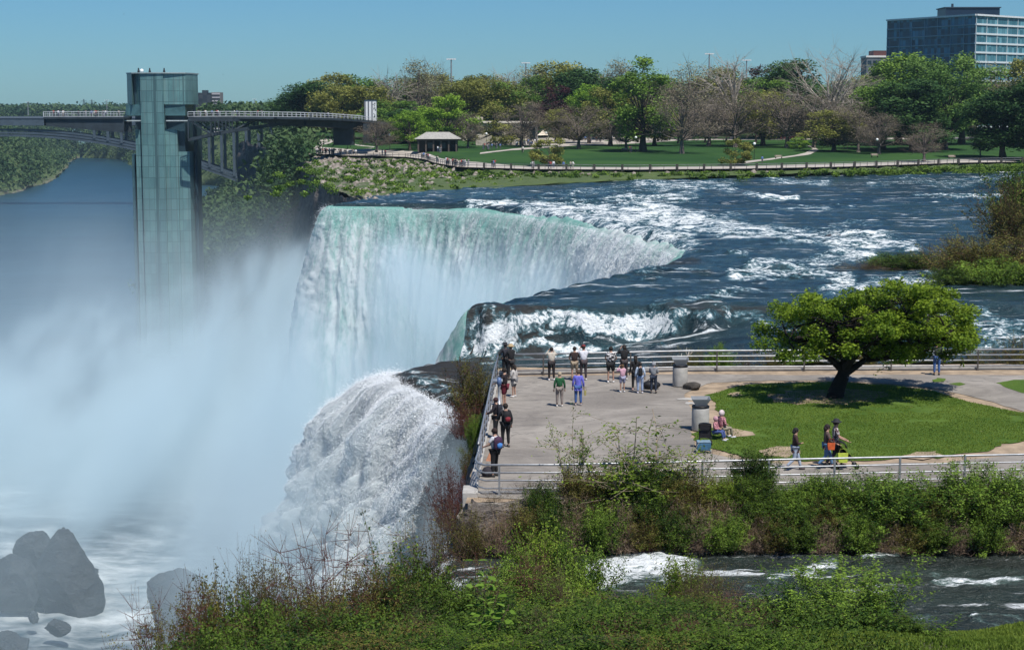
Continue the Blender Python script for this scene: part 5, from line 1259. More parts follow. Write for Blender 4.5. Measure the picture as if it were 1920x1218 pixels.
# ---------------------------------------------------------------- observation tower and its deck
TY = 430.0
def wpt(px, py, Y=TY): return Py(px, py, Y)
def mat_tower():
    m, g, out = newmat('teal_glass_panels'); v = g.n('ShaderNodeTexCoord').outputs['Object']; sp = g.n('ShaderNodeSeparateXYZ'); g.set(sp.inputs[0], v)
    nz = g.noise(g.pos((1,1,.35), obj=True), .35, 5, .7); st = g.noise(g.pos((1.6,1.6,.05), obj=True), 1.2, 4, .7)
    def lines(ax, per, w):
        f = g.m('FRACT', g.m('DIVIDE', ax, per)); return g.m('LESS_THAN', g.m('MINIMUM', f, g.m('SUBTRACT', 1, f)), w/per)
    grid = g.m('MAXIMUM', g.m('MAXIMUM', lines(sp.outputs[0], 1.35, .05), lines(sp.outputs[1], 1.35, .05)), lines(sp.outputs[2], 2.7, .07))
    pan = g.n('ShaderNodeTexWhiteNoise'); cb = g.n('ShaderNodeCombineXYZ')
    for i, per in enumerate((1.35, 1.35, 2.7)): g.set(cb.inputs[i], g.m('FLOOR', g.m('DIVIDE', sp.outputs[i], per)))
    g.set(pan.inputs['Vector'], cb)
    c = g.mix(pan.outputs[0], (.080,.165,.170), (.120,.225,.225)); c = g.mix(g.m('MULTIPLY', g.ramp(st, .5, .75), .45), c, (.20,.19,.17)); c = g.mix(g.m('MULTIPLY', g.ramp(nz, .45, .7), .4), c, (.16,.33,.31))
    c = g.mix(g.m('MULTIPLY', grid, .6), c, (.030,.055,.060))
    b = g.n('ShaderNodeBsdfPrincipled'); g.set(b.inputs['Base Color'], c); b.inputs['Roughness'].default_value = .32; g.set(b.inputs['Normal'], g.bump(pan.outputs[0], .05, .1)); g.set(out.inputs[0], b); return m
TOWER = mat_tower(); TDARK = pmat('dark_slot_cladding', (.020,.045,.060), .4, var=.3, scale=.3)
def build_tower():
    k = TY / F_PX; cx = wpt(298, 300).x; cy = TY + 8
    root = empty('observation_tower', (cx, cy, -50), 0, 'tall teal glass observation tower rising out of the gorge mist', 'tower')
    ztop = wpt(298, 137).z; zr = lambda py: Py(298, py, TY).z + 50
    # plan of the shaft: central projecting bay, two side wings with dark recesses (metres from centre)
    X = lambda px: (px - 298) * k
    def prism(name, plan, z0, z1, mat):
        n = len(plan); mb = MB(); mb.add([(x, y, z0) for x, y in plan] + [(x, y, z1) for x, y in plan], [(i, (i+1) % n, n + (i+1) % n, n + i) for i in range(n)] + [tuple(range(n-1, -1, -1)), tuple(range(n, 2*n))]); return mb.build(name, mat, root)
    prism('core', [(-6.2,-5.5),(6.2,-5.5),(6.6,8),(-6.8,8)], 0, zr(147), TDARK)
    prism('central_bay', [(X(266),-7.6),(X(310),-8.4),(X(310),0),(X(266),0)], 0, zr(137.5), TOWER)
    prism('left_fin', [(X(253),-6.4),(X(263),-6.6),(X(263),0),(X(253),0)], 0, zr(243), TOWER)
    prism('left_edge', [(X(241),-4),(X(248),-5),(X(248),2),(X(241),2)], 0, zr(290), TOWER)
    prism('right_bay', [(X(310)+.01,-7.4),(X(332),-7.0),(X(332),0),(X(310)+.01,0)], 0, zr(243), TOWER)
    prism('right_lower_bay', [(X(332)+.01,-6.2),(X(352),-5.6),(X(355),0),(X(332)+.01,0)], 0, zr(285), TOWER)
    prism('right_edge', [(X(357),-2.5),(X(361),-1.5),(X(361),4),(X(357),4)], 0, zr(232), TDARK)
    # head
    prism('head', [(X(234),-3),(X(249),-6.8),(X(249)+.02,-4.6),(X(265),-7.0),(X(265),2),(X(234),6)], zr(196), zr(138), TOWER)
    prism('head', [(X(310)+.02,-8.0),(X(349),-6.6),(X(355),-1),(X(355),6),(X(310)+.02,6)], zr(196), zr(138), TOWER)
    prism('roof_cap', [(X(233),-3.2),(X(249),-7.0),(X(266),-8.0),(X(311),-8.7),(X(350),-6.9),(X(356),-1),(X(356),7),(X(233),7)], zr(138), zr(136), pmat('pale_parapet', (.30,.36,.36), .6))
    prism('glazed_lobby', [(X(233),-4.5),(X(266),-7.2),(X(266),5),(X(233),5)], zr(217), zr(196)-.02, pmat('lobby_glass', (.09,.19,.20), .2, var=.3, scale=.5))
    prism('glazed_lobby', [(X(311),-7.4),(X(347),-6.4),(X(347),5),(X(311),5)], zr(217), zr(196)-.02, pmat('lobby_glass', (.05,.11,.12), .2, var=.3, scale=.5))
    for x0, x1 in ((222, 266), (314, 359)):
        mb = MB(); mb.box(X(x0), X(x1), -8.6, -6.9, zr(227.5), zr(225.5)); mb.build('canopy_edge', pmat('pale_canopy', (.42,.48,.48), .6), root)
    for x in (258, 279, 306): mb = MB(); mb.lathe([(.3,0),(.3,.5),(.18,.9),(.15,1.3)], 8, (X(x),-4,zr(137))); mb.build('roof_vent', BLACK, root)
    mb = MB(); mb.ball((X(264),-4,zr(137)+.6), .5, 12, 8); mb.build('radio_dome', GLOBE, root, True)
build_tower()
def deck():
    k = TY / F_PX; zd = wpt(300, 219).z; y0, y1 = TY - 5, TY + 5
    root = empty('viewing_bridge', (wpt(298,219).x, TY, zd), 0, 'long dark steel viewing bridge running from the tower to the park bank', 'footbridge'); C0 = Vector(root.location)
    lx0, lx1 = wpt(84,0).x - C0.x, wpt(233,0).x - C0.x
    # curved centre line of the right part
    ctr = [(358,219,TY),(430,218.5,TY+4),(500,219,TY+10),(560,220,TY+18),(620,222,TY+28),(670,225.5,TY+38),(706,229.5,TY+46)]
    CP = [Py(*c) - C0 for c in ctr]
    mb = MB(); mb.box(lx0, lx1, -5, 5, -.5, 0); mb.build('deck_left', DARKST, root)
    mb = MB(); mb.add([(lx0,-4.5,-2.2),(lx1,-4.5,-3.9),(lx1,-4.5,-.5),(lx0,-4.5,-.5),(lx0,-3.9,-2.2),(lx1,-3.9,-3.9),(lx1,-3.9,-.5),(lx0,-3.9,-.5)], [(0,1,2,3),(7,6,5,4),(0,4,5,1),(0,3,7,4),(1,5,6,2)])
    mb.add([(lx0,3.9,-2.2),(lx1,3.9,-3.9),(lx1,3.9,-.5),(lx0,3.9,-.5),(lx0,4.5,-2.2),(lx1,4.5,-3.9),(lx1,4.5,-.5),(lx0,4.5,-.5)], [(0,1,2,3),(7,6,5,4),(0,4,5,1),(0,3,7,4),(1,5,6,2)]); mb.box(lx0, lx0+.4, -4.5, 4.5, -2.2, -.5)
    mb.build('girder', DARKST, root)
    mb = MB()
    for a, b in zip(CP[:-1], CP[1:]): mb.beam(a + Vector((0,0,-.3)), b + Vector((0,0,-.3)), 8, .6)
    mb.build('deck_right', DARKST, root)
    # tapering arch girder below
    mb = MB(); tops = [(358,222,262),(400,222,252),(440,222,245),(480,222,239),(520,223,233),(560,224,231),(600,226,233),(640,229,238),(700,233,247)]
    for sgn in (-1, 1):
        for (xa, ta, ba), (xb, tb, bb) in zip(tops[:-1], tops[1:]):
            Ya = TY + max(0, (xa-420)*.16); Yb = TY + max(0, (xb-420)*.16)
            A_, B_ = Py(xa, ba, Ya) - C0 + Vector((0, sgn*3.6, 0)), Py(xb, bb, Yb) - C0 + Vector((0, sgn*3.6, 0))
            mb.beam(A_, B_, .5, .75)
            At = Py(xa, ta+2, Ya) - C0 + Vector((0, sgn*3.6, 0)); Bt = Py(xb, tb+2, Yb) - C0 + Vector((0, sgn*3.6, 0)); mb.beam(At, Bt, .5, 1.0)
            if (At - A_).length > 1.0: mb.beam(A_, At, .3, .3, Vector((0,1,0)))
            if xa < 520 : mb.beam(A_ if (xa//40) % 2 else At, Bt if (xa//40) % 2 else B_, .35, .35, Vector((0,1,0)))
    mb.build('truss', DARKST, root)
    gx = Py(375, 228, TY) - C0; mb = MB()
    for i in range(5): mb.beam(gx + Vector((4.4 + i*.9, -3.9, .4)), gx + Vector((4.4 + i*.9, -3.9, -2.2)), .25, .25, Vector((0,1,0)))
    mb.build('hangers', DARKST, root)
    # solid abutment span over the bank and piers
    mb = MB(); a, b = Py(560,226,TY+22) - C0, Py(700,234,TY+44) - C0
    mb.beam(a + Vector((0,0,-.6)), b + Vector((0,0,-.6)), 6, 1.6); mb.build('girder', DARKST, root)
    for x0, x1, pyb in ((626,664,272),(682,694,268)):
        A_ = Py(x0, 232, TY+36) - C0; B_ = Py(x1, pyb, TY+36) - C0; mb = MB(); mb.box(A_.x, B_.x, A_.y-2, A_.y+2, B_.z, A_.z); mb.build('pier', DARKST, root)
    # parapets: posts and rails, pale
    mb = MB(); PW = pmat('pale_railing', (.46,.48,.50), .5, var=.2, scale=1)
    def fence_(P, h=1.25):
        for a, b in zip(P[:-1], P[1:]):
            for hh, w in ((h, .14), (h*.55, .07), (.08, .10)): mb.beam(a + Vector((0,0,hh)), b + Vector((0,0,hh)), w, w)
            n = max(1, int((b-a).length / 1.5))
            for i in range(n): p = a.lerp(b, i/n); mb.beam(p, p + Vector((0,0,h)), .09, .09, Vector((0,1,0)))
    fence_([Vector((lx0,-4.9,0)), Vector((lx1,-4.9,0))]); fence_([Vector((lx0,4.9,0)), Vector((lx1,4.9,0))]); fence_([Vector((lx0+.1,-4.9,0)), Vector((lx0+.1,4.9,0))])
    mb.build('parapet', PW, root); mb = MB()
    fence_([p + Vector((0,-3.9,0)) for p in CP]); fence_([p + Vector((0,3.9,0)) for p in CP])
    mb.build('parapet', PW, root)
deck()
def banner_tower():
    p = Py(695, 228, TY+44); root = empty('entrance_tower', tuple(p), 0, 'small white entrance tower with grey stripes at the park end of the viewing bridge', 'kiosk')
    mb = MB(); mb.box(-1.6, 1.6, -1.3, 1.3, -.8, 5.7); mb.build('wall', WHITE, root)
    mb = MB()
    for x in (-1.52, -.62, .38): mb.box(x, x+.28, -1.36, -1.3, 0, 5.5)
    mb.build('stripe', pmat('slate_panel', (.05,.06,.09), .5), root)
    mb = MB(); mb.box(-1.7, 1.7, -1.42, 1.4, 5.7, 5.95); mb.build('roof', DARKST, root)
    mb = MB()
    rnd2 = random.Random(3)
    for i in range(16): x = rnd2.uniform(.75,1.4); z = rnd2.uniform(1, 5.2); mb.box(x, x+.2, -1.345, -1.302, z, z+.3)
    mb.build('lattice_pattern', pmat('dark_pattern', (.06,.09,.08), .6), root)
banner_tower()

# ---------------------------------------------------------------- big arch bridge far down the gorge
def arch_bridge():
    Yb = 1100.0; k = Yb / F_PX; p = Py(40, 225, Yb); root = empty('arch_bridge', (p.x, Yb, p.z), 0, 'long steel arch road bridge crossing the gorge far behind the tower', 'bridge')
    X = lambda px: (px-40)*k; Z = lambda py: (225-py)*k*1.004
    mb = MB(); mb.box(X(-600), X(560), -9, 9, Z(235), Z(222)); mb.build('road_deck', BRIDGE, root)
    mb = MB(); mb.box(X(-600), X(560), -9.4, -9.1, Z(222), Z(218.5)); mb.box(X(-600), X(560), 9.1, 9.4, Z(222), Z(218.5)); mb.build('parapet', pmat('bridge_parapet', (.11,.14,.18), .7), root)
    def ay(px): t = (px-20)/470.; return 243 + 103*t*t
    xs = [(-450 + 940*i/60) for i in range(61)]
    for nm, dz in (('arch_rib', 0), ('arch_rib', 1)):
        yo = -6.5 if dz == 0 else 6.5; mb = MB()
        for off in (0, 5.2, 10.4):
            for a, b in zip(xs[:-1], xs[1:]): mb.beam((X(a), yo, Z(ay(a) + off)), (X(b), yo, Z(ay(b) + off)), 1.0, 1.25)
        for a in xs[::2]: mb.beam((X(a), yo, Z(ay(a))), (X(a), yo, Z(ay(a) + 10.4)), .5, .5, Vector((0,1,0)))
        mb.build(nm, BRIDGE, root)
    mb = MB()
    for a, b in zip(xs[:-1], xs[1:]): mb.beam((X(a), 0, Z(ay(a) + 5.5)), (X(b), 0, Z(ay(b) + 5.5)), 12.6, 1.0)
    mb.build('arch_web', pmat('bridge_web', (.035,.05,.07), .8), root)
    for px in list(range(346, 520, 23)) + [180, 205, 230, -100, -123, -146, -170, -195]:
        for yo in (-6.5, 6.5):
            yb_ = min(ay(px), 345) if px < 500 else 300
            mb = MB(); mb.box(X(px)-.8, X(px)+.8, yo-1.0, yo+1.0, Z(yb_+4), Z(234)); mb.build('column', BRIDGE, root)
arch_bridge()

# ---------------------------------------------------------------- glass hotel
def mat_curtain(name, a, b, sx, sz):
    m, g, out = newmat(name); v = g.n('ShaderNodeTexCoord').outputs['Object']; sp = g.n('ShaderNodeSeparateXYZ'); g.set(sp.inputs[0], v)
    cb = g.n('ShaderNodeCombineXYZ'); g.set(cb.inputs[0], g.m('FLOOR', g.m('DIVIDE', sp.outputs[0], sx))); g.set(cb.inputs[2], g.m('FLOOR', g.m('DIVIDE', sp.outputs[2], sz)))
    wn = g.n('ShaderNodeTexWhiteNoise'); g.set(wn.inputs['Vector'], cb)
    c = g.mix(g.m('POWER', wn.outputs[0], 2.2), a, b)
    f = g.m('FRACT', g.m('DIVIDE', sp.outputs[0], sx)); c = g.mix(g.m('LESS_THAN', f, .07), c, (.02,.03,.04))
    p = g.n('ShaderNodeBsdfPrincipled'); g.set(p.inputs['Base Color'], c); p.inputs['Roughness'].default_value = .25; p.inputs['Specular IOR Level'].default_value = .4; g.set(out.inputs[0], p); return m
def hotel():
    c = Py(1827, 130, 700); root = empty('glass_hotel', (c.x, c.y, 4), 0, 'ten storey blue glass hotel block standing behind the park trees', 'building'); zt = Py(1827, 27, 700).z - 4
    lf = Py(1665, 36, 745); rt = Py(2050, 34, 760)
    nf = 12; fh = 3.75
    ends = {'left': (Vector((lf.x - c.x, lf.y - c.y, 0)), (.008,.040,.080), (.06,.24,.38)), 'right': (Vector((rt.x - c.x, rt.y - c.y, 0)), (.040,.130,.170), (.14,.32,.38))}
    A_ = ends['left'][0]; B_ = ends['right'][0]
    mb = MB(); plan = [Vector((0,.3,0)), B_ + Vector((-.2,.3,0)), B_ + A_*1.0, A_ + Vector((.3,.2,0))]
    mb.add([(p.x, p.y, 0) for p in plan] + [(p.x, p.y, zt - .5) for p in plan], [(0,1,5,4),(1,2,6,5),(2,3,7,6),(3,0,4,7),(4,5,6,7)]); mb.build('core_wall', pmat('hotel_core', (.05,.07,.09), .6), root)
    for side, (E, a, b) in ends.items():
        Ln = E.length; ang = math.atan2(E.y, E.x) if side == 'right' else math.atan2(-E.y, -E.x)
        org = Vector((0,0,0)) if side == 'right' else E
        M_ = Matrix.Translation(org) @ Matrix.Rotation(ang, 4, 'Z')
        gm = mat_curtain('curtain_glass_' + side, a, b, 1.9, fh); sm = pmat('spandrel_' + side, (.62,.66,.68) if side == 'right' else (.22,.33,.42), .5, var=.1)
        for i in range(nf):
            z0 = zt - (i+1)*fh - .6
            me = MB(); me.box(0, Ln, -.05, .25, z0 + .5, z0 + fh); w = me.build('window_band', gm, root); w.matrix_local = M_
            me = MB(); me.box(-.1, Ln + .1, -.45, .2, z0 + .02, z0 + (.75 if side == 'right' else .42)); w = me.build('floor_band', sm, root); w.matrix_local = M_
        me = MB()
        for j in range(int(Ln/7.6)+1): me.box(j*7.6 - .12, j*7.6 + .12, -.30, 0, zt - nf*fh - .6, zt - .6)
        w = me.build('mullions', sm, root); w.matrix_local = M_
        me = MB(); me.box(-.3, Ln + .3, -.8, .6, zt - .6, zt + .1); w = me.build('cornice', pmat('cornice_white', (.66,.68,.70), .5) , root); w.matrix_local = M_
    ph = Py(1762, 22, 730) - Vector(root.location); pr = Py(1862, 22, 730) - Vector(root.location); mb = MB(); mb.box(ph.x, pr.x, 20, 34, zt - 1, zt + 3.6); mb.build('penthouse', pmat('penthouse_blue', (.012,.03,.06), .4), root)
    mb = MB(); mb.box(ph.x - .5, pr.x + .5, 19.6, 34.4, zt + 3.6, zt + 4.0); mb.tube([(ph.x + 4, 25, zt+4), (ph.x + 4, 25, zt+5.6)], .5, 8); mb.build('penthouse_roof', pmat('dark_roof', (.03,.05,.08), .6), root)
    q = Py(1645, 110, 760); o = Vector((q.x, q.y, 4)); r2 = empty('brick_wing', tuple(o), 0, 'low brown building with pale top floor at the left foot of the glass hotel', 'building'); zt2 = Py(1645, 95, 760).z - 4
    mb = MB(); mb.box(-4.7, 8, 0, 12, 0, zt2 - 3); mb.build('lower_wall', pmat('grey_wall', (.12,.15,.18), .7), r2)
    mb = MB(); mb.box(-1.6, 8, .6, 11, zt2 - 3, zt2); mb.build('upper_wall', pmat('maroon_wall', (.12,.05,.05), .7), r2)
    mb = MB(); mb.box(-5, 8.2, -.3, 12.3, zt2 - 3.0, zt2 - 2.2); mb.build('parapet', WHITE, r2)
    for i in range(5): mb = MB(); mb.box(-4.2 + i*2.4, -2.6 + i*2.4, -.06, .1, zt2 - 6.4, zt2 - 4.4); mb.build('window', pmat('dark_window', (.02,.04,.06), .1) if i == 0 else bpy.data.materials['dark_window'], r2)
hotel()
def far_block():
    p = Py(388, 205, 1500); root = empty('apartment_tower', (p.x, p.y, 2), 0, 'dark brown apartment tower with pale balconies far behind the viewing bridge', 'building'); k = 1500/F_PX; zt = Py(388,174,1500).z - 2
    mb = MB(); mb.box(-24*k, 9*k, 0, 16, 0, zt); mb.build('dark_face', mat_curtain('brown_face', (.020,.022,.030), (.05,.05,.055), 3.4, 3.1), root)
    mb = MB(); mb.box(9*k, 25*k, 1, 16, 0, zt + .3); mb.build('balcony_face', pmat('beige_face', (.20,.17,.16), .8), root)
    for i in range(12): mb = MB(); mb.box(10*k, 24.6*k, -.4, 1, zt - 1.6 - i*3.0, zt - .5 - i*3.0); mb.build('balcony', pmat('pale_balcony', (.42,.40,.42), .8) if i == 0 else bpy.data.materials['pale_balcony'], root)
    mb = MB(); mb.box(-10*k, 0, 4, 10, zt, zt + 2.2); mb.build('roof_plant', DARKST, root)
far_block()

# ---------------------------------------------------------------- park buildings
def pavilion():
    a = Pg(783, 285); b = Pg(857, 285); w = (b.x - a.x); root = empty('park_pavilion', ((a.x+b.x)/2, a.y, park_z(a.y)), 0, 'low dark pavilion with a pale hipped roof on the promenade lawn', 'pavilion')
    k = a.y / F_PX; hw = 25*k; H_ = 24*k
    mb = MB(); mb.box(-w/2, w/2, 1.5, 7, 0, H_); mb.build('wall', pmat('dark_pavilion_wall', (.018,.014,.013), .8), root)
    for i in range(6): x = -w/2 + .2 + i*(w-.4)/5; mb = MB(); mb.box(x-.2, x+.2, -.2, .2, 0, H_); mb.build('pillar', pmat('brown_stone', (.09,.07,.06), .8) if i == 0 else bpy.data.materials['brown_stone'], root)
    mb = MB(); mb.box(-w/2-.3, w/2+.3, -.3, 7.3, H_ - .45, H_ + .0); mb.build('beam', pmat('dark_beam', (.06,.05,.045), .8), root)
    e = .9; z0, z1 = H_ + .01, H_ + 12.5*k
    mb = MB(); mb.add([(-w/2-e,-e,z0),(w/2+e,-e,z0),(w/2+e,8,z0),(-w/2-e,8,z0),(-w/2+2.2,3,z1),(w/2-2.2,3,z1),(w/2-2.2,4.4,z1),(-w/2+2.2,4.4,z1)], [(0,1,5,4),(1,2,6,5),(2,3,7,6),(3,0,4,7),(4,5,6,7),(3,2,1,0)])
    mb.build('roof', pmat('pale_shingles', (.34,.33,.30), .9, var=.2, scale=2), root)
    for x in (-2.6, .4): mb = MB(); mb.box(x, x+1.7, 1.42, 1.52, .9, 2.4); mb.build('window', pmat('pavilion_glass', (.05,.07,.09), .15), root)
pavilion()
def stone_house():
    Yh = 545.0; k = Yh / F_PX; p = Py(945, 262, Yh); root = empty('stone_building', (p.x, Yh, park_z(Yh)), 0, 'long pale stone park building behind the plaza trees', 'building'); Z = lambda py: Py(900, py, Yh).z - root.location.z; X = lambda px: (px-945)*k
    LS = pmat('pale_limestone', (.50,.44,.35), .85, var=.25, scale=.6)
    mb = MB(); mb.box(X(868), X(1008), 0, 12, 0, Z(231)); mb.build('wall', LS, root)
    mb = MB(); mb.box(X(864), X(1014), -1.0, 13, Z(231)+.01, Z(228)); mb.build('flat_roof', pmat('pale_fascia', (.62,.57,.48), .8), root)
    mb = MB(); mb.box(X(878), X(905), 1, 11, Z(228)+.02, Z(220)); mb.build('roof_block', LS, root)
    for x0, x1, y0, y1 in ((872,884,238,251),(888,904,238,251),(953,957,232,262),(980,988,238,250),(994,1003,238,262),(925,945,240,256)):
        mb = MB(); mb.box(X(x0), X(x1), -.06, .1, max(.05, Z(y1)), Z(y0)); mb.build('window', pmat('stone_house_glass', (.025,.035,.04), .2) if x0 == 872 else bpy.data.materials['stone_house_glass'], root)
    t = Py(1018, 262, 530); r2 = empty('white_tent', (t.x, 530, park_z(530)), 0, 'small peaked cream tent beside the right end of the stone building', 'tent')
    mb = MB(); s = 1.75; mb.add([(-s,-s,2.2),(s,-s,2.2),(s,s,2.2),(-s,s,2.2),(0,0,3.7)], [(0,1,4),(1,2,4),(2,3,4),(3,0,4),(3,2,1,0)]); mb.build('canopy', pmat('cream_canvas', (.70,.62,.50), .8), r2)
    for sx in (-1, 1):
        for sy in (-1, 1): mb = MB(); mb.tube([(sx*s*.95, sy*s*.95, 0), (sx*s*.95, sy*s*.95, 2.2)], .06, 6); mb.build('pole', WHITE, r2)
    # low wall in front
    a, b = Pg(892, 273), Pg(968, 273); mb = MB(); mb.box(a.x, b.x, a.y, a.y+.5, park_z(a.y)-.3, park_z(a.y)+1.7); o = mb.build('garden_wall', pmat('garden_wall_stone', (.42,.38,.33), .9)); tag(o, 'low pale garden wall in front of the stone building', 'wall')
    a = Py(1035, 256, 600); mb = MB(); mb.box(0, 12, 0, 5, 0, 4.2); o = mb.build('kiosk_wall', pmat('grey_kiosk', (.14,.17,.17), .7)); o.location = (a.x, 600, park_z(600)); o.name = 'low_shed'; tag(o, 'low grey green shed right of the cream tent', 'shed')
stone_house()
# white van and cars under the trees
def vehicle(x, y, col, label, van=False):
    p = Pg(x, y); m = pmat('car_paint', col, .3, var=.02); root = empty('parked_van' if van else 'parked_car', (p.x, p.y, park_z(p.y)), .1, label, 'van' if van else 'car')
    h = 2.1 if van else 1.0; l = 5.0 if van else 4.3
    mb = MB(); mb.add([(-l/2,0,.35),(l/2,0,.35),(l/2,0,.95),(l/2-1.0,0,1.05),(l/2-1.6,0,1.45 if not van else 2.0),(-l/2+.8,0,1.45 if not van else 2.1),(-l/2+.1,0,1.0 if not van else 2.1)] + [(-l/2,1.8,.35),(l/2,1.8,.35),(l/2,1.8,.95),(l/2-1.0,1.8,1.05),(l/2-1.6,1.8,1.45 if not van else 2.0),(-l/2+.8,1.8,1.45 if not van else 2.1),(-l/2+.1,1.8,1.0 if not van else 2.1)],
        [(0,1,2,3,4,5,6),(13,12,11,10,9,8,7)] + [(i, i+7, (i+1) % 7 + 7, (i+1) % 7) for i in range(7)]); mb.build('body', m, root)
    mb = MB(); mb.box(-l/2+1.0, l/2-1.6, -.02, 0, 1.0 if not van else 1.25, 1.36 if not van else 1.8); mb.build('window', BLACK, root)
    for sx in (-1, 1):
        for yy in (.1, 1.7): mb = MB(); mb.tube([(sx*l*.31, yy-.12, .34), (sx*l*.31, yy+.12, .34)], .34, 14); mb.build('wheel', BLACK, root)
vehicle(1632, 247, (.75,.76,.78), 'white van parked under the trees behind the right hand lawn', True)
vehicle(1475, 262, (.16,.05,.06), 'dark red car parked behind the lawn at the top of the pale path')
vehicle(1560, 258, (.62,.64,.66), 'silver car parked behind the lawn under the big bare tree')
vehicle(1335, 259, (.30,.31,.33), 'grey car parked behind the lawn right of the tall green tree')

# ---------------------------------------------------------------- park paths
def strip(name, pts, wpx, mat, dz=.05):
    A = [Pg(x, y) for x, y in pts]; V = []; Fc = []
    for i, p in enumerate(A):
        V.append((p.x, p.y - wpx[i], 0)); V.append((p.x, p.y + wpx[i], 0))
    V = np.array(V, float); out = []; n = len(A); VV = []
    for i in range(n-1):
        for j in range(12):
            t = j/12; VV.append(V[2*i]*(1-t) + V[2*i+2]*t); VV.append(V[2*i+1]*(1-t) + V[2*i+3]*t)
    VV += [V[-2], V[-1]]; VV = np.array(VV)
    # same height field as the park ground
    YB = np.interp(VV[:,0], bx, by); w_ = VV[:,1] - YB; k = sstep(0, 30, w_); VV[:,2] = np.interp(VV[:,0], bx, bz)*(1-k) + np.minimum(.5 + np.maximum(0, VV[:,1]-350)*.012, 4.5)*k + .25*fbm(VV[:,0]*.03, VV[:,1]*.03, 0, 7, 3)*k + dz
    m = len(VV)//2; Fc = np.array([(2*i, 2*i+2, 2*i+3, 2*i+1) for i in range(m-1)])
    return struct(link(name, npmesh(name, VV, Fc), mat))
def promenade():
    V = []; A_ = [(p.x, p.y) for p in PR if p.x < 140]; pts = []
    for (x0, y0), (x1, y1) in zip(A_[:-1], A_[1:]):
        for j in range(10): pts.append((x0 + (x1-x0)*j/10, y0 + (y1-y0)*j/10))
    pts = np.array(pts[6:]); n = len(pts); W_ = 5.5
    wid = np.where(pts[:,0] < -15, 20.0, np.interp(pts[:,0], [-15, -8, 0, 20, 200], [24, 24, 15, 13, 13]))
    rows = []
    for f_ in (0, .33, .66, 1): rows.append(np.stack([pts[:,0], pts[:,1] + .05 + f_*wid, np.full(n, .5)], 1))
    V = np.concatenate(rows); YB = np.interp(V[:,0], bx, by); w_ = V[:,1]-YB; k = sstep(0, 30, w_); V[:,2] = np.interp(V[:,0], bx, bz)*(1-k) + np.minimum(.5 + np.maximum(0, V[:,1]-350)*.012, 4.5)*k + .25*fbm(V[:,0]*.03, V[:,1]*.03, 0, 7, 3)*k + .10
    struct(link('promenade', npmesh('promenade', V, gridfaces(4, n)), PATHM))
promenade()
strip('park_path', [(900,288),(960,281),(1040,276),(1110,268),(1170,266)], [4,5,6,10,10], PATHM, .09)
strip('park_plaza', [(955,270),(1010,266),(1080,263),(1180,262),(1260,262)], [16,36,48,34,12], PATHM, .06)
strip('park_path', [(1385,306),(1440,300),(1480,294),(1515,288),(1530,281),(1520,275)], [3,3,3,4,5,6], PATHM, .07)
strip('park_road', [(1150,263),(1300,262),(1500,261),(1700,260),(1950,258)], [8,8,8,8,8], PATHM, .06)
strip('park_path', [(600,262),(625,268),(660,275),(700,276)], [16,30,16,6], PATHM, .07)
# promenade railing with stone piers
def prom_rail():
    P = [p for p in PR if -58.5 < p.x < 140]; root = empty('promenade_railing', tuple(P[0]), 0, 'long railing with dark piers edging the promenade across the river', 'railing'); o0 = P[0]
    mb = MB()
    for a, b in zip(P[:-1], P[1:]):
        for h in (1.05, .6): mb.beam(a - o0 + Vector((0,.3,h)), b - o0 + Vector((0,.3,h)), .10, .10)
    mb.build('rail', pmat('prom_rail_metal', (.22,.22,.23), .6), root)
    L_ = 0; mb = MB(); 
    for a, b in zip(P[:-1], P[1:]):
        n = max(1, int((b-a).length/2.4))
        for i in range(n): p = a.lerp(b, i/n) - o0 + Vector((0,.3,0)); mb.beam(p, p + Vector((0,0,1.05)), .10, .10, Vector((0,1,0)))
    mb.build('rail_posts', DSTEEL, root)
    for i in range(26):
        x = -6 + i*5.8; y = np.interp(x, [p.x for p in P], [p.y for p in P]); mb = MB(); mb.box(-.24, .24, -.25, .25, -.3, 1.15, Matrix.Translation(Vector((x, y+.3, .5)) - o0)); mb.build('pier', pmat('dark_stone_pier', (.06,.055,.05), .9) if i == 0 else bpy.data.materials['dark_stone_pier'], root)
prom_rail()

# ---------------------------------------------------------------- lamps and masts
def globe_lamp(x, yb, label):
    p = Pg(x, yb); root = empty('globe_lamp', (p.x, p.y, park_z(p.y)), 0, label, 'street lamp', 'globe lamps in the park')
    mb = MB(); mb.tube([(0,0,0),(0,0,.5),(0,0,3.6)], [.12,.07,.05], 8); mb.build('post', BLACK, root)
    mb = MB(); mb.ball((0,0,3.9), .34, 12, 8); mb.build('globe', GLOBE, root, True)
for x, y, lb in [(652,279,'globe lamp left of the pair by the curved promenade'),(657,276,'globe lamp right of the pair by the curved promenade'),(731,280,'globe lamp on the lawn left of the pavilion'),(852,284,'globe lamp at the right corner of the pavilion'),
    (1024,275,'globe lamp before the cream tent on the plaza'),(912,277,'globe lamp by the crowd at the garden wall'),(1414,301,'globe lamp on the lawn beside the short pale path'),(1644,291,'globe lamp among the trees at the right'),(1541,281,'globe lamp by the yellow green bush at the path bend'),(1192,286,'globe lamp at the foot of the tall green tree')]: globe_lamp(x, y, lb)
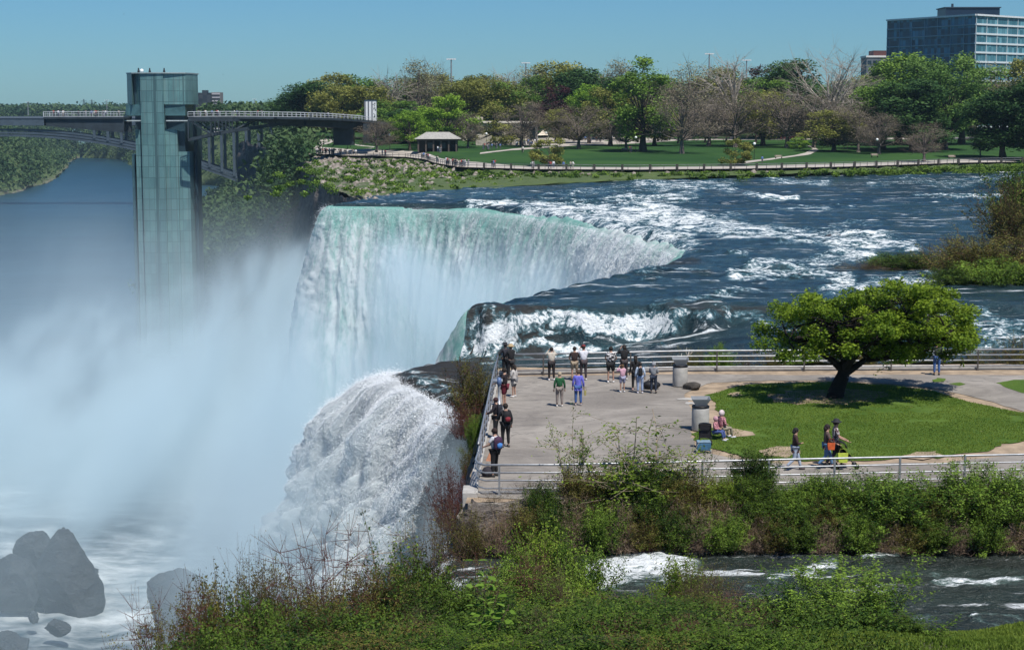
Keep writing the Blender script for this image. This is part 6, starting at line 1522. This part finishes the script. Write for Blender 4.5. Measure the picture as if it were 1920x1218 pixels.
def mast(x, ytop, Y, label, n=4, s=1.0):
    p = Py(x, ytop, Y); z0 = 4; h = p.z - z0; root = empty('light_mast', (p.x, Y, z0), 0, label, 'light mast', 'tall light masts on the skyline')
    mb = MB(); mb.tube([(0,0,0),(0,0,h)], [.45*s,.22*s], 8); mb.build('mast', pmat('mast_grey', (.22,.24,.26), .5) if 'mast_grey' not in bpy.data.materials else bpy.data.materials['mast_grey'], root)
    mb = MB(); mb.tube([(-1.3*s,0,h-.2),(1.3*s,0,h-.2)], .09*s, 6); mb.build('crossbar', DARKST, root)
    for i in range(n): xx = (-1.3 + 2.6*i/(n-1))*s; mb = MB(); mb.box(xx-.38*s, xx+.38*s, -.5, .1, h-.25, h+.15); mb.build('floodlight', WHITE, root)
mast(846,111,620,'tallest light mast, standing over the trees left of centre'); mast(986,118,680,'light mast partly hidden by the feathery trees, third from the right'); mast(1330,101,640,'light mast left of the right hand pair'); mast(1400,113,660,'light mast right of the right hand pair')
mast(52,191,1900,'faint mast on the far left horizon',3,1.3); mast(200,188,1900,'faint mast on the horizon just left of the tower',3,1.5); mast(477,186,1700,'faint mast on the horizon right of the apartment tower',3,1.2)
def pylon(x, ytop, Y, label):
    p = Py(x, ytop, Y); h = p.z - 4; root = MB()
    for a, b in (((-2,-2),(2,2)),((2,-2),(-2,2)),((-2,2),(2,-2)),((2,2),(-2,-2))): root.beam((a[0],a[1],0), (a[0]*.15, a[1]*.15, h), .35, .35, Vector((0,1,0)))
    for z, w in ((h*.8,5),(h*.9,4)): root.beam((-w,0,z), (w,0,z), .35, .35)
    o = root.build('power_pylon', DARKST); o.location = (p.x, Y, 4); tag(o, label, 'pylon', 'power pylons on the horizon')
pylon(157,186,2300,'thin lattice pylon on the horizon, left one of two'); pylon(172,187,2300,'thin lattice pylon on the horizon, right one of two')
# benches on the park lawn
def bench(x, y, label):
    p = Pg(x, y); root = empty('park_bench', (p.x, p.y, park_z(p.y)), .2, label, 'bench', 'park benches')
    wm = pmat('bench_wood', (.36,.30,.24), .8) if 'bench_wood' not in bpy.data.materials else bpy.data.materials['bench_wood']
    mb = MB(); mb.box(-.9,.9,-.25,.2,.42,.47); mb.build('seat', wm, root, bevel=.01); mb = MB(); mb.box(-.9,.9,.2,.25,.55,.9); mb.build('backrest', wm, root)
    for sx in (-.75,.75): mb = MB(); mb.box(sx-.05, sx+.05, -.22, .24, 0, .42); mb.box(sx-.04, sx+.04, .18, .25, .42, .9); mb.build('leg', BLACK, root)
for x, y, lb in [(1172,284,'park bench on the lawn left of the tall green tree'),(1640,295,'park bench under the right hand trees'),(1785,298,'pale park bench near the promenade at the right'),(1460,298,'dark bench near the promenade rail right of the short path')]: bench(x, y, lb)
# birds
def bird(x, y, Y, span, label, tilt=.3):
    p = Py(x, y, Y); mb = MB(); s = span/2
    mb.tube([(-.35*s,0,0),(-.1*s,0,.03*s),(.2*s,0,.02*s),(.42*s,0,0)], [.01*s+.01,.09*s,.08*s,.02*s], 8)
    for sg in (-1, 1): mb.add([(-.16*s,0,.05*s),(.14*s,0,.05*s),(.10*s,sg*.5*s,.26*s),(-.14*s,sg*.5*s,.24*s),(-.02*s,sg*s,.12*s),(-.16*s,sg*.0,.02*s),(-.12*s,sg*.5*s,.22*s)], [(0,1,2,3),(3,2,4),(5,1,2,6),(6,2,4)] if sg > 0 else [(3,2,1,0),(4,2,3),(6,2,1,5),(4,2,6)])
    o = mb.build('flying_bird', pmat('dark_plumage', (.012,.014,.022), .7) if 'dark_plumage' not in bpy.data.materials else bpy.data.materials['dark_plumage']); o.location = p; o.rotation_euler = (.25, tilt, 1.0); tag(o, label, 'bird', 'birds in flight')
bird(1113,133,120,1.05,'dark bird gliding before the trees right of the rounded green top'); bird(68,196,150,.5,'small dark bird over the left horizon'); bird(875,65,200,.3,'tiny bird speck high in the sky above the tallest light mast'); bird(700,132,220,.4,'tiny bird speck in the sky above the entrance tower'); bird(232,27,220,.4,'tiny bird speck in the sky above the tower'); bird(418,140,220,.35,'tiny bird speck between tower and park trees')
# ---------------------------------------------------------------- people
_mc = {}
def cm(col, rough=.8):
    k = tuple(round(c, 3) for c in col)
    if k not in _mc: _mc[k] = pmat('cloth_%d' % len(_mc), col, rough, var=.25, scale=9)
    return _mc[k]
def skinned(name, nodes, edges, mat, parent, sub=1, extra=None):
    """grow one continuous surface round a skeleton; nodes: list of (xyz, (rx, ry))"""
    me = bpy.data.meshes.new(name); me.from_pydata([n[0] for n in nodes], edges, []); me.update()
    o = bpy.data.objects.new(name, me); COL.objects.link(o)
    m = o.modifiers.new('skin', 'SKIN'); m.use_smooth_shade = True
    for i, n in enumerate(nodes):
        sv = me.skin_vertices[0].data[i]; r = n[1]; sv.radius = r if hasattr(r, '__len__') else (r, r); sv.use_root = (i == 0)
    if sub: s = o.modifiers.new('sub', 'SUBSURF'); s.levels = s.render_levels = sub
    dg = bpy.context.evaluated_depsgraph_get(); ev = o.evaluated_get(dg); nm = bpy.data.meshes.new_from_object(ev)
    bpy.data.objects.remove(o); bpy.data.meshes.remove(me)
    if extra is not None and extra.v:
        em = bpy.data.meshes.new('x'); em.from_pydata(extra.v, [], extra.f); bm = bmesh.new(); bm.from_mesh(nm); bm.from_mesh(em); bm.to_mesh(nm); bm.free(); bpy.data.meshes.remove(em)
    nm.materials.clear(); nm.name = name
    return link(name, nm, mat, parent, smooth=True)
SKINS = [(.42,.25,.18), (.30,.17,.11), (.50,.32,.24)]
ARMS = {  # elbow, wrist for the right side (x mirrored for the left); forward = +y
 'down': ((.25,-.03,1.13), (.27,.06,.88)), 'raise': ((.30,.20,1.30), (.10,.26,1.57)), 'rail': ((.27,.12,1.17), (.22,.38,1.06)), 'push': ((.24,.10,1.13), (.20,.40,1.00)),
 'hips': ((.36,-.06,1.16), (.20,.06,1.00)), 'fold': ((.24,.06,1.14), (.02,.24,1.12)), 'head': ((.36,.05,1.50), (.10,-.02,1.62))}
def person(label, px, py, face, h, top, legs, pose=('down','down'), stance='stand', long=True, legs2=None, hair=(.02,.014,.010), hairlen=0, hood=None, hat=None, shoes=(.03,.03,.03), skin=0, sleeves=True, low=False, base=None, coat=0.0, group=None, fat=1.0, bald=False):
    """face: heading in degrees, 0 = looking away from the camera"""
    fat = fat * 1.14
    p = Pz(px, py, 0) if base is None else Vector(base)
    root = empty('person', tuple(p), R(face), label, 'person', group); s = h / 1.75; root.scale = (s, s, s)
    skm = cm(SKINS[skin]); sit = stance == 'sit'; dz = -.50 if sit else 0.0
    Z = lambda q: (q[0], q[1], q[2] + dz)
    pel = (0,0,.96); wal = stance == 'walk'
    hips = [(-.10,0,.93), (.10,0,.93)]
    if sit: kn = [(-.15,.42,.98), (.15,.42,.98)]; an = [(-.14,.50,.59), (.14,.50,.59)]
    elif wal: kn = [(-.10,.16,.52), (.10,-.04,.50)]; an = [(-.10,.26,.10), (.10,-.36,.17)]
    else: kn = [(-.115,.02,.50), (.115,.03,.50)]; an = [(-.12,0,.09), (.13,.01,.09)]
    toes = [(a[0]*1.15, a[1] + .16, a[2] - (.055 if not wal or i == 0 else .02)) for i, a in enumerate(an)]
    heels = [(a[0], a[1] - .05, a[2] - .05) for a in an]
    sp1 = (0,.005,1.12); ch = (0,0,1.34); nk = (0,-.01,1.48); lean = .0
    hd0 = (0,.02,1.555); hd1 = (0,.03,1.63); hd2 = (0,.015,1.70)
    sh = [(-.17,0,1.425), (.17,0,1.425)]
    el = []; wr = []
    for i, sg in enumerate((-1, 1)):
        e, w = ARMS[pose[i]]; el.append((e[0]*sg, e[1], e[2])); wr.append((w[0]*sg, w[1], w[2]))
    nodes = [(Z(pel), (.135,.105)), (Z(sp1), (.125,.09)), (Z(ch), (.145,.10)), (Z(nk), (.055,.055)), (Z(hd0), (.068,.085)), (Z(hd1), (.078,.098)), (Z(hd2), (.060,.080))]
    ed = [(0,1),(1,2),(2,3),(3,4),(4,5),(5,6)]
    for i in (0, 1):
        b = len(nodes); nodes += [(Z(sh[i]), (.058,.058)), (Z(el[i]), (.040,.040)), (Z(wr[i]), (.026,.026))]; ed += [(2,b),(b,b+1),(b+1,b+2)]
        pv = Vector(wr[i]); dr = (Vector(wr[i]) - Vector(el[i])).normalized(); pc = pv + dr*.06; nodes.append((Z(tuple(pc)), (.036,.020))); ed.append((b+2, b+3))
        b = len(nodes); nodes += [(Z(hips[i]), (.085,.09)), (Z(kn[i]), (.056,.056)), (Z(an[i]), (.038,.038)), (Z(toes[i]), (.040,.028))]; ed += [(0,b),(b,b+1),(b+1,b+2),(b+2,b+3)]
    ex = MB()
    if not low:
        for i, sg in enumerate((-1, 1)):                       # fingers and thumb, bent
            dr = (Vector(wr[i]) - Vector(el[i])).normalized(); sd = dr.cross(Vector((0,0,1)) if abs(dr.z) < .8 else Vector((0,1,0))).normalized(); nn = sd.cross(dr)
            pc = Vector(Z(wr[i])) + dr*.085
            for j, Lf in enumerate((.070,.080,.075,.058)):
                a = pc + sd*(j-1.5)*.018; b = a + dr*Lf*.5; c = b + (dr*.7 + nn*.7*sg)*Lf*.5; ex.tube([a - dr*.02, b, c], [.009,.0085,.006], 5)
            a = pc - dr*.045 - sd*.030; ex.tube([a, a - sd*.022 + dr*.025, a - sd*.026 + dr*.055], [.011,.010,.007], 5)
        f = Vector(Z(hd1)); ex.tube([f + Vector((0,.085,.03)), f + Vector((0,.118,-.005)), f + Vector((0,.095,-.02))], [.008,.014,.006], 6)      # nose
        for sg in (-1, 1): ex.ball(f + Vector((sg*.084,-.005,.0)), .022, 6, 5, .5, 1, 1.3)                                       # ears
    skinned('body', nodes, ed, skm, root, 1, ex)
    f = Vector(Z(hd1))
    if not low:
        mb = MB()
        for sg in (-1, 1): mb.ball(f + Vector((sg*.032,.088,.028)), .011, 6, 5)
        mb.build('eyes', BLACK, root); mb = MB(); mb.box(-.025,.025,.090,.096,-.045,-.037, Matrix.Translation(f)); mb.build('mouth', cm((.25,.08,.07)), root)
    g_ = 1.12
    # garment for the upper body
    tn = [(Z((0,0,.98 - coat*.5)), (.160*fat,.125*fat)), (Z(sp1), (.145*fat,.112*fat)), (Z(ch), (.163*fat,.118*fat)), (Z((0,-.01,1.455)), (.085,.075))]; te = [(0,1),(1,2),(2,3)]
    if coat: tn.append((Z((0,0,.95 - coat)), (.185,.15))); te.append((0,4))
    for i in (0, 1):
        b = len(tn); e = Vector(el[i]); w = Vector(wr[i]); q = e.lerp(w, .86) if sleeves else Vector(sh[i]).lerp(e, .75)
        if sleeves: tn += [(Z(sh[i]), (.080,.078)), (Z(el[i]), (.060,.060)), (Z(tuple(q)), (.042,.042))]; te += [(2,b),(b,b+1),(b+1,b+2)]
        else: tn += [(Z(sh[i]), (.080,.078)), (Z(tuple(q)), (.062,.062))]; te += [(2,b),(b,b+1)]
    skinned('jacket' if sleeves else 'shirt', tn, te, top if isinstance(top, bpy.types.Material) else cm(top), root, 1)
    ln = [(Z((0,0,.99)), (.142*fat,.118*fat))]; le = []
    for i in (0, 1):
        b = len(ln); hk = Vector(hips[i]); kk = Vector(kn[i]); aa = Vector(an[i])
        if long: e_ = kk.lerp(aa, .93); ln += [(Z(tuple(hk)), (.105*fat,.108*fat)), (Z(tuple(kk)), (.076,.076)), (Z(tuple(e_)), (.062,.062))]; le += [(0,b),(b,b+1),(b+1,b+2)]
        else: e_ = hk.lerp(kk, .9); ln += [(Z(tuple(hk)), (.110*fat,.112*fat)), (Z(tuple(e_)), (.090,.090))]; le += [(0,b),(b,b+1)]
    skinned('trousers' if long else 'shorts', ln, le, cm(legs), root, 1)
    for i in (0, 1):
        mb = MB(); a = Vector(Z(heels[i])); t = Vector(Z(toes[i])) + Vector((0,.02,0)); a.z = max(a.z, .045) if not sit else a.z; mb.tube([a + Vector((0,-.02,0)), a.lerp(t, .4) + Vector((0,0,.012)), t], [.040,.052,.036], 8); mb.build('shoe', cm(shoes), root, True)
    if hood is not None:
        mb = MB(); mb.ball(f + Vector((0,-.02,.01)), .132, 12, 8, .92, 1.05, 1.12); mb.build('hood', cm(hood), root, True)
        skinned
    elif not bald:
        mb = MB(); mb.ball(f + Vector((0,-.022,.030)), .112, 12, 8, .93, 1.06, .98)
        if hairlen: mb.tube([f + Vector((0,-.06,.03)), f + Vector((0,-.085,-.08)), f + Vector((0,-.095,-.08-hairlen))], [.09,.085,.05], 10)
        mb.build('hair', cm(hair), root, True)
    if hat == 'cap':
        mb = MB(); mb.lathe([(.108,0),(.105,.05),(.07,.09),(.01,.10)], 14, tuple(f + Vector((0,-.01,.055))), .95, 1.08); mb.box(-.07,.07,.08,.17,0,.012, Matrix.Translation(f + Vector((0,0,.055)))); mb.build('cap', cm((.22,.02,.02)), root, True)
    elif hat == 'straw' or hat == 'dark':
        mb = MB(); mb.lathe([(.20,.0),(.20,.012),(.11,.03),(.105,.10),(.06,.12),(.01,.122)], 18, tuple(f + Vector((0,-.01,.05)))); mb.build('hat', cm((.45,.33,.18)) if hat == 'straw' else cm((.02,.02,.025)), root, True)
    return root
def backpack(px, py, face, h, col, label, accent=None, size=1.0):
    p = Pz(px, py, 0); s = h/1.75; root = empty('backpack', tuple(p), R(face), label, 'backpack'); root.scale = (s, s, s)
    mb = MB(); mb.lathe([(.05,0),(.14,.02),(.155,.10),(.155,.30),(.13,.42),(.05,.46)], 14, (0,-.20,1.02 if size < 1.2 else .95), 1*size, .60*size); mb.build('sack', cm(col), root, True)
    mb = MB(); mb.lathe([(.03,0),(.10,.02),(.11,.16),(.03,.19)], 12, (0,-.275*size,1.08), 1.0, .45); mb.build('pocket', cm(accent or tuple(c*1.6 for c in col)), root, True)
    mb = MB()
    for sg in (-1, 1): mb.tube([(sg*.09,-.14,1.42),(sg*.11,-.03,1.50),(sg*.11,.10,1.42),(sg*.12,.115,1.25),(sg*.12,-.08,1.08)], .018, 6)
    mb.build('straps', cm(tuple(c*.7 for c in col)), root, True)
def camera_prop(px, py, face, h, label, arms='raise'):
    p = Pz(px, py, 0); s = h/1.75; root = empty('camera', tuple(p), R(face), label, 'camera', 'cameras held up by visitors'); root.scale = (s, s, s)
    mb = MB(); mb.box(-.07,.07,.24,.30,1.58,1.67); mb.build('camera_body', BLACK, root, bevel=.01)
    mb = MB(); mb.tube([(0,.30,1.625),(0,.37,1.625)], .032, 12); mb.build('lens', BLACK, root, True)
def bag(px, py, off, z, sz, col, label, name='handbag'):
    p = Pz(px, py, 0); root = empty(name, (p.x + off[0], p.y + off[1], 0), 0, label, 'bag'); a, b, c = sz
    mb = MB(); mb.add([(-a*.8,-b,z),(a*.8,-b,z),(a*.8,b,z),(-a*.8,b,z),(-a,-b*.5,z+c),(a,-b*.5,z+c),(a,b*.5,z+c),(-a,b*.5,z+c)], [(0,1,5,4),(1,2,6,5),(2,3,7,6),(3,0,4,7),(4,5,6,7),(3,2,1,0)]); mb.build('pouch', cm(col), root, bevel=.015)
    mb = MB(); mb.tube([(-a*.8,0,z+c-.02),(-a*.5,0,z+c+.16),(a*.5,0,z+c+.16),(a*.8,0,z+c-.02)], .012, 6); mb.build('strap', cm(tuple(x*.5 for x in col)), root)
def mat_print(name, a, b, sc):
    m, g, out = newmat(name); v = g.pos(obj=True); vo = g.n('ShaderNodeTexVoronoi'); vo.inputs['Scale'].default_value = sc; g.set(vo.inputs['Vector'], v); n = g.noise(v, sc, 3)
    c = g.mix(g.m('GREATER_THAN', n, .5), a, b); p = g.n('ShaderNodeBsdfPrincipled'); g.set(p.inputs['Base Color'], c); p.inputs['Roughness'].default_value = .85; g.set(out.inputs[0], p); return m
PRINT = mat_print('black_white_print', (.02,.02,.025), (.62,.60,.60), 14); STRIPE = mat_print('camouflage_print', (.50,.45,.44), (.10,.06,.06), 16); PINKP = mat_print('pink_print', (.60,.28,.32), (.20,.06,.08), 22)
BK = (.012,.012,.014); JEANS = (.09,.14,.26)
# by the far rail
person('visitor in a cream jacket photographing the river at the left part of the far rail', 1034, 713, 5, 1.68, (.52,.47,.40), (.02,.016,.018), ('raise','raise'), shoes=(.7,.7,.7)); camera_prop(1034, 713, 5, 1.68, 'black camera held up by the visitor in the cream jacket')
person('visitor in a dark brown shirt and khaki shorts at the far rail', 1077, 713, 0, 1.70, (.035,.02,.018), (.30,.24,.17), ('rail','rail'), long=False, sleeves=False)
person('visitor in a white shirt and red cap holding up a camera', 1094, 713, 15, 1.78, (.66,.66,.72), (.05,.04,.045), ('raise','raise'), hat='cap', shoes=(.6,.6,.6)); camera_prop(1094, 713, 15, 1.78, 'camera held up by the visitor in the red cap')
person('heavy set visitor in a black and white patterned shirt leaning on the far rail', 1145, 717, -5, 1.80, PRINT, BK, ('rail','rail'), long=False, fat=1.15, shoes=(.7,.7,.7), sleeves=False)
person('visitor in a black hoodie with hands raised to the face at the far rail', 1170, 712, 10, 1.78, BK, (.04,.035,.04), ('raise','raise'), hairlen=.02, shoes=(.6,.6,.6))
person('child in a pink top with arms raised, standing behind the rail row', 1167, 735, 20, 1.35, (.55,.32,.40), (.30,.30,.42), ('raise','raise'), long=False, shoes=(.75,.75,.75), hair=(.12,.07,.03))
person('woman all in black with long dark hair beside the person in the blue vest', 1191, 731, 5, 1.68, BK, BK, ('down','down'), hairlen=.22, coat=.10, shoes=(.45,.3,.28))
person('person in a pale blue top with a black backpack and light jeans', 1200, 737, 0, 1.50, (.42,.50,.62), (.30,.38,.55), ('down','down'), shoes=(.6,.6,.65)); backpack(1200, 737, 0, 1.50, BK, 'small black backpack worn by the person in light jeans', None, .8)
person('person in a grey hooded top and dark jeans next to the black holdall', 1225, 737, -15, 1.52, (.24,.25,.27), (.025,.035,.06), ('fold','fold'), hood=(.30,.31,.33))
def holdall():
    p = Pz(1222, 731, 0); root = empty('black_holdall', tuple(p), 0, 'big black rounded holdall lying on the pavement behind the grey hooded person', 'bag')
    mb = MB(); mb.ball((0,.35,.20), .34, 16, 10, 1.35, .8, .62); mb.build('sack', BLACK, root, True); mb = MB(); mb.tube([(-.2,.33,.38),(-.1,.33,.48),(.1,.33,.48),(.2,.33,.38)], .018, 6); mb.build('handle', cm((.03,.03,.03)), root)
holdall()
# centre pair
person('elderly person in a dark green jacket with a white panel on the trousers', 1049, 762, 0, 1.60, (.012,.085,.030), (.24,.20,.18), ('down','down'), hair=(.42,.34,.24), shoes=(.6,.58,.55))
person('person in a violet blue hooded jacket and jeans carrying a small bag', 1084, 760, -5, 1.66, (.13,.13,.52), (.05,.11,.30), ('down','down'), hood=None, hair=(.10,.07,.05), coat=.12, shoes=(.35,.3,.3)); bag(1097, 758, (0,0), .42, (.06,.04,.24), (.30,.27,.10), 'small yellow olive handbag held by the person in the violet jacket')
# left rail
person('tall visitor with a straw hat at the far left corner of the terrace', 958, 712, 30, 1.78, BK, (.02,.02,.022), ('rail','raise'), hat='straw')
person('visitor with a dark cap half hidden behind the straw hat at the corner', 948, 706, 35, 1.72, (.03,.03,.04), BK, ('rail','rail'), hat='dark')
person('woman in a white cardigan over grey skirt and black leggings by the left rail', 964, 744, 60, 1.55, (.50,.47,.44), (.14,.14,.15), ('fold','down'), long=False, coat=.12, hairlen=.12, shoes=(.7,.68,.65))
person('man in a black jacket and burgundy shorts at the left rail', 946, 762, 70, 1.78, (.018,.012,.014), (.13,.012,.025), ('rail','rail'), long=False, fat=1.08)
person('visitor in a dark coat leaning on the left rail, nearer than the telescope', 930, 822, 75, 1.72, (.018,.014,.018), BK, ('rail','rail'), hair=(.05,.02,.02)); backpack(930, 822, 60, 1.72, (.02,.022,.03), 'dark speckled backpack of the visitor leaning on the left rail', (.05,.05,.06))
person('man in a black jacket with red piping standing next to the speckled backpack', 948, 838, 20, 1.78, BK, BK, ('rail','down'), fat=1.12, shoes=(.1,.09,.09)); backpack(948, 838, 20, 1.78, BK, 'black backpack with a red strap worn by the man beside the rail', (.20,.02,.03))
person('traveller in a white shirt and black trousers nearest the terrace corner', 928, 893, 60, 1.82, (.50,.50,.54), BK, ('rail','rail'), sleeves=False, hair=(.03,.015,.012)); backpack(928, 893, 35, 1.82, (.05,.02,.05), 'large plum and blue travel backpack of the traveller nearest the corner', (.06,.20,.50), 1.15)
def floor_bag():
    p = Pz(915, 893, 0); mb = MB(); mb.lathe([(.10,0),(.22,.03),(.24,.2),(.16,.34),(.05,.38)], 14, (0,0,0), 1, .8); o = mb.build('floor_bag', cm((.025,.022,.03)), smooth=True); o.location = p; tag(o, 'dark bag set down at the feet of the traveller nearest the corner', 'bag')
    mb = MB(); mb.add([(-.16,0,.02),(.16,0,.0),(.05,.03,.5),(-.16,.05,.02),(.16,.05,.0),(.05,.07,.5)], [(0,1,2),(5,4,3),(0,3,4,1),(1,4,5,2),(2,5,3,0)]); o = mb.build('folded_map', cm((.50,.24,.14))); o.location = Pz(921, 872, 0) + Vector((-.05,0,.15)); tag(o, 'orange folded sheet hanging by the left rail near the traveller', 'map')
floor_bag()
# lawn edge: seated pair, pushchair, blue cool box
def seated(px, py, face, lbl, top, legs, hood, h): 
    p = Pz(px, py, 0); return person(lbl, px, py, face, h, top, legs, ('fold','fold'), 'sit', base=(p.x, p.y, .0), hood=hood, shoes=(.55,.55,.6))
seated(1341, 824, -115, 'child in a pink patterned top sitting at the left tip of the lawn', PINKP, (.06,.09,.25), (.50,.28,.32), 1.35)
seated(1352, 822, -60, 'adult in a pink patterned hooded top and khaki trousers sitting on the lawn tip', PINKP, (.28,.24,.18), (.60,.50,.50), 1.65)
def pushchair(px, py, face, label, fold=False):
    p = Pz(px, py, 0); root = empty('pushchair', tuple(p), R(face), label, 'pushchair', 'pushchairs')
    mb = MB()
    for sg in (-1, 1): mb.tube([(sg*.24,-.42,1.0),(sg*.24,-.1,.55),(sg*.22,.38,.12)], .016, 6); mb.tube([(sg*.24,.12,.52),(sg*.24,-.34,.12)], .016, 6)
    mb.tube([(-.24,-.42,1.0),(.24,-.42,1.0)], .02, 6); mb.build('frame', BLACK, root)
    mb = MB(); mb.add([(-.22,-.18,.42),(.22,-.18,.42),(.22,.22,.46),(-.22,.22,.46),(-.22,-.32,.95),(.22,-.32,.95),(.22,-.24,.42),(-.22,-.24,.42)], [(0,1,2,3),(4,5,1,0),(3,2,6,7),(7,6,5,4),(0,3,7,4),(1,5,6,2)]); mb.build('seat', cm((.02,.02,.025)), root)
    mb = MB(); n = 8
    V = []; Fc = []
    for i in range(n+1):
        a = math.pi*(.02 + .55*i/n); 
        for j in range(7): b = -1 + j/3; V.append((b*.25, -.28 + .34*math.cos(a)*1.0 * (1 - .1*b*b), .72 + .34*math.sin(a)*(1-.12*b*b)))
    Fc = [(i*7+j, i*7+j+1, (i+1)*7+j+1, (i+1)*7+j) for i in range(n) for j in range(6)]
    mb.add(V, Fc); mb.build('canopy', BLACK, root, True)
    for sg in (-1, 1):
        for yy in (.38, -.36): mb = MB(); mb.tube([(sg*.24-.02,yy,.10),(sg*.24+.02,yy,.10)], .10, 14); mb.build('wheel', BLACK, root, True)
pushchair(1322, 838, -10, 'black pushchair parked in front of the seated pair')
def coolbox():
    p = Pz(1319, 848, 0); root = empty('cool_box', tuple(p), 0, 'blue wheeled cool box standing on the pavement before the pushchair', 'cool box')
    mb = MB(); mb.box(-.28,.28,-.18,.18,.10,.42); mb.build('box', cm((.045,.13,.22), .4), root, bevel=.03); mb = MB(); mb.box(-.27,.27,-.19,.19,.425,.48); mb.build('lid', cm((.20,.30,.38), .4), root, bevel=.02)
    for sg in (-1, 1): mb = MB(); mb.tube([(sg*.27-.03,-.1,.09),(sg*.27+.03,-.1,.09)], .09, 14); mb.build('wheel', cm((.3,.3,.3)), root, True)
    mb = MB(); mb.tube([(-.16,.16,.46),(-.16,.20,.56),(.16,.20,.56),(.16,.16,.46)], .014, 6); mb.build('handle', BLACK, root)
coolbox()
# walkers on the lower path
person('woman in a dark brown jacket and pale jeans walking alone to the right', 1490, 881, -90, 1.62, (.055,.028,.025), (.36,.42,.52), ('down','fold'), 'walk', hairlen=.04, hair=(.012,.010,.012), coat=.14, shoes=(.1,.08,.08))
person('woman in a brown jacket and blue jeans walking beside the man with the cap', 1549, 878, -90, 1.70, (.10,.065,.055), (.10,.20,.36), ('down','push'), 'walk', hairlen=.10, hair=(.02,.012,.012), coat=.05, shoes=(.05,.04,.04))
person('man in a pink and white shirt and dark cap leaning to push the pushchair', 1565, 875, -90, 1.82, STRIPE, (.03,.03,.05), ('push','push'), 'walk', sleeves=False, hat='dark')
bag(1549, 878, (.12,-.28), .78, (.15,.05,.26), (.50,.09,.02), 'bright orange bag on the arm of the woman in the brown jacket')
bag(1568, 878, (.18,-.30), .30, (.20,.07,.36), (.42,.50,.06), 'yellow green carrier bag hanging from the pushchair', 'carrier_bag')
pushchair(1585, 877, -90, 'black pushchair pushed along the lower path by the man in the cap')
person('person in blue jeans standing at the far rail behind the spreading tree', 1756, 703, 0, 1.72, (.03,.04,.03), (.05,.12,.32), ('rail','rail'))

# ---- distant visitors: eight figures, each then repeated
FARG = 'distant visitors across the river'
cols = [((.75,.75,.78),(.05,.07,.14),'white topped'), ((.03,.03,.04),(.04,.05,.09),'dark clothed'), ((.35,.05,.05),(.06,.06,.08),'red topped'), ((.10,.20,.45),(.10,.10,.11),'blue topped'), ((.40,.36,.30),(.03,.03,.035),'beige topped'), ((.80,.80,.80),(.35,.32,.28),'white and khaki clad'), ((.05,.12,.08),(.12,.14,.20),'green topped'), ((.20,.20,.22),(.30,.30,.32),'grey clad')]
protos = []
def far_person(i, base, face, where):
    k = i % 8
    if len(protos) <= k:
        o = person(f'{cols[k][2]} visitor {where}', 0, 0, face, 1.72, cols[k][0], cols[k][1], (['down','rail','raise','down','fold','rail','down','raise'][k],)*2, low=True, base=base, group=FARG); protos.append(o); return
    o = copy_tree(protos[k]); o.location = base; o.rotation_euler = (0,0,R(face)); o['label'] = f'{cols[k][2]} visitor {where}'
rf = random.Random(21); idx = 0
CR = [(585,652,28,'in the group at the promenade tip'),(652,668,4,'just right of the promenade tip group'),(714,724,4,'on the promenade below the bare pinkish tree'),(790,806,8,'by the rail where the promenade bends'),(812,824,3,'just left of the long rail crowd'),(834,880,26,'in the dense crowd at the rail below the pavilion'),
      (920,932,3,'at the rail right of the long crowd'),(985,1002,4,'at the rail left of the loose bush'),(1028,1040,3,'beside the loose bush at the rail'),(1055,1075,3,'walking the promenade right of the loose bush')]
for a, b, n, w in CR:
    for j in range(n):
        x = rf.uniform(a, b); xx = Pz(x, 300, .5).x if x > 820 else None
        pyb = np.interp(x, [p[0] for p in PROM], [p[1] for p in PROM]); p = Pz(x, pyb, .5); Yv = p.y + rf.uniform(.8, 5); far_person(idx, (p.x * Yv/p.y, Yv, .58 + .004*(Yv-p.y)), rf.uniform(-180, 180), w); idx += 1
for a, b, y, n, w in [(905,942,281,14,'in the crowd before the garden wall'),(968,1015,276,12,'on the plaza before the stone building'),(968,1010,272,10,'near the stone building door'),(1075,1130,266,12,'on the far side of the plaza'),(1125,1150,264,4,'at the right end of the plaza'),(1455,1472,262,4,'by the parked dark red car'),(815,830,287,3,'at the pavilion front'),(1180,1186,287,2,'sitting out on the lawn left of the tall tree'),(1425,1430,307,1,'standing on the short pale path'),(973,990,287,2,'on the grass slope above the rail')]:
    for j in range(n):
        p = Pg(rf.uniform(a, b), y + rf.uniform(-1, 1)); far_person(idx, (p.x, p.y, park_z(p.y) + .1), rf.uniform(-180, 180), w); idx += 1
zd = wpt(300, 219).z
for j in range(18):
    x = rf.uniform(90, 228); p = Py(x, 219, TY + rf.uniform(-4.2, -2)); far_person(idx, (p.x, p.y, zd), rf.uniform(-60, 60) + 180*(j % 2), 'on the left end platform of the viewing bridge'); idx += 1
for j in range(16):
    x = rf.choice([rf.uniform(362, 470), rf.uniform(480, 690)]); Yv = TY + np.interp(x, [358,430,500,560,620,670,706], [0,4,10,18,28,38,46]) - 2.5; py = np.interp(x, [358,430,500,560,620,670,706], [219,218.5,219,220,222,225.5,229.5]); p = Py(x, py, Yv); far_person(idx, (p.x, p.y, p.z + .02), rf.uniform(-180, 180), 'walking on the long span of the viewing bridge'); idx += 1
bpy.context.view_layer.update()
